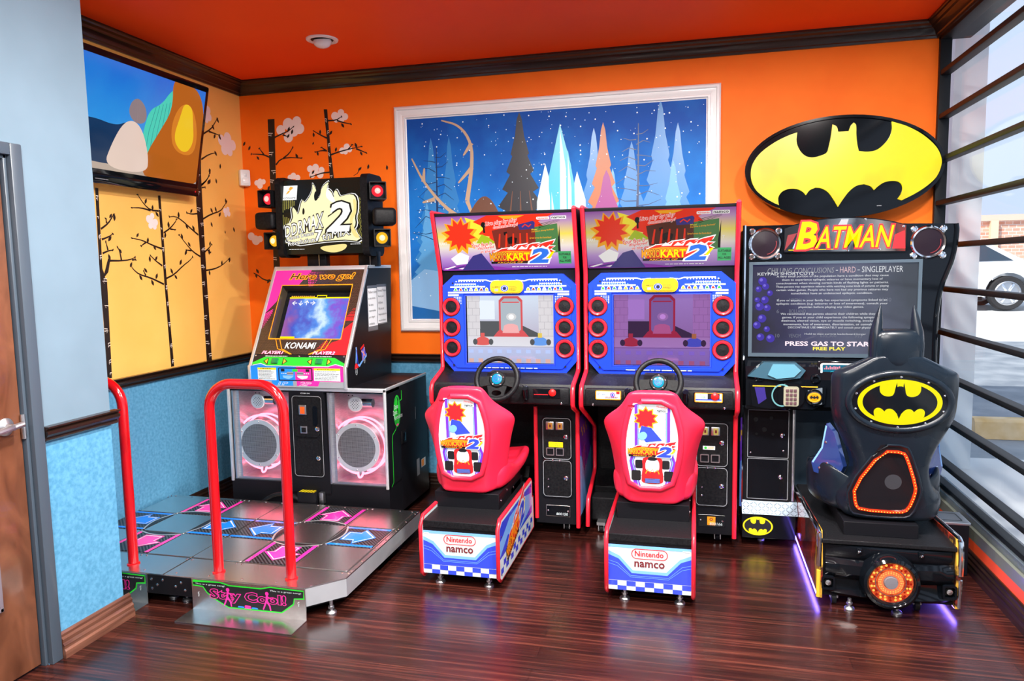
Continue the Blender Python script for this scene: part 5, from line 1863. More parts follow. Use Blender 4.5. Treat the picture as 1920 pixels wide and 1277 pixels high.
def racing_cabinet(cx, label, dim, extra):
    t = thing('racing_cabinet', label, 'arcade machine', (cx, 4.1, 0), 'racing cabinets')
    k = .62 if dim else 1.0
    HW = .4125
    # side panels with their red moulding
    for s_, pf in ((-1, LEFTP), (1, RIGHTP)):
        x0 = cx + s_ * HW
        x1 = cx + s_ * (HW - .018)
        mb = MB(YZF)
        full = pf + [(4.75, .05), (4.75, 1.862)]
        mb.prism(full, x0, x1, 'black')
        if s_ > 0:                            # art on the outer flank
            Mx = YZ(x0, 0, 0)
            mb.M = Mx
            mb.poly([(4.06, .70), (4.6, .70), (4.6, .12), (4.06, .12)], 'lblue_print', .0006)
            mb.poly([(4.06, .70), (4.6, .70), (4.6, .46), (4.3, .36), (4.06, .48)], 'purple_print', .0010)
            mb.poly([(4.12, .46), (4.25, .52), (4.32, .42), (4.22, .34)], 'blue_print', .0013)
            for q in range(6):
                mb.rect(4.10 + q * .04, .60 - .03 * (q % 2), 4.13 + q * .04, .63 - .03 * (q % 2), 'gold_print', .0014)
        sp = mb.build('side_panel', t, smooth=20)
        mb = MB()
        mb.tube([(cx + s_ * (HW - .009), y - .002, z) for y, z in reversed(pf)], .0125, 'red_trim', 8)
        mb.tube([(cx + s_ * (HW - .009), 3.965, 1.862), (cx + s_ * (HW - .009), 4.74, 1.862)], .0115, 'red_trim', 8)
        mb.build('edge_moulding', sp, smooth=50, label='red edge moulding')
    xi = HW - .018
    mb = MB(YZF)
    mb.prism([(3.985, 1.856), (3.985, 1.84), (4.098, 1.525), (4.10, .97), (4.08, .95), (4.45, .80), (4.74, .80), (4.74, 1.856)], cx - xi, cx + xi, 'black')
    mb.M = None
    mb.box(cx - xi, cx + xi, 4.52, 4.74, .06, .82, 'black_matte')
    mb.box(cx - xi, cx + .16, 4.30, 4.54, .06, .235, 'black_matte', .01)
    mb.box(cx - xi, cx + .16, 4.18, 4.32, .06, .20, 'black_matte', .01)
    mb.prism([(4.30, .235), (4.45, .235), (4.45, .30)], cx - xi, cx + .10, 'black_matte', YZF)
    mb.build('body', t, smooth=20)
    # pedals in the foot well
    for dx, nm in ((-.15, 'brake_pedal'), (.02, 'gas_pedal')):
        mb = MB()
        mb.box(-.03, .03, -.045, .045, 0, .012, 'black_matte', .004, fr((cx + dx, 4.36, .27), (1, 0, 0), (0, .5, .85)))
        mb.box(cx + dx - .01, cx + dx + .01, 4.36, 4.42, .23, .27, 'black_matte')
        mb.build(nm, t)
    # coin door box with red left edge
    mb = MB()
    mb.box(cx + .155, cx + xi, 4.052, 4.54, .07, .79, 'black', .003)
    cb = mb.build('coin_box', t, smooth=20)
    mb = MB()
    mb.tube([(cx + .160, 4.05, .10), (cx + .160, 4.05, .755)], .0115, 'red_trim', 8)
    mb.build('edge_moulding', cb, label='red edge moulding')
    Mc = XZ(cx, 4.052, 0)
    mb = MB(Mc)
    mb.prism(rrect(.195, .225, .372, .70, .02), 0, .005, 'black_gloss')
    mb.prism(rrect(.203, .455, .364, .690, .02), .005, .010, 'black_matte')
    mb.prism(rrect(.203, .235, .364, .445, .02), .005, .010, 'black_matte')
    mb.line(rrect(.203, .455, .364, .690, .02), .003, 'grey_print', .0104, None, True)
    mb.line(rrect(.203, .235, .364, .445, .02), .003, 'grey_print', .0104, None, True)
    for a, b_ in ((.26, .445), (.30, .445), (.232, .335), (.232, .29)):
        screw(mb, a, b_, .010, Mc, .005)
    cd = mb.build('coin_door', cb)
    for a in (.222, .278):
        mb = MB(Mc)
        mb.box(a, a + .046, .625, .672, .010, .018, 'steel_dull', .003)
        mb.box(a + .012, a + .038, .630, .666, .017, .022, lit('amber_coin_insert', (.62, .24, .04) if not dim else (.55, .42, .10), .9), .003)
        mb.rect(a + .020, .640, a + .030, .656, 'maroon_print', .0224)
        mb.build('coin_slot', cd, label='coin slot with amber insert')
        mb = MB(Mc)
        mb.prism(rrect(a, .475, a + .046, .520, .004), .010, .016, 'steel_dull', None, None, [rrect(a + .005, .480, a + .041, .515, .003)])
        mb.rect(a + .004, .479, a + .042, .516, 'black', .0108)
        mb.build('coin_return', cd)
    for b_ in (.585, .345):
        mb = MB(Mc @ Matrix.Translation((.335, b_, .010)))
        mb.lathe([(.013, 0), (.013, .004), (.008, .007), (.0001, .008)], 'chrome', None, 18)
        mb.rect(-.0015, -.006, .0015, .006, 'black_print', .0082)
        mb.build('lock', cd)
    mb = MB(Mc)
    if not dim:
        mb.rect(.236, .523, .318, .553, 'yellow_print', .0106)
        mb.text('1 TOKEN', .250, .540, .300, .548, 'black_print', .011)
        mb.text('= 1 PLAY', .255, .528, .300, .536, 'black_print', .011)
    else:
        mb.rect(.236, .545, .30, .566, 'white_print', .0106)
        mb.ell(.25, .555, .007, .007, 'green_print', .011, n=12)
        mb.bars(.262, .548, .297, .563, 2, 'gold_print', .011, seed=3)
    mb.build('price_sticker', cd, smooth=0)
    mb = MB(Mc)
    mb.box(.215, .355, .115, .180, 0, .003, 'steel' if not dim else 'black_gloss', .001)
    mb.rect(.217, .117, .353, .178, 'black_gloss', .0034)
    for a in (.228, .342):
        screw(mb, a, .148, .0034, Mc, .005)
    if dim:
        mb.rect(.262, .122, .305, .170, 'orange_print', .0038)
        mb.ring(.283, .155, .005, .009, 'maroon_print', .0041, n=14)
        mb.rect(.268, .132, .298, .142, 'gold_print', .0041)
    mb.text('800166' if dim else '800150', .275, .123, .342, .138, 'white_print', .0044, shear=.1)
    mb.build('serial_plate', cb, smooth=0)
    # casters
    for x in (cx + .32, cx - .33):
        mb = MB()
        mb.box(x - .025, x + .025, 4.12, 4.20, .052, .07, 'steel_dull')
        mb.box(x - .018, x - .013, 4.13, 4.18, .015, .06, 'steel_dull')
        mb.box(x + .013, x + .018, 4.13, 4.18, .015, .06, 'steel_dull')
        mb.lathe([(.012, 0), (.024, .002), (.024, .02), (.012, .022)], 'black_matte', fr((x - .011, 4.155, .0245), (0, 1, 0), (0, 0, 1)), 18)
        mb.build('caster', t)
    # marquee
    up = Vector((0, 4.090 - 3.980, 1.535 - 1.845)).normalized() * -1
    ML_ = .328
    Mm = fr((cx - xi, 4.089, 1.533), (1, 0, 0), up)
    W = 2 * xi
    base = grad('marquee_print_dim' if dim else 'marquee_print', [(0, (.22 * k, .04, .45 * k)), (.22, (.55 * k, .30 * k, .72 * k)), (.42, (.92 * k, .82 * k, .72 * k)), (.62, (1.0 * k, .80 * k, .10 * k)), (.85, (.55 * k, .30 * k, .55 * k)), (1, (.30 * k, .02, .42 * k))], 2, 1.535, 1.845, emit=1.0, rough=.12, coat=.3)
    sc = .0  # lettering layers start above the print
    g = lambda x, y: ((x - 62) / 1055 * W, (497 - y) / 428 * ML_)
    eL = lambda nme, c, s_=1.0: lit(nme, tuple(v * (k if not isinstance(nme, int) else 1) for v in c), s_, .12)
    E = {'red': eL('mq_red', (.90, .04, .015)), 'or': eL('mq_orange', (1, .42, .02)), 'yel': eL('mq_yellow', (1, .82, .05)), 'grn': eL('mq_green', (.05, .30, .05)), 'lime': eL('mq_lime', (.42, .55, .02)),
         'dk': eL('mq_dark_red', (.22 if not dim else .10, .03, .02)), 'pur': eL('mq_purple', (.28, .04, .40)), 'wht': eL('mq_white', (1, .97, .95)), 'blk': lit('mq_black', (.01, .01, .01)), 'dg': eL('mq_olive', (.08, .22, .07)), 'nav': eL('mq_navy', (.05, .04, .22))}
    mb = MB(Mm)
    mb.rect(.004, .006, W - .004, ML_ - .004, base, .002)
    P = lambda pts, m_, c: mb.poly([g(*p) for p in pts], E[m_], c)
    P([(75, 494), (75, 470), (300, 445), (540, 470), (700, 494)], 'pur', .0024)
    for q in range(4):                        # slanted white track marks
        P([(80 + q * 60, 480), (170 + q * 75, 458), (185 + q * 75, 462), (110 + q * 60, 484)], 'wht' if q % 2 == 0 else 'nav', .0027)
    P([(300, 85), (440, 130), (415, 150), (460, 185), (400, 200), (450, 260), (380, 250), (360, 280), (340, 200)], 'yel', .0026)
    P([(360, 120), (470, 75), (980, 75), (860, 130), (900, 170), (800, 200), (860, 330), (700, 350), (560, 340), (545, 280), (430, 300), (480, 235), (395, 215), (450, 165)], 'red', .0028)
    star = lambda cx_, cy_, r0_, r1_, n_=12: [(cx_ + (r0_ if i % 2 else r1_) * math.cos(PI * i / n_ + .2), cy_ + (r0_ if i % 2 else r1_) * math.sin(PI * i / n_ + .2)) for i in range(2 * n_)]
    P([(p_[0], min(p_[1], 490)) for p_ in star(245, 225, 105, 150)], 'or', .00285)
    P([(p_[0], min(p_[1], 490)) for p_ in star(245, 215, 80, 125)], 'red', .0029)
    P([(230, 492), (330, 380), (400, 360), (490, 492)], 'nav', .0029)
    P([(150, 400), (230, 350), (300, 380), (280, 440), (190, 450)], 'wht', .0030)
    P([(560, 82), (760, 82), (690, 105), (600, 105)], 'or', .0030)
    P([(370, 280), (420, 215), (470, 240), (520, 280), (450, 300)], 'lime', .0029)
    P([(500, 190), (830, 130), (830, 330), (520, 335)], 'dk', .0032)
    for q in range(5):
        P([(535 + q * 55, 320), (555 + q * 52, 215), (566 + q * 52, 215), (552 + q * 55, 320)], 'red', .0034)
    P([(610, 250), (650, 238), (690, 252), (680, 290), (620, 295)], 'blk', .0035)
    P([(690, 300), (730, 290), (760, 310), (740, 330), (695, 330)], 'blk', .0035)
    P([(590, 205), (615, 200), (620, 225), (592, 228)], 'blk', .0035)
    P([(705, 150), (820, 125), (835, 140), (825, 185), (712, 190)], 'nav', .0035)
    mb.line([g(735, 170), g(760, 150), g(785, 168), g(805, 150)], .006, E['red'], .0037)
    P([(720, 185), (1000, 150), (1005, 365), (870, 372), (780, 300)], 'dg', .0033)
    P([(995, 300), (1015, 160), (1012, 375), (995, 372)], 'blk', .0034)
    mb.ell(*g(440, 145), .014, .017, E['blk'], .0036)
    mb.rect(*g(434, 205), *g(448, 160), E['blk'], .0036)
    for q in range(3):
        mb.line([g(860, 155 + q * 12), g(1020, 118 + q * 6)], .003, E['blk'], .0037, w1=.001)
    S = dict(shear=.25)
    mb.text('Live play by play', *g(455, 160), *g(700, 125), E['red'], .0046, slope=.020, bold=.02, outline=E['wht'], ow=.05, **S)
    mb.text('commentary!', *g(515, 182), *g(705, 155), E['red'], .0046, slope=.014, bold=.02, outline=E['wht'], ow=.05, **S)
    mb.text('Your face is', *g(330, 318), *g(490, 288), E['red'], .0046, slope=.014, bold=.02, outline=E['wht'], ow=.05, **S)
    mb.text('displayed', *g(375, 340), *g(508, 312), E['red'], .0046, slope=.010, bold=.02, outline=E['wht'], ow=.05, **S)
    mb.text('in the game!', *g(395, 366), *g(565, 340), E['red'], .0046, slope=.012, bold=.02, outline=E['wht'], ow=.05, **S)
    mb.text('Wow!', *g(805, 196), *g(850, 184), E['yel'], .0044, bold=.01, **S)
    mb.text('Everyone is driving fearlessly!', *g(805, 215), *g(975, 200), E['or'], .0044, slope=.012, bold=.01, **S)
    mb.text('Spread across the Kanda Bank!', *g(785, 262), *g(950, 245), E['or'], .0044, slope=.0, bold=.01, **S)
    a0, b0 = g(455, 448)
    racing_logo(mb, Mm, a0, b0, (985 - 455) / 1055 * W, .0040, True)
    x0, y0 = g(993, 452)
    x1, y1 = g(1088, 358)
    mb.rect(x0, y0, x1, y1, 'dgreen_print', .0042)
    for q, s_ in enumerate(('SUITABLE', 'FOR', 'ALL AGES')):
        w_ = .5 if q == 1 else 1
        m_ = (x0 + x1) / 2
        hh = (x1 - x0 - .008) / 2 * w_ * (.6 if q == 1 else 1)
        mb.text(s_, m_ - hh, y1 - .008 - (q + .8) * .019, m_ + hh, y1 - .008 - q * .019 - .003, 'black_print', .0046, bold=.02)
    x0, y0 = g(848, 118)
    x1, y1 = g(945, 97)
    mb.prism(rrect(x0, y0, x1, y1, .006), .004, .0043, E['wht'])
    mb.text('Nintendo', x0 + .007, y0 + .004, x1 - .007, y1 - .004, E['red'], .0047, bold=.02)
    x0, y0 = g(955, 118)
    x1, y1 = g(1070, 94)
    mb.prism(rrect(x0, y0, x1, y1, .003), .004, .0043, E['wht'])
    mb.text('namco', x0 + .006, y0 + .004, x1 - .006, y1 - .004, E['blk'], .0047, bold=.02)
    for (x, y) in ((75, 290), (1010, 290)):
        mb.text('KART' if x < 500 else 'T', *g(x if x < 500 else 1025, 292), *g(135 if x < 500 else 1040, 270), E['wht'], .003)
    mb.bars(*g(630, 476), *g(920, 466), 1, E['wht'], .004, seed=3)
    mb.build('marquee', t, smooth=0, label='backlit racing game marquee')
    # blue bezel round the screen
    Mb = XZ(cx, 4.085, 0)
    x0, x1, z0, z1 = -.385, .398, .948, 1.508
    oc = [(x0, 1.015), (x0 + .058, z0), (x1 - .058, z0), (x1, 1.015), (x1, 1.445), (x1 - .075, z1), (x0 + .07, z1), (x0, 1.448)]
    hole = [(-.247, .998), (.268, .998), (.268, 1.388), (-.247, 1.388)]
    mb = MB(Mb)
    mb.prism(oc, -.01, .022, 'blue_plastic', None, None, [hole])
    ins = [(p * .945 + .0004, (q - 1.23) * .935 + 1.23) for p, q in oc]
    mb.line(ins, .006, 'lblue_print', .0226, None, True) if False else None
    mb.prism([(p * .93 + .0004, (q - 1.23) * .92 + 1.23) for p, q in oc], .022, .030, 'blue_plastic', None, None, [[(-.258, .985), (.279, .985), (.279, 1.399), (-.258, 1.399)]])
    c = .0304
    wl = lambda p, w, m_='white_print', cc=c: mb.line(p, w, m_, cc)
    for s_ in (-1, 1):
        X = lambda a: a * s_ + .005
        wl([(X(.05), 1.475), (X(.10), 1.470), (X(.125), 1.478), (X(.29), 1.478)], .006)
        for q in range(11):
            mb.rect(X(.14 + q * .016), 1.468, X(.147 + q * .016), 1.474, 'white_print', c)
            mb.ell(X(.19 + q * .012), 1.455, .005, .005, 'white_print', c, n=8)
            mb.rect(X(.17 + q * .014), 1.446, X(.176 + q * .014), 1.450, 'lblue_print', c)
        wl([(X(.13), 1.440), (X(.34), 1.440)], .008)
        wl([(X(.10), 1.408), (X(.355), 1.408)], .009, 'white_print')
        wl([(X(.14), 1.394), (X(.36), 1.394)], .006, 'lblue_print') if False else None
        cols = ['orange_print', 'maroon_print', 'yellow_print', 'grey_print', 'dgreen_print', 'red_print', 'green_print']
        for q in range(7):
            a = X(.122 + q * .031)
            mb.poly([(a - .013, 1.416), (a + .013, 1.416), (a + .008, 1.430), (a, 1.437), (a - .008, 1.430)], 'white_print', c + .0003)
            mb.poly([(a - .009, 1.418), (a + .009, 1.418), (a + .003, 1.431), (a - .004, 1.431)], cols[q], c + .0006)
        mb.rect(X(.290), 1.388, X(.355), 1.398, 'white_print', c)
        for q in range(5):
            for r_ in range(5 - q):
                mb.rect(X(.275 + q * .010), 1.378 - (q + r_ * 1) * .009 + q * .009, X(.280 + q * .010), 1.383 - r_ * .009, 'white_print', c)
    mb.bars(-.18, .968, .20, .978, 1, 'white_print', c, seed=8)
    for a, b_ in ((-.32, 1.462), (.315, 1.462), (-.325, .985), (.335, .985)):
        mb.ell(a, b_, .006, .006, 'black_print', c + .0004, n=14)
    bzl = mb.build('bezel', t, smooth=20, label='bright blue plastic bezel')
    # game screen
    hi = (1.0, .96, .95) if not dim else (.42, .20, .52)
    tint = lambda c_: tuple(v * h_ for v, h_ in zip(c_, ((.85, .88, .95) if not dim else (.36, .17, .52))))
    sb = grad('race_screen', [(0, tint((.50, .55, .75))), (.22, tint((.60, .62, .85))), (.26, tint((.90, .86, .86))), (.42, tint((.86, .78, .78))), (.44, tint((.62, .56, .66))), (1, tint((.80, .88, .96)))], 2, .998, 1.388, emit=1.0, rough=.10, nscale=3, namt=.05, coat=.6)
    mb = MB(Mb)
    mb.rect(-.247, .998, .268, 1.388, sb, -.001)
    L = lambda nme, c_: lit(nme, tint(c_), 1.0, .1)
    wallm, dkm, redm, redl, glow, tile = L('rs_wall', (.75, .70, .68)), L('rs_dark', (.10, .10, .10)), L('rs_red', (.75, .10, .10)), L('rs_pink', (.95, .45, .42)), L('rs_glow', (1.2, 1.15, 1.1)), L('rs_tile', (.80, .45, .36))
    for s0, s1 in ((-.247, -.17), (.178, .268)):
        mb.rect(s0, 1.15, s1, 1.388, wallm, .0)
        for r_ in range(6):
            mb.line([(s0, 1.155 + r_ * .04), (s1, 1.155 + r_ * .04)], .002, L('rs_line', (.5, .46, .46)), .0003)
            for q in range(2):
                a = s0 + (q + .5 * (r_ % 2)) * .045 + .01
                mb.line([(a, 1.155 + r_ * .04), (a, 1.195 + r_ * .04)], .002, L('rs_line', (.5, .46, .46)), .0003)
    mb.poly([(-.17, 1.15), (.178, 1.15), (.178, 1.17), (.03, 1.24), (-.17, 1.24)], dkm, .0002)
    mb.poly([(-.17, 1.25), (-.08, 1.25), (-.08, 1.36), (-.17, 1.36)], L('rs_pale', (.85, .90, .92)), .0002)
    oct_ = [(-.055, 1.18), (-.03, 1.158), (.06, 1.158), (.085, 1.18), (.085, 1.36), (.06, 1.384), (-.03, 1.384), (-.055, 1.36)]
    mb.poly([(-.09, 1.15), (.12, 1.15), (.09, 1.185), (-.06, 1.185)], redm, .0003)
    mb.poly(oct_, redm, .0004)
    mb.poly([(.015 + (a - .015) * .84, 1.271 + (b_ - 1.271) * .88) for a, b_ in oct_], L('rs_room', (.45, .50, .52)), .0007)
    mb.poly([(-.035, 1.172), (.065, 1.172), (.055, 1.215), (.03, 1.225), (0, 1.225), (-.025, 1.215)], redl, .0010)
    mb.rect(-.035, 1.345, .065, 1.352, redm, .0010)
    mb.ell(.018, 1.265, .016, .014, glow, .0012, n=16)
    mb.ell(.018, 1.265, .03, .022, L('rs_halo', (.70, .68, .64)), .0011, n=16)
    for a, col, col2 in ((-.155, (.80, .12, .10), (.25, .30, .75)), (.185, (.85, .60, .10), (.15, .35, .80))):
        blob(mb, [(a - .045, 1.10), (a + .045, 1.10), (a + .05, 1.125), (a + .02, 1.15), (a - .02, 1.15), (a - .05, 1.125)], L('rs_kart', col2 if a > 0 else col), .0014)
        mb.rect(a - .012, 1.145, a + .012, 1.172, L('rs_shape', col), .0016)
        mb.ell(a - .045, 1.12, .014, .018, dkm, .0017, n=14)
        mb.ell(a + .050, 1.12, .014, .018, dkm, .0017, n=14)
    for q in range(9):
        mb.rect(-.24 + q * .057, 1.0, -.212 + q * .057, 1.022, tile, .0005)
        mb.rect(-.24 + q * .057, 1.055, -.212 + q * .057, 1.075, L('rs_blue', (.52, .62, .92)), .0005)
    mb.rect(-.247, 1.09, .268, 1.094, L('rs_dkline', (.4, .38, .45)), .0006)
    mb.build('screen', bzl, smooth=0, label='dim purple game screen' if dim else 'pale lit game screen')
    mb = MB(Mb)
    mb.prism([(-.252, .993), (.273, .993), (.273, 1.393), (-.252, 1.393)], 0, .024, 'blue_print', None, None, [hole])
    mb.build('screen_surround', bzl, smooth=0)
    for a in (-.333, .333):
        for b_ in (1.325, 1.206, 1.087):
            mb = MB(Mb @ Matrix.Translation((a, b_, .030)))
            mb.lathe([(.052, 0), (.052, .006), (.046, .013), (.038, .011), (.034, .002)], 'red_trim', None, 32)
            sk = mb.build('speaker', bzl, label='red speaker ring')
            mb = MB(Mb @ Matrix.Translation((a, b_, .0305)))
            mb.lathe([(.036, 0), (.036, .001), (.018, .0015), (.0001, .004)], 'black_vinyl', None, 24)
            mb.build('speaker_cone', sk)
            mb = MB(Mb @ Matrix.Translation((a, b_, .0302)))
            mb.ring(0, 0, .0515, .056, 'black_print', .0004)
            mb.build('gasket', sk, smooth=0)
    # yellow camera pod
    mb = MB(Mb)
    mb.prism(rrect(-.09, 1.402, .10, 1.475, .030, 8), .022, .050, mat('yellow_camera_plastic', (.92, .52, .005), .3, coat=.3))
    mb.prism(rrect(-.083, 1.409, .093, 1.468, .025, 8), .050, .056, mat('yellow_camera_face', (.92, .52, .005), .3, coat=.3))
    cm = mb.build('camera_pod', bzl, smooth=50, label='yellow camera pod')
    mb = MB(Mb)
    mb.ell(-.005, 1.430, .022, .018, 'blue_print', .0565)
    mb.ring(-.005, 1.430, .012, .014, 'white_print', .057)
    mb.ell(-.005, 1.430, .008, .008, 'black_print', .0572)
    mb.text('CAMERA', -.078, 1.434, -.030, 1.442, 'black_print', .0566, bold=.02)
    mb.bars(.022, 1.415, .075, 1.442, 4, 'black_print', .0566, seed=6)
    mb.rect(-.062, 1.414, -.042, 1.428, 'grey_print', .0566)
    mb.build('camera_print', cm, smooth=0)
    # dashboard
    mb = MB(YZF)
    dp = [(4.085, .955), (3.915, .905), (3.893, .87), (3.890, .812), (3.90, .795), (4.45, .79), (4.45, .90), (4.1, .96)]
    mb.prism(dp, cx - xi, cx + xi, 'black_vinyl')
    dv = Vector((0, 4.06 - 3.915, .950 - .905)).normalized()
    Md = fr((cx, 3.915, .905), (1, 0, 0), dv)
    Mfv = XZ(cx, 3.890, 0)
    for a0, a1 in ((-.385, -.13), (.13, .385)):
        mb.box(a0, a1, .800, .893, -.03, .010, 'black_vinyl', .012, fr((cx, 3.893, 0), (1, 0, 0), (0, 0.0, 1)))
    mb.box(-.13, .13, .795, .90, -.03, .004, 'black_vinyl', .012, fr((cx, 3.893, 0), (1, 0, 0), (0, 0.0, 1)))
    for a in (-.34, .34):
        screw(mb, a, .806, .010, fr((cx, 3.893, 0), (1, 0, 0), (0, 0, 1)), .006)
    mb.build('dashboard', t, smooth=35)
    Mq = fr((cx, 3.882, 0), (1, 0, 0), (0, 0, 1))
    mb = MB(Mq)
    mb.box(.185, .335, .835, .885, 0, .003, 'black_gloss', .001)
    if extra:
        mb.prism(rrect(.190, .835, .330, .884, .005), .003, .0035, 'orange_print')
        mb.rect(.195, .840, .325, .880, 'white_print', .0038)
        mb.rect(.195, .845, .325, .852, 'blue_print', .0041)
        mb.bars(.198, .855, .255, .872, 3, 'green_print', .0042, seed=2)
        mb.text('VIEW', .20, .873, .245, .879, 'purple_print', .0042)
        mb.rect(.255, .852, .315, .882, 'black_print', .0042)
    else:
        mb.rect(.19, .852, .268, .856, 'red_print', .0034)
    mb.build('view_panel', t, smooth=0)
    mb = MB(Mq @ Matrix.Translation((.292, .866, .004)))
    mb.lathe([(.020, 0), (.020, .003), (.016, .004), (.016, .010), (.012, .013), (.0001, .0135)], mat('red_button', (.85, .01, .01), .25, emit=.15, ecol=(1, .02, .02)), None, 24)
    mb.build('view_button', t, label='round red button')
    if extra:
        mb = MB(Mq)
        mb.prism(rrect(-.325, .835, -.190, .884, .006), 0, .003, 'orange_print')
        mb.rect(-.320, .840, -.195, .880, 'white_print', .0034)
        mb.ring(-.235, .862, .008, .013, 'purple_print', .0038)
        mb.ell(-.235, .862, .006, .006, 'blue_print', .0038, n=14)
        mb.text('Power', -.312, .858, -.262, .872, 'blue_print', .0038, outline='red_print', ow=.03)
        mb.rect(-.215, .866, -.197, .880, 'red_print', .0038)
        mb.bars(-.275, .842, -.20, .852, 2, 'maroon_print', .0038, seed=4, fill=.7)
        mb.build('dash_sticker', t, smooth=0)
    # gear lever
    for a in (.145, -.155):
        mb = MB()
        mb.box(cx + a - .014, cx + a + .014, 3.86, 3.90, .82, .90, 'black_gloss', .012)
        mb.tube([(cx + a, 3.875, .84), (cx + a, 3.850, .89)], .016, 'black_gloss', 12)
        mb.build('lever_knob' if a > 0 else 'start_lever', t)
    # steering wheel
    wn = Vector((0, -.93, .36)).normalized()
    wc = Vector((cx + .01, 3.775, .952))
    wu = Vector((0, .36, .93)).normalized()
    Mw = fr(wc, (1, 0, 0), wu)
    R = .113
    mb = MB(Mw)
    mb.tube([(R * math.cos(t_), R * math.sin(t_) * (1.0), 0) for t_ in [2 * PI * i / 40 for i in range(40)]], .0145, 'black_vinyl', 10, True)
    sw = mb.build('steering_wheel', t, smooth=60)
    mb = MB(Mw)
    mb.lathe([(.046, -.03), (.046, -.006), (.040, .0)], 'black_matte', None, 30)
    for q in range(5):
        an = PI / 2 + q * 2 * PI / 5
        screw(mb, .036 * math.cos(an), .036 * math.sin(an), .0, Mw, .005)
    hb = mb.build('wheel_hub', sw)
    mb = MB(Mw)
    for sx in (-1, 1):
        mb.prism([(sx * .03, -.03), (sx * .098, -.045), (sx * .106, -.015), (sx * .094, .012), (sx * .035, .015)], -.022, -.006, 'black_matte')
    mb.prism([(-.06, -.02), (-.035, -.108), (.035, -.108), (.06, -.02)], -.024, -.010, 'black_matte', None, None, [arc(0, -.075, .028, 0, 330, 11, .015)])
    mb.build('wheel_spoke', sw, smooth=20)
    mb = MB(Mw)
    mb.lathe([(.0285, -.002), (.0285, .004), (.024, .006), (.0001, .007)], lit('cyan_hub_cap', (.0, .52, .80), .8), None, 28)
    mb.ring(0, 0, .016, .019, 'blue_print', .0075, n=24)
    mb.bars(-.012, -.005, .012, .007, 2, 'blue_print', .0078, seed=2, fill=.6)
    mb.build('hub_cap', hb, label='glowing cyan hub cap')
    mb = MB()
    mb.tube([wc + wn * -.02, wc + wn * -.02 + Vector((0, .14, -.05))], .032, 'black_matte', 14)
    mb.prism([(3.86, .90), (3.99, .93), (3.99, .97), (3.88, .97), (3.835, .94)], cx - .07, cx + .09, 'black_vinyl', YZF)
    mb.build('steering_column', t)
    if extra:
        mb = MB(Mq)
        mb.lathe([(.016, 0), (.014, .008), (.0001, .012)], mat('amber_start_button', (.7, .08, .02), .25, emit=.2, ecol=(1, .1, .02)), Mq @ Matrix.Translation((-.085, .885, .004)), 18)
        mb.build('start_button', t)
    return t


racing_cabinet(-1.0375, 'left racing cabinet with a bright pale screen and glowing red and yellow marquee', False, False)
racing_cabinet(-.185, 'right racing cabinet with a dim purple screen, beside the dark bat cabinet', True, True)


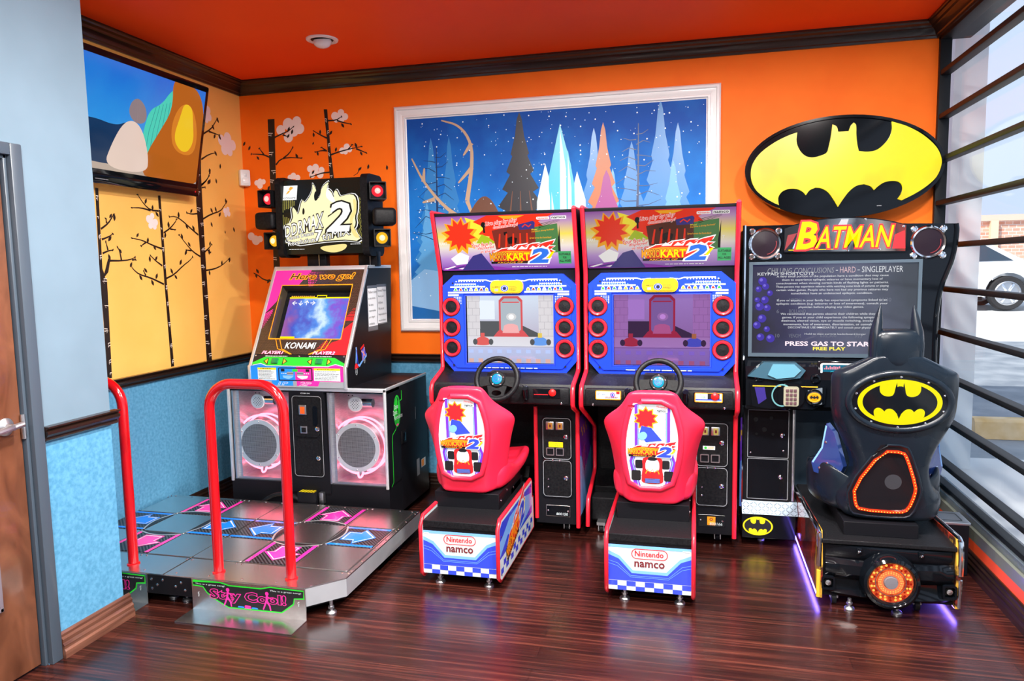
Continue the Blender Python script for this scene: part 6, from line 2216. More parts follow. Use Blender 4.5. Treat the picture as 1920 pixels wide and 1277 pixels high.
# ------------------------------------------------------------------ racing seats on their printed plinths
def racing_seat(cx, scx, label, seed):
    t = thing('racing_chair', label, 'arcade chair', (cx, 3.6, 0), 'racing seats')
    HW = .203
    YR = 3.27
    # side panels: top edge level, notch at the far end
    sidep = [(YR + .03, .040), (YR, .065), (YR - .003, .30), (YR + .035, .34), (3.98, .345), (3.995, .335), (3.998, .24), (4.025, .235), (4.03, .05)]
    for s_ in (-1, 1):
        x0, x1 = cx + s_ * HW, cx + s_ * (HW - .016)
        mb = MB(YZF)
        mb.prism(sidep, x0, x1, 'white_print')
        if s_ > 0:
            mb.M = YZ(x0, 0, 0)
            mb.poly([(YR + .006, .16), (3.98, .16), (3.98, .32), (YR + .05, .325), (YR + .006, .30)], 'lblue_print', .0006)
            mb.poly([(YR + .006, .165), (YR + .16, .225), (3.70, .16), (3.98, .20), (3.98, .155), (YR + .006, .155)], 'blue_print', .0010)
            mb.poly([(YR + .05, .325), (3.98, .325), (3.98, .27), (3.75, .31), (YR + .20, .30), (YR + .06, .25), (YR + .006, .24), (YR + .006, .30)], 'blue_print', .0009)
            for q in range(14):
                a = YR + .02 + q * .050
                mb.rect(a, .10 if q % 2 else .07, a + .050, .13 if q % 2 else .10, 'blue_print', .0010)
                mb.rect(a, .13 if q % 2 else .10, a + .050, .155 if q % 2 else .13, 'white_print', .0012)
            racing_logo(mb, YZ(x0, YR + .13, .085) @ Matrix.Rotation(math.radians(17), 4, 'Z'), 0, 0, .47, .0012)
            for a, b_ in ((YR + .03, .26), (YR + .03, .07), (3.96, .31)):
                screw(mb, a, b_, 0, mb.M, .006)
        else:
            mb.M = fr((x0, 0, 0), (0, -1, 0), (0, 0, 1))
            mb.poly([(-3.98, .10), (-YR - .01, .10), (-YR - .01, .32), (-3.98, .32)], 'blue_print', .0006)
        sp = mb.build('side_panel', t, smooth=20)
        mb = MB()
        mb.tube([(cx + s_ * (HW - .008), y, z) for y, z in sidep], .010, 'red_trim', 8, True)
        mb.build('edge_moulding', sp, smooth=50, label='red edge moulding')
    xi = HW - .016
    mb = MB()
    mb.box(cx - xi, cx + xi, YR + .022, 4.02, .055, .305, 'black')
    mb.box(cx - xi, cx + xi, YR + .008, 4.0, .290, .325, 'black_vinyl', .004)
    mb.build('plinth', t, smooth=20)
    mb = MB()
    Mr = XZ(cx, YR + .012, 0)
    mb.box(-xi, xi, .058, .290, -.012, 0, 'white_print', 0, Mr)
    mb.M = Mr
    z = lambda v: .058 + v * .232
    mb.rect(-xi, z(.93), xi, z(1.0), 'black', .0006)
    mb.rect(-xi, z(.87), xi, z(.93), 'lblue_print', .0006)
    mb.poly([(-xi, z(.80)), (-xi, z(.20)), (xi, z(.20)), (xi, z(.80)), (.135, z(.70)), (.075, z(.42)), (-.075, z(.42)), (-.135, z(.70))], 'lblue_print', .0006)
    mb.poly([(-xi, z(.72)), (-xi, z(.20)), (xi, z(.20)), (xi, z(.72)), (.14, z(.64)), (.08, z(.36)), (-.08, z(.36)), (-.14, z(.64))], 'blue_print', .0009)
    for q in range(2):
        mb.line([(-xi, z(.60 - q * .06)), (-.145, z(.55 - q * .06)), (-.085, z(.31 - q * .03)), (.085, z(.31 - q * .03)), (.145, z(.55 - q * .06)), (xi, z(.60 - q * .06))], .0015, 'lblue_print', .0011)
    for q in range(9):
        w_ = 2 * xi / 9
        a = -xi + q * w_
        if q % 2 == (0 if seed == 1 else 0):
            mb.rect(a, z(.09), a + w_, z(.19), 'blue_print', .0009)
        else:
            mb.rect(a, z(.0), a + w_, z(.09), 'blue_print', .0009)
    maker_marks(mb, Mr, -.080, z(.50), .080, z(.86), .0012)
    mb.rect(-xi + .004, z(.86), -xi + .03, z(.885), 'white_print', .0011) if seed == 1 else mb.rect(xi - .04, z(.86), xi - .006, z(.885), 'white_print', .0011)
    mb.build('rear_panel', t, smooth=0)
    for dx in (-.115, .135):
        mb = MB()
        foot(mb, cx + dx, YR + .045, .024, .06)
        mb.build('levelling_foot', t)
    mb = MB()
    mb.box(scx - .172, scx + .172, 3.495, 3.97, .322, .405, 'black', .004)
    mb.box(scx - .172, scx + .172, 3.75, 4.02, .322, .36, 'black', .004)
    for a, b_ in ((3.54, .36), (3.66, .38), (3.80, .35)):
        screw(mb, a, b_, 0, YZ(scx + .172, 0, 0), .008)
    mb.build('riser', t, smooth=20)
    # shell: lofted back, wrapped forward at the shoulders, then the pan
    y0 = lambda z_: 3.475 - (z_ - .41) * .075
    LV = [(.405, .115, .140, .05, .13), (.43, .118, .165, .09, .16), (.50, .122, .190, .13, .20), (.58, .135, .200, .14, .19), (.66, .150, .212, .135, .17), (.73, .150, .232, .125, .15), (.785, .145, .252, .115, .135), (.82, .140, .228, .10, .12), (.86, .132, .172, .07, .085), (.90, .122, .138, .04, .06), (.94, .110, .120, .025, .045), (.960, .092, .098, .02, .03)]
    rings = []
    for z_, hp, hw, d, tk in LV:
        yy = y0(z_)
        pts = [(hp - .02, yy), (hp, yy + .004), (hp + (hw - hp) * .55, yy + d * .5), (hw, yy + d), (hw - .004, yy + d + .025), (hw - .028, yy + d + .02), (hp + (hw - hp) * .3, yy + d * .5 + .055), (hp - .03, yy + .075), (0, yy + .085)]
        full = [(a, b_) for a, b_ in pts] + [(-a, b_) for a, b_ in reversed(pts[:-1])]
        rings.append([Vector((scx + a, b_, z_)) for a, b_ in full] + [Vector((scx, yy, z_))])
    rings = [r for r in rings]
    mb = MB()
    mb.loft(rings, 'red_plastic')
    sh = mb.build('seat_shell', t, smooth=60, sub=2, label='coral red moulded seat back')
    # rim round the picture
    hexp = [(-.088, .905), (.083, .905), (.118, .80), (.126, .715), (.112, .61), (.082, .497), (-.100, .497), (-.122, .60), (-.131, .69), (-.120, .79)]
    vdir = Vector((0, y0(1) - y0(0), 1)).normalized()
    Mh = fr((scx, y0(0) - .006, 0), (1, 0, 0), vdir)
    kz = 1 / vdir.z
    hx = [(a, b_ * kz) for a, b_ in hexp]
    mb = MB(Mh)
    mb.tube(smoothline([Vector((a * 1.06, .7 + (b_ - .7) * 1.045, -.003)) for a, b_ in hx], 1, True), .0145, 'red_plastic', 10, True)
    mb.build('picture_rim', sh, smooth=60)
    mb = MB(Mh)
    mb.poly(hx, 'white_print', .001)
    inside = lambda p: p
    for s_ in (-1, 1):
        mb.poly([(s_ * .062, .903 * kz), (s_ * .082, .900 * kz), (s_ * .082, .70), (s_ * .108, .625), (s_ * .085, .50 * kz), (s_ * .055, .502 * kz), (s_ * .088, .62), (s_ * .062, .70)], 'purple_print', .0014)
        mb.line([(s_ * .066, .90 * kz), (s_ * .066, .70), (s_ * .094, .62), (s_ * .064, .503 * kz)], .004, 'lblue_print', .0017)
    for q in range(5):
        mb.line([(-.11, .60 + q * .06), (.11, .61 + q * .055)], .0008, 'lblue_print', .0013)
    for r_, m_, c_ in ((.060, 'orange_print', .0019), (.050, 'red_print', .0021)):
        mb.poly([(-.03 + (r_ if i % 2 else r_ * .7) * math.cos(PI * i / 10), .835 + (r_ if i % 2 else r_ * .7) * math.sin(PI * i / 10)) for i in range(20)], m_, c_)
    mb.poly([(-.05, .80), (-.005, .79), (.045, .73), (-.03, .72), (-.06, .76)], 'blue_print', .0023)
    blob(mb, [(-.07, .755), (-.04, .775), (-.02, .755), (-.035, .73), (-.06, .73)], 'lblue_print', .0025, it=2)
    # small go-kart drawing
    for s_ in (-1, 1):
        mb.prism(rrect(s_ * .076 - .022, .530, s_ * .076 + .022, .580, .008), .0018, .0024, 'black_print')
        mb.prism(rrect(s_ * .062 - .018, .590, s_ * .062 + .018, .632, .008), .0018, .0024, 'black_print')
        mb.line([(s_ * .03, .555), (s_ * .07, .555)], .004, 'grey_print', .0022)
    blob(mb, [(-.048, .515), (.048, .515), (.052, .545), (.044, .60), (.048, .635), (.034, .648), (-.034, .648), (-.048, .635), (-.044, .60), (-.052, .545)], 'red_print', .0027, it=2)
    blob(mb, [(-.030, .575), (.030, .575), (.034, .615), (.022, .640), (-.022, .640), (-.034, .615)], 'white_print', .0030, it=2)
    blob(mb, [(-.022, .630), (.022, .630), (.020, .647), (-.020, .647)], 'black_print', .0032, it=1)
    mb.prism(rrect(-.038, .517, .038, .543, .010), .0030, .0033, 'maroon_print')
    for q in range(4):
        mb.rect(-.034, .521 + q * .0055, .034, .5235 + q * .0055, 'sky_print', .0037)
    for s_ in (-1, 1):
        mb.line([(s_ * .032, .565), (s_ * .022, .585), (s_ * .010, .572), (0, .588)], .005, 'orange_print', .0034, w1=.002)
    racing_logo(mb, Mh, -.118, .648, .235, .0036)
    maker_marks(mb, Mh, .018, .868, .066, .900, .0022, 'red_print', 'black_print', 'white_print')
    mb.build('seat_print', sh, smooth=0, label='printed picture panel with a go-kart')
    # seat pan
    rings = []
    for y, w_, zb, zi, zs in ((3.50, .165, .40, .445, .50), (3.60, .195, .40, .45, .56), (3.68, .205, .405, .452, .52), (3.78, .207, .41, .455, .497), (3.92, .212, .418, .458, .506), (4.04, .208, .435, .464, .518), (4.10, .195, .452, .474, .516), (4.12, .16, .468, .48, .50)):
        pts = [(-w_ + .03, zb), (w_ - .03, zb), (w_, zb + .03), (w_ + .004, zs - .012), (w_ - .012, zs), (w_ - .035, zs - .006), (w_ - .055, zi + .008), (w_ - .085, zi), (-w_ + .085, zi), (-w_ + .055, zi + .008), (-w_ + .035, zs - .006), (-w_ + .012, zs), (-w_ - .004, zs - .012), (-w_, zb + .03)]
        y = 3.5 + (y - 3.5) * (.86 if seed == 2 else 1.0)
        rings.append([Vector((scx + a, y, b_)) for a, b_ in pts])
    mb = MB()
    mb.loft(list(reversed(rings)), 'red_plastic')
    mb.build('seat_pan', t, smooth=60, sub=2, label='coral red seat pan')
    return t


racing_seat(-1.097, -1.125, 'left coral red racing seat on a blue checkered plinth, before the bright screen', 1)
racing_seat(-.190, -.187, 'right coral red racing seat on a blue checkered plinth, before the dim purple screen', 2)

# ------------------------------------------------------------------ dark bat cabinet by the window
CY = 4.15
bc = thing('driving_cabinet', 'tall black driving cabinet with a yellow title board and large dark screen', 'arcade machine', (.76, CY + .2, 0))
L0 = .262
shape = [(L0, .20), (L0, 1.745), (.45, 1.745), (1.04, 1.735), (1.27, 1.728), (1.275, 1.69), (1.262, 1.56), (1.235, 1.48), (1.215, 1.43), (1.195, 1.31), (1.192, 1.10), (1.20, .95), (1.20, .20)]
scr_hole = [(.294, 1.055), (1.115, 1.055), (1.115, 1.545), (.294, 1.545)]
mb = MB()
up_shape = [p for p in shape if p[1] > .9 or p[0] < .9]
mb.prism([(L0, .98), (L0, 1.745), (.45, 1.745), (1.04, 1.735), (1.27, 1.728), (1.275, 1.69), (1.262, 1.56), (1.235, 1.48), (1.215, 1.43), (1.195, 1.31), (1.192, .98)], 0, .10, 'black_gloss', XZ(0, CY + .10, 0), None, [scr_hole])
mb.box(L0, 1.19, CY + .099, 4.76, .98, 1.73, 'black')
mb.build('upper_body', bc, smooth=20)
mb = MB()
mb.tube([(L0 - .003, CY - .004, .21), (L0 - .003, CY - .004, 1.748)], .010, 'chrome', 8)
mb.build('edge_trim', bc, label='chrome edge trim')
mb = MB()
mb.tube(smoothline([(1.272, CY - .002, 1.728), (1.278, CY - .002, 1.69), (1.265, CY - .002, 1.56), (1.238, CY - .002, 1.48), (1.217, CY - .002, 1.42), (1.198, CY - .002, 1.31), (1.195, CY - .002, 1.10), (1.20, CY - .002, .98)], 2), .012, 'black_gloss', 8)
mb.build('edge_trim', bc)
MB_ = XZ(0, CY, 0)
mb = MB()
hole_in = [(.318, 1.075), (1.098, 1.075), (1.098, 1.53), (.318, 1.53)]
mb.prism([(.284, 1.045), (1.125, 1.045), (1.125, 1.553), (.284, 1.553)], -.01, .008, mat('slate_screen_frame', (.06, .085, .11), .22, coat=.5), MB_, None, [[(.303, 1.064), (1.108, 1.064), (1.108, 1.538), (.303, 1.538)]])
fb = mb.build('screen_frame', bc, smooth=20, label='slate grey screen frame')
mb = MB(MB_)
scr_m = grad('bat_screen', [(0, (.012, .012, .03)), (.12, (.02, .02, .07)), (.34, (.05, .05, .13)), (.62, (.10, .11, .18)), (1, (.04, .05, .07))], 0, -.457, .348, emit=1.0, rough=.06, nscale=4, namt=.6)
scr_m.node_tree.nodes['Principled BSDF'].inputs['Specular IOR Level'].default_value = .3
mb.rect(.303, 1.064, 1.108, 1.538, scr_m, -.004)
sp_ = lambda x, y: (.303 + (x - 110) / 1260 * .805, 1.538 - (y - 378) / 662 * .474)
e_viol = lit('bs_violet', (.06, .04, .36), 1, .08)
e_viol2 = lit('bs_violet_light', (.18, .14, .62), 1, .08)
e_gry = lit('bs_grey', (.30, .31, .34), 1, .08)
e_lg = lit('bs_light_grey', (.62, .64, .68), 1, .08)
e_pk = lit('bs_pale_pink', (1.0, .80, .90), 1, .08)
e_yl = lit('bs_yellow', (1.0, .85, .10), 1, .08)
for q, (x, y, r) in enumerate([(190, 500, .022), (215, 540, .018), (160, 560, .016), (210, 640, .020), (170, 690, .022), (230, 700, .018), (190, 780, .022), (150, 830, .020), (230, 860, .016), (180, 920, .020), (260, 930, .022), (150, 640, .014), (250, 590, .015)]):
    mb.ell(*sp_(x, y), r, r, e_viol, -.0034 + q * .00002, n=18)
    mb.ell(sp_(x, y)[0] - r * .3, sp_(x, y)[1] + r * .3, r * .4, r * .4, e_viol2, -.0030 + q * .00002, n=12)
tx = lambda s_, x0, y0, x1, y1, m_=e_lg, **k: mb.text(s_, *sp_(x0, y1), *sp_(x1, y0), m_, -.0022, **k)
tx('CHILLING CONCLUSIONS', 228, 405, 745, 445, e_gry, shear=.15)
tx('-', 758, 425, 775, 430, e_lg)
tx('HARD', 790, 403, 908, 445, lit('bs_rose', (.60, .42, .46), 1, .08))
tx('-', 922, 425, 940, 430, e_lg)
tx('SINGLEPLAYER', 955, 402, 1260, 445, e_lg)
tx('KEYPAD SHORTCUTS', 150, 437, 590, 458, e_lg, bold=.01)
rows = ['A very small portion of the population have a condition that may cause', 'them to experience epileptic seizures or have momentary loss of', 'consciousness when viewing certain kinds of flashing lights or patterns.',
        'These persons may experience seizures while watching some kinds of pictures or playing', 'certain video games. People who have not had any previous seizures may', 'nonetheless have an undetected epileptic condition.', None,
        'If you or anyone in your family has experienced symptoms linked to an', 'epileptic condition (e.g. seizures or loss of awareness), consult your', 'physician before playing any video games.', None,
        'We recommend that parents observe their children while they play', 'games. If you or your child experience the following symptoms:', 'dizziness, altered vision, eye or muscle twitching, involuntary', 'movements, loss of awareness, disorientation, or convulsions', 'DISCONTINUE USE IMMEDIATELY and consult your physician']
y_ = 460
for i, s_ in enumerate(rows):
    if s_:
        w_ = min(430, len(s_) * 6.1)
        tx(s_, 728 - w_, y_, 728 + w_, y_ + 19, e_lg, bold=.008)
    y_ += 25.3
tx('Hold to view current leaderboard longer', 530, 888, 1000, 905, e_lg)
for x, y, s_, w_ in ((305, 630, '4', 22), (405, 630, 'NYGMA', 100), (305, 712, '6', 20), (405, 712, 'BOLLAND', 130), (1090, 630, '28/30', 90), (300, 895, '10', 32), (405, 895, 'VENOM', 95), (650, 895, '635,300', 125), (915, 895, '993', 55)):
    tx(s_, x, y, x + w_, y + 28, lit('bs_dim', (.16, .17, .22), 1, .08))
tx('PRESS GAS TO START', 380, 952, 1068, 984, e_pk, bold=.03)
tx('FREE PLAY', 598, 992, 845, 1015, e_yl, bold=.03)
mb.build('screen', fb, smooth=0, label='dark game screen with white text')
# title board
mb = MB(XZ(0, CY - .012, 0))
arch = [(.455, 1.600), (1.045, 1.592), (1.045, 1.728), (.98, 1.748), (.90, 1.764), (.82, 1.773), (.74, 1.776), (.66, 1.772), (.58, 1.761), (.51, 1.746), (.455, 1.728)]
mb.prism(arch, -.10, 0, 'black_gloss')
tb = mb.build('title_board', bc, smooth=20)
mb = MB(XZ(0, CY - .012, 0))
mid = (.75, 1.67)
arch2 = [(mid[0] + (a - mid[0]) * .985, mid[1] + (b_ - mid[1]) * .95) for a, b_ in arch]
tbm = grad('title_board_print', [(0, (.02, .02, .03)), (.35, (.04, .05, .08)), (.5, (.35, .40, .46)), (.56, (.06, .07, .10)), (.8, (.45, .42, .42)), (.9, (.10, .03, .03)), (1, (.5, .03, .01))], 0, -.30, .30, emit=.8, rough=.1, nscale=9, namt=.22)
mb.poly(arch2, tbm, .001)
for pts, m_ in (([(.46, 1.61), (.50, 1.66), (.52, 1.70), (.475, 1.69)], 'maroon_print'), ([(.50, 1.62), (.555, 1.62), (.53, 1.70)], 'lblue_print'), ([(.98, 1.61), (1.04, 1.61), (1.035, 1.70), (.99, 1.68)], 'red_print'), ([(.70, 1.70), (.735, 1.765), (.77, 1.765), (.75, 1.70)], 'grey_print')):
    mb.poly(pts, m_, .0014)
e_ly = lit('title_yellow', (1.0, .84, .0), 1.0)
mb.text('B', .522, 1.620, .615, 1.752, e_ly, .003, shear=.22, bold=.03, outline='red_print', ow=.05)
mb.text('ATMAN', .612, 1.620, .985, 1.728, e_ly, .003, shear=.28, bold=.01, outline='red_print', ow=.05)
mb.rect(.48, 1.610, .70, 1.614, e_ly, .002)
for a, b_ in ((.85, 1.762), (.77, 1.604), (.92, 1.608), (1.03, 1.72)):
    screw(mb, a, b_, .0015, XZ(0, CY - .012, 0), .006)
mb.build('title_print', tb, smooth=0, label='printed title board with big yellow letters')
for x, z in ((.364, 1.648), (1.148, 1.638)):
    M = XZ(x, CY, z)
    mb = MB(M)
    mb.lathe([(.082, 0), (.084, .006), (.078, .012), (.070, .010), (.068, .003)], 'chrome', None, 40)
    for q in range(4):
        an = PI / 4 + q * PI / 2
        mb.lathe([(.017, 0), (.017, .006), (.010, .009), (.009, .004), (.0001, .004)], 'chrome', M @ Matrix.Translation((.094 * math.cos(an), .094 * math.sin(an), 0)), 16)
    sk = mb.build('speaker', bc, label='chrome ringed speaker')
    mb = MB(M)
    mb.lathe([(.069, .002), (.069, .003), (.03, .006), (.0001, .008)], mat('dark_plum_cone', (.012, .006, .011), .3, spec=.25), None, 36)
    mb.line([(.056 * math.cos(t_), .056 * math.sin(t_)) for t_ in [math.radians(-80 + 95 * i / 12) for i in range(13)]], .004, 'maroon_print', .0085)
    mb.build('speaker_cone', sk)
# dashboard
mb = MB(YZF)
mb.prism([(CY + .02, 1.045), (4.08, 1.00), (4.03, .94), (4.02, .80), (4.05, .775), (4.4, .775), (4.4, 1.03)], L0 + .006, 1.19, 'black_gloss')
ds = mb.build('dashboard', bc, smooth=20)
mb = MB()
mb.loft([[Vector((x, 4.075 - w_ * .0, z)) + Vector((0, -d, 0)) for x, z, d in ((a0, .96, 0), (a0 + .05, 1.025, .0), (a1 - .06, 1.025, .0), (a1, .985, 0), (a1 - .03, .955, 0))] for (a0, a1, w_, d) in ((.30, .56, 0, .0), (.30, .56, 0, .0))], 'black_gloss') if False else None
mb.prism([(.275, .955), (.355, 1.030), (.515, 1.030), (.562, .990), (.535, .950), (.44, .935)], 0, .06, mat('blue_reflection_hood', (.035, .09, .13), .18, coat=.8), XZ(0, 4.075, 0))  # blue reflection on the hood is put into its colour
mb.prism([(.375, .965), (.40, 1.022), (.505, 1.022), (.538, .990), (.505, .955), (.42, .945)], .06, .068, mat('pale_reflection_visor', (.10, .27, .36), .12, coat=1.0), XZ(0, 4.075, 0))  # paler part of the same painted reflection
mb.build('hood', ds, smooth=20, label='instrument hood with a blue reflection painted in')
for a in (.335, .612):
    mb = MB(XZ(a, 4.035, .945))
    mb.lathe([(.026, 0), (.024, .012), (.016, .016), (.010, .006), (.0001, .005)], 'black_gloss', None, 22)
    mb.build('air_nozzle', ds)
mb = MB(fr((.64, 4.05, .925), (1, 0, 0), (0, .25, 1)))
mb.box(-.012, .20, -.012, .115, -.02, .0, 'black_gloss', .008)
mb.prism(rrect(.0, .0, .19, .10, .012), 0, .004, 'steel_dull', None, None, [rrect(.010, .010, .180, .092, .006)])
tbt = mb.build('gauge_display', bc, label='small tilted gauge display')
mb = MB(fr((.64, 4.05, .925), (1, 0, 0), (0, .25, 1)))
mb.rect(.008, .008, .182, .094, lit('gauge_blue', (.01, .14, .24), 1, .1), .0015)
e_gc = lit('gauge_cyan', (.05, .55, .62), 1, .1)
e_gp = lit('gauge_pink', (.90, .28, .36), 1, .1)
for q in range(9):
    mb.rect(.018 + q * .009, .068, .024 + q * .009, .074 + .012 * abs(math.sin(q * 1.7)), e_gp, .002)
mb.ring(.06, .040, .016, .019, e_gc, .002, n=18)
mb.ring(.10, .036, .012, .014, e_gc, .002, n=18)
mb.poly([(.12, .05), (.17, .06), (.175, .085), (.13, .085)], e_gc, .002)
mb.rect(.13, .078, .148, .088, e_gp, .0023)
mb.ell(.03, .022, .010, .004, e_gp, .002, n=12)
mb.build('gauge_screen', tbt, smooth=0)
mb = MB(XZ(0, 4.02, 0))
mb.prism(smoothline([Vector(p) for p in [(.285, .93), (.30, .79), (.60, .79), (.655, .86), (.66, .915)]], 0) and [(.285, .925), (.30, .80), (.36, .79), (.60, .79), (.655, .82), (.66, .915)], 0, .02, 'black_gloss')
mb.rect(.30, .905, .62, .910, 'gold_print', .0204)
mb.poly([(.31, .90), (.33, .81), (.37, .84), (.36, .90)], mat('indigo_lamp_shade', (.03, .02, .16), .15, coat=.8), .0206)
mb.prism([(.57, .89), (.64, .905), (.64, .82), (.60, .81)], .02, .03, mat('smoked_grey_vent', (.14, .17, .20), .15, coat=.8))
mb.build('console', ds, smooth=20)
mb = MB(XZ(0, 4.02, 0))
mb.prism(rrect(.425, .795, .555, .925, .055, 8), .018, .032, 'black_gloss')
mb.prism(rrect(.452, .808, .526, .910, .012), .030, .044, mat('pale_gold_keypad_case', (.60, .58, .42), .3, .6))
mb.ring(.445, .862, .045, .052, mat('teal_shade', (.10, .26, .28), .15, coat=.8), .0325, ry0=.052, ry1=.060)
kp = mb.build('keypad', bc, label='keypad in a pale gold case')
for r_ in range(4):
    for q in range(3):
        mb = MB(XZ(0, 4.02, 0))
        a, b_ = .462 + q * .019, .890 - r_ * .022
        mb.box(a, a + .015, b_ - .008, b_ + .008, .043, .049, mat('plum_key', (.10, .05, .06), .3), .002)
        mb.build('key', kp)
mb = MB(XZ(.602, 4.02, .855))
mb.lathe([(.046, .018), (.042, .034), (.034, .036), (.032, .030)], 'black_gloss', None, 32)
sbn = mb.build('start_button', bc, label='oval start button with a lit amber badge')
mb = MB(XZ(.602, 4.02, .855))
mb.ell(0, 0, .033, .026, lit('amber_badge', (1.0, .45, .01), 1.0), .0325)
mb.ring(0, 0, .026, .029, e_yl, .033, ry0=.019, ry1=.022)
mb.poly([(p * .022, q * .012) for p, q in BATS], 'black_print', .0335)
mb.build('badge', sbn, smooth=0)
# coin door column, leg panel, diamond step, kick plate
mb = MB()
mb.box(L0, .535, CY, 4.5, .20, .79, 'black', .003)
mb.box(.53, 1.19, 4.42, 4.76, .20, .79, mat('blue_black_leg_panel', (.018, .035, .055), .4))
mb.box(L0, 1.19, 4.5, 4.76, .06, .98, 'black')
lb = mb.build('lower_body', bc, smooth=20)
mb = MB()
mb.box(.520, .535, CY - .006, CY + .01, .25, .785, 'steel_dull', .003)
mb.build('edge_strip', lb)
mb = MB(XZ(0, CY, 0))
mb.prism(rrect(.278, .245, .512, .765, .008), 0, .004, 'black_matte')
mb.prism(rrect(.290, .490, .500, .752, .004), .004, .008, 'black_gloss')
mb.prism(rrect(.290, .258, .500, .482, .004), .004, .008, 'black_gloss')
mb.line(rrect(.290, .490, .500, .752, .004), .003, 'grey_print', .0084, None, True)
mb.line(rrect(.290, .258, .500, .482, .004), .003, 'grey_print', .0084, None, True)
for a, b_, r in ((.33, .70, .012), (.41, .71, .010), (.375, .645, .013), (.335, .62, .007), (.42, .62, .008)):
    mb.ell(a, b_, r, r, 'black_matte', .0086, n=14)
for a, b_ in ((.305, .515), (.475, .53)):
    screw(mb, a, b_, .008, XZ(0, CY, 0), .005)
cdr = mb.build('coin_door', lb)
for a, b_ in ((.468, .615), (.462, .385)):
    mb = MB(XZ(a, CY - .008, b_))
    mb.lathe([(.012, 0), (.012, .004), (.007, .007), (.0001, .008)], 'chrome', None, 18)
    mb.build('lock', cdr)
MT['diamond'] = mat('diamond_tread_plate', (.20, .25, .30), .38, .8)
mb = MB()
sl_ = [(4.09, .185), (CY, .245), (4.42, .245), (4.42, .185)]
mb.prism(sl_, L0, .55, 'diamond', YZF)
mb.box(.55, 1.19, 4.30, 4.42, .18, .235, 'diamond')
tr_ = fr((L0, 4.09, .185), (1, 0, 0), (0, CY - 4.09, .06))
for r_ in range(4):
    for q in range(14):
        M = tr_ @ Matrix.Translation((.012 + q * .0205, .010 + r_ * .019, .0)) @ Matrix.Rotation(math.radians(45 if (q + r_) % 2 else -45), 4, 'Z')
        mb.box(-.010, .010, -.003, .003, -.001, .0025, 'diamond', .0015, M, 1)
for r_ in range(3):
    for q in range(20):
        M = XY(.57 + q * .03, 4.32 + r_ * .035, .235) @ Matrix.Rotation(math.radians(45 if (q + r_) % 2 else -45), 4, 'Z')
        mb.box(-.014, .014, -.004, .004, -.001, .003, 'diamond', .0015, M, 1)
mb.build('tread_plate', bc, smooth=30, label='diamond pattern metal step')
mb = MB()
mb.box(L0, .54, 4.095, 4.5, .05, .187, 'black_gloss', .004)
mb.box(.53, 1.19, 4.30, 4.5, .05, .18, 'black', .004)
kk = mb.build('kick_box', bc, smooth=20)
mb = MB(XZ(.345, 4.0945, .118))
bat_badge(mb, 0, 0, .078, .052, None, .0006)
mb.build('bat_badge', kk, smooth=0, label='yellow oval bat badge')
mb = MB()
foot(mb, .372, 4.21, .02, .055)
mb.build('levelling_foot', bc)
mb = MB()
foot(mb, 1.1, 4.30, .02, .055)
mb.build('levelling_foot', bc)
# steering wheel column, mostly behind the seat
mb = MB(fr((.86, 3.98, .90), (1, 0, 0), (0, .4, .9)))
mb.tube([(.13 * math.cos(t_), .11 * math.sin(t_), 0) for t_ in [2 * PI * i / 32 for i in range(32)]], .014, 'black_matte', 8, True)
mb.box(-.12, .12, -.015, .015, -.01, .01, 'black_matte', .004)
mb.lathe([(.03, -.12), (.03, .0)], 'black_matte')
mb.build('steering_wheel', bc)

# ------------------------------------------------------------------ bat seat on its rocket plinth
pod = thing('driving_chair', 'black driving seat with a horned headrest and yellow bat badge, on a glossy plinth', 'arcade chair', (.84, 3.85, 0))
PX0, PX1, PYR, PYF_, PZ = .552, 1.122, 3.425, 4.28, .30
art = grad('flame_panel_print', [(0, (.80, .42, .04)), (.12, (.30, .02, .01)), (.35, (.45, .02, .01)), (.55, (.03, .01, .01)), (.8, (.50, .05, .02)), (.92, (.02, .01, .01)), (1, (.65, .35, .04))], 1, PYF_ - 3.85, PYR - 3.85, rough=.15, nscale=9, namt=.9, coat=.8)
side = [(PYR - .005, .04), (PYR - .01, .20), (PYR + .02, .345), (PYF_ - .02, .30), (PYF_, .28), (PYF_, .04)]
for s_, x0 in ((-1, PX0), (1, PX1)):
    mb = MB(YZF)
    mb.prism(side, x0, x0 + s_ * -.016, art)
    sd = mb.build('side_panel', pod, smooth=20, label='panel with red and gold flame art')
    mb = MB()
    mb.tube([(x0, PYF_, .30), (x0, PYR + .028, .345), (x0, PYR + .004, .335), (x0, PYR - .008, .27), (x0, PYR - .006, .19)], .011, 'chrome', 10)
    mb.build('chrome_trim', sd, label='chrome corner trim')
    mb = MB()
    mb.tube([(x0, PYR - .005, .17), (x0, PYR - .003, .045)], .0095, 'gold_print' if s_ < 0 else 'chrome', 10)
    mb.build('corner_post', sd)
mb = MB()
mb.box(PX0 + .016, PX1 - .016, PYR + .02, PYF_, .045, .30, 'black')
mb.box(PX0 + .012, PX1 - .012, PYR + .0, PYF_, .292, .312, 'black_vinyl', .004)
mb.build('plinth', pod, smooth=20)
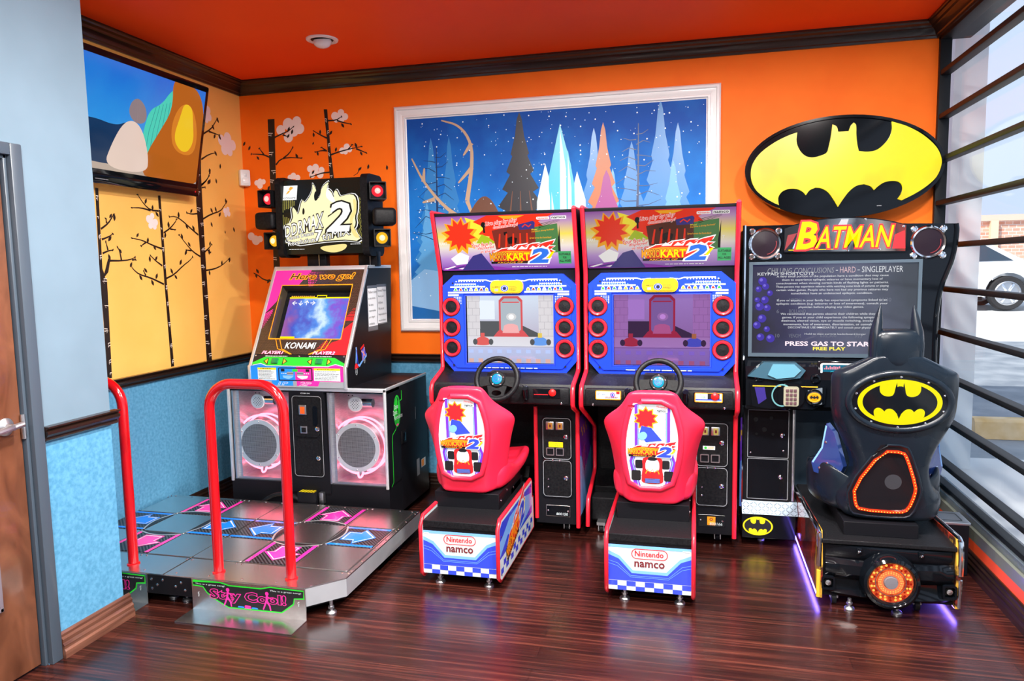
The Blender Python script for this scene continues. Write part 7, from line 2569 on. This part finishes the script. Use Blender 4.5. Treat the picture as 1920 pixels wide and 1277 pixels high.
# glossy bumper with hollows
mb = MB()
cxp = (PX0 + PX1) / 2
sect = [(0, .292), (-.022, .285), (-.03, .25), (-.018, .225), (-.045, .205), (-.05, .165), (-.03, .14), (-.012, .125), (-.02, .085), (-.035, .06), (-.01, .04), (.05, .04), (.05, .292)]
rings = []
for t_ in range(17):
    x = PX0 + .03 + (PX1 - PX0 - .05) * t_ / 16
    f_ = abs(t_ - 8) / 8
    rings.append([Vector((x, PYR + .02 + d * (1.0 - .35 * f_ ** 3) + .012 * f_ ** 2, z + (.012 * f_ ** 2 if z < .13 else 0))) for d, z in sect])
mb.loft(rings, 'black_gloss')
for a in (-.12, .13):
    mb.box(cxp + a - .012, cxp + a + .012, PYR - .012, PYR + .02, .255, .285, 'black_gloss', .006)
    screw(mb, cxp + a, .268, 0, XZ(0, PYR - .013, 0), .006)
bm_ = mb.build('bumper', pod, smooth=40, label='glossy black moulded bumper')
for s_ in (-1, 1):
    mb = MB(XZ(cxp + s_ * .245, PYR - .012, .115))
    mb.prism(rrect(-.028, -.032, .028, .03, .01), -.03, .004, 'black_gloss', None, None, [rrect(-.020, -.024, .020, .022, .008)])
    mb.lathe([(.016, -.02), (.012, .0), (.0001, .004)], 'steel_dull', None, 16)
    mb.build('bumper_vent', bm_)
XE, ZE = .838, .155
M = XZ(XE, PYR - .06, ZE)
mb = MB(M)
mb.lathe([(.118, -.10), (.122, -.02), (.112, .012), (.100, .020), (.092, .012), (.088, -.01)], 'black_gloss', None, 44)
ex = mb.build('exhaust_ring', pod, label='glossy round exhaust housing')
mb = MB(M)
gl_red = lit('exhaust_red_glow', (.75, .05, .015), 1.0)
add_noise(gl_red, (.28, .008, .004), (.95, .14, .03), 40, 3, target='Emission Color', lo=.35, hi=.62)
mb.lathe([(.089, -.006), (.062, -.014), (.050, -.012)], gl_red, None, 40)
mb.ring(0, 0, .030, .052, lit('exhaust_inner_glow', (1.0, .22, .08), 1.0), -.008)
e_amber = lit('exhaust_amber', (1.0, .50, .08), 1.3)
e_deep = lit('exhaust_deep_red', (.35, .01, .004), 1.0)
for rr, nn, sz, cc in ((.041, 24, .0028, -.0074), (.048, 28, .0024, -.0074), (.0685, 20, .0045, -.0085), (.079, 24, .0055, -.0060)):
    for q in range(nn):
        an = 2 * PI * q / nn
        mb.ell(rr * math.cos(an), rr * math.sin(an), sz, sz, e_amber if (q % 3 or rr < .05) else e_deep, cc, n=8)
mb.ring(0, 0, .060, .063, 'chrome', -.0100)
mb.lathe([(.030, -.008), (.026, .002), (.0001, .003)], mat('grey_hub', (.16, .15, .17), .3), None, 24)
mb.build('exhaust_glow', ex, smooth=30, label='glowing orange exhaust rings')
for x in (.682, .876):
    mb = MB()
    foot(mb, x, PYR - .012, .022, .05)
    mb.build('levelling_foot', pod)
for x in (.612, .955, .64, 1.06):
    mb = MB()
    yy = PYR + .04 if x in (.612, .955) else 4.15
    mb.lathe([(.012, 0), (.024, .003), (.024, .022), (.012, .025)], 'black_matte', fr((x, yy, .0245), (0, 1, 0), (0, 0, 1)), 18)
    mb.box(x - .004, x + .03, yy - .012, yy + .012, .03, .05, 'steel_dull')
    mb.build('caster', pod)
E_UV = lit('violet_led_strip', (.20, .13, 1.0), 30.0)
for s_, x0 in ((-1, PX0 + .005), (1, PX1 - .005)):
    mb = MB()
    mb.box(x0 - .006, x0 + .006, PYR + .02, PYF_ - .04, .032, .041, E_UV)
    mb.build('led_strip', pod, smooth=0, label='violet light strip under the plinth')
mb = MB()
mb.box(.665, .975, PYR + .075, 3.95, .31, .375, 'black', .004)
mb.build('riser', pod, smooth=20)
# seat back
SCX = .868
sy0 = lambda z_: 3.53 - (z_ - .38) * .06
LV = [(.375, .150, .180, .03), (.40, .175, .215, .06), (.46, .178, .236, .09), (.50, .172, .228, .10), (.55, .155, .185, .11), (.61, .142, .165, .10), (.68, .152, .180, .09), (.76, .185, .218, .08), (.83, .215, .254, .07), (.88, .222, .262, .06), (.95, .226, .264, .06), (1.02, .224, .266, .06), (1.048, .222, .264, .055), (1.062, .205, .245, .05), (1.085, .17, .195, .045), (1.112, .125, .14, .04), (1.128, .10, .11, .035), (1.134, .08, .09, .03)]
rings = []
for z_, hp, hw, d in LV:
    yy = sy0(z_)
    pts = [(hp - .02, yy), (hp, yy + .006), (hw, yy + d), (hw - .006, yy + d + .03), (hw - .035, yy + d + .025), (hp - .04, yy + .09), (0, yy + .095)]
    full = pts + [(-a, b_) for a, b_ in reversed(pts[:-1])] + [(0, yy - .004)]
    rings.append([Vector((SCX + a, b_, z_)) for a, b_ in full])
mb = MB()
MT['bat_plastic'] = add_noise(mat('blue_black_seat_plastic', (.004, .008, .014), .28, spec=.4), (.20, .20, .20), (.40, .40, .40), 7, 3, target='Roughness')
mb.loft(rings, 'bat_plastic')
sh = mb.build('seat_back', pod, smooth=60, sub=1)
vd = Vector((0, -.06, 1)).normalized()
Mh = fr((SCX, 3.53 + .38 * .06, 0), (1, 0, 0), vd)
# raised oval round the badge
EC, EZ = .008, .932
mb = MB(Mh)
mb.tube([Vector((EC + .205 * math.cos(t_), EZ + .128 * math.sin(t_), .0)) for t_ in [2 * PI * i / 48 for i in range(48)]], .016, 'bat_plastic', 10, True)
mb.prism([(EC + .198 * math.cos(2 * PI * i / 48), EZ + .122 * math.sin(2 * PI * i / 48)) for i in range(48)], -.01, .008, 'black_gloss')
orr = mb.build('badge_surround', sh, smooth=60)
mb = MB(Mh)
ba, bb = .170, .102
e_by = lit('badge_yellow', (1.0, .86, .0), .9)
mb.ell(EC, EZ, ba, bb, e_by, .0086, None, 56)
ring_in = [(EC + ba * .88 * math.cos(2 * PI * i / 56), EZ + bb * .86 * math.sin(2 * PI * i / 56)) for i in range(56)]
mb.poly(ring_in, 'black_gloss', .0092)
badge_bites(mb, EC, EZ, ba, bb, e_by, .0098, Mh)
mb.build('bat_badge', orr, smooth=0, label='lit yellow oval bat badge')
for q in range(8):
    an = 2 * PI * q / 8 + .3
    pass
mb = MB(Mh)
for q in range(10):
    an = 2 * PI * q / 10 + .3
    screw(mb, EC + .185 * math.cos(an), EZ + .113 * math.sin(an), .0085, Mh, .005)
mb.build('badge_screws', orr)
# speaker panel with a red light rope
hexp = [(-.052, .735), (.050, .735), (.072, .70), (.120, .55), (.118, .50), (.090, .415), (.05, .395), (-.15, .400), (-.175, .43), (-.185, .53)]
mb = MB(Mh)
mb.prism([(a * 1.0 - .004, b_) for a, b_ in hexp], -.01, .004, 'dark_glass')
pn = mb.build('speaker_panel', sh, smooth=20)
mb = MB(Mh)
mb.tube(smoothline([Vector((a - .004, b_, .004)) for a, b_ in hexp], 1, True), .006, 'bat_plastic', 8, True)
mb.build('panel_rim', pn, smooth=60)
rope = smoothline([Vector((a * .83 - .008, .565 + (b_ - .565) * .83)) for a, b_ in hexp], 1, True)
mb = MB(Mh)
mb.tube([Vector((p.x, p.y, .009)) for p in rope], .0065, lit('red_light_rope', (1.0, .035, .004), 2.2), 8, True)
n_ = len(rope)
e_dot = lit('light_rope_bulb', (1.0, .40, .05), 3.5)
pos = []
for i in range(n_):
    a, b_ = rope[i], rope[(i + 1) % n_]
    m_ = max(1, int((b_ - a).length / .011))
    pos += [a.lerp(b_, j / m_) for j in range(m_)]
for p in pos:
    mb.ell(p.x, p.y, .0024, .0024, e_dot, .0158, n=6)
mb.build('light_rope', pn, smooth=40, label='glowing red light rope')
mb = MB(Mh)
mb.ell(.0, .565, .035, .035, mat('dim_speaker_disc', (.03, .03, .036), .4), .0046, n=28)
mb.build('speaker_disc', pn, smooth=0)
# headrest with two points
HX, HYc = .866, 3.545
secs = [(1.06, .100, .062), (1.12, .106, .064), (1.17, .107, .066), (1.21, .104, .066), (1.235, .094, .060), (1.25, .070, .045)]
rings = []
for z_, hw, hd in secs:
    rings.append([Vector((HX + hw * math.copysign(abs(math.cos(t_)) ** .7, math.cos(t_)), HYc + hd * math.copysign(abs(math.sin(t_)) ** .7, math.sin(t_)), z_)) for t_ in [2 * PI * i / 20 for i in range(20)]])
mb = MB()
mb.loft(rings, 'bat_plastic')
hd_ = mb.build('headrest', pod, smooth=60, sub=1)
for s_ in (-1, 1):
    mb = MB()
    r_ = []
    for z_, c_, w_, d_ in ((1.12, .090, .020, .045), (1.19, .086, .026, .045), (1.24, .082, .025, .038), (1.28, .076, .020, .028), (1.32, .071, .012, .017), (1.352, .067, .003, .004)):
        r_.append([Vector((HX + s_ * c_ + w_ * math.cos(t_), HYc - .005 + d_ * math.sin(t_), z_)) for t_ in [2 * PI * i / 14 for i in range(14)]])
    mb.loft(r_, 'bat_plastic')
    mb.build('headrest_point', hd_, smooth=60)
# side wings and seat pan
MT['wing_blue'] = mat('blue_metallic_wing', (.02, .05, .22), .15, .3, coat=1.0)
for s_ in (-1, 1):
    if s_ < 0:
        mb = MB(fr((SCX - .285, 3.72, 0), (.75, -.66, 0), (0, 0, 1)))
        wp = [(.06, .79), (.10, .75), (.15, .60), (.12, .53), (.0, .545), (-.015, .59), (.035, .67)]
    else:
        mb = MB(fr((SCX + .145, 3.64, 0), (.75, .66, 0), (0, 0, 1)))
        wp = [(.07, .78), (.03, .74), (-.02, .60), (.02, .53), (.10, .56), (.115, .60), (.09, .68)]
    mb.prism(wp, 0, .03, 'wing_blue')
    mb.line([(wp[0][0], wp[0][1] - .01), (wp[-1][0] + .006 * -s_, wp[-1][1]), (wp[-2][0] + .008 * -s_, wp[-2][1])], .008, 'lblue_print', .0304)
    for a, b_ in ((.06, .70), (.07, .60), (.03, .57)):
        screw(mb, a, b_, .03, mb.M, .007)
    mb.build('seat_wing', pod, smooth=30, label='metallic blue side wing')
rings = []
for y, w_, zb, zi, zs in ((3.56, .20, .375, .44, .56), (3.66, .275, .375, .445, .62), (3.76, .33, .38, .45, .60), (3.88, .315, .39, .455, .58), (3.98, .26, .41, .46, .56), (4.03, .22, .43, .47, .54)):
    pts = [(-w_ + .03, zb), (w_ - .03, zb), (w_, zb + .04), (w_ + .004, zs - .012), (w_ - .012, zs), (w_ - .035, zs - .006), (w_ - .055, zi + .008), (w_ - .085, zi), (-w_ + .085, zi), (-w_ + .055, zi + .008), (-w_ + .035, zs - .006), (-w_ + .012, zs), (-w_ - .004, zs - .012), (-w_, zb + .04)]
    rings.append([Vector((SCX + (a if a < 0 else a * min(1, .235 / w_)), y, b_)) for a, b_ in pts])
mb = MB()
mb.loft(list(reversed(rings)), 'bat_plastic')
mb.build('seat_pan', pod, smooth=60, sub=2)
# low box with a metal lid between the plinth and the window
jb = thing('floor_box', 'small black box with a pale metal lid between the bat seat and the window wall', 'box', (1.24, 3.98, 0))
mb = MB()
mb.box(1.165, 1.31, 3.90, 4.06, .001, .255, 'black', .004)
mb.build('body', jb, smooth=20)
mb = MB()
mb.box(1.16, 1.315, 3.895, 4.065, .255, .27, 'steel_dull', .004)
mb.line(rrect(1.19, 3.925, 1.285, 4.035, .01), .006, 'black_print', .2706, XY(0, 0, 0), True)
mb.build('lid', jb, smooth=20)
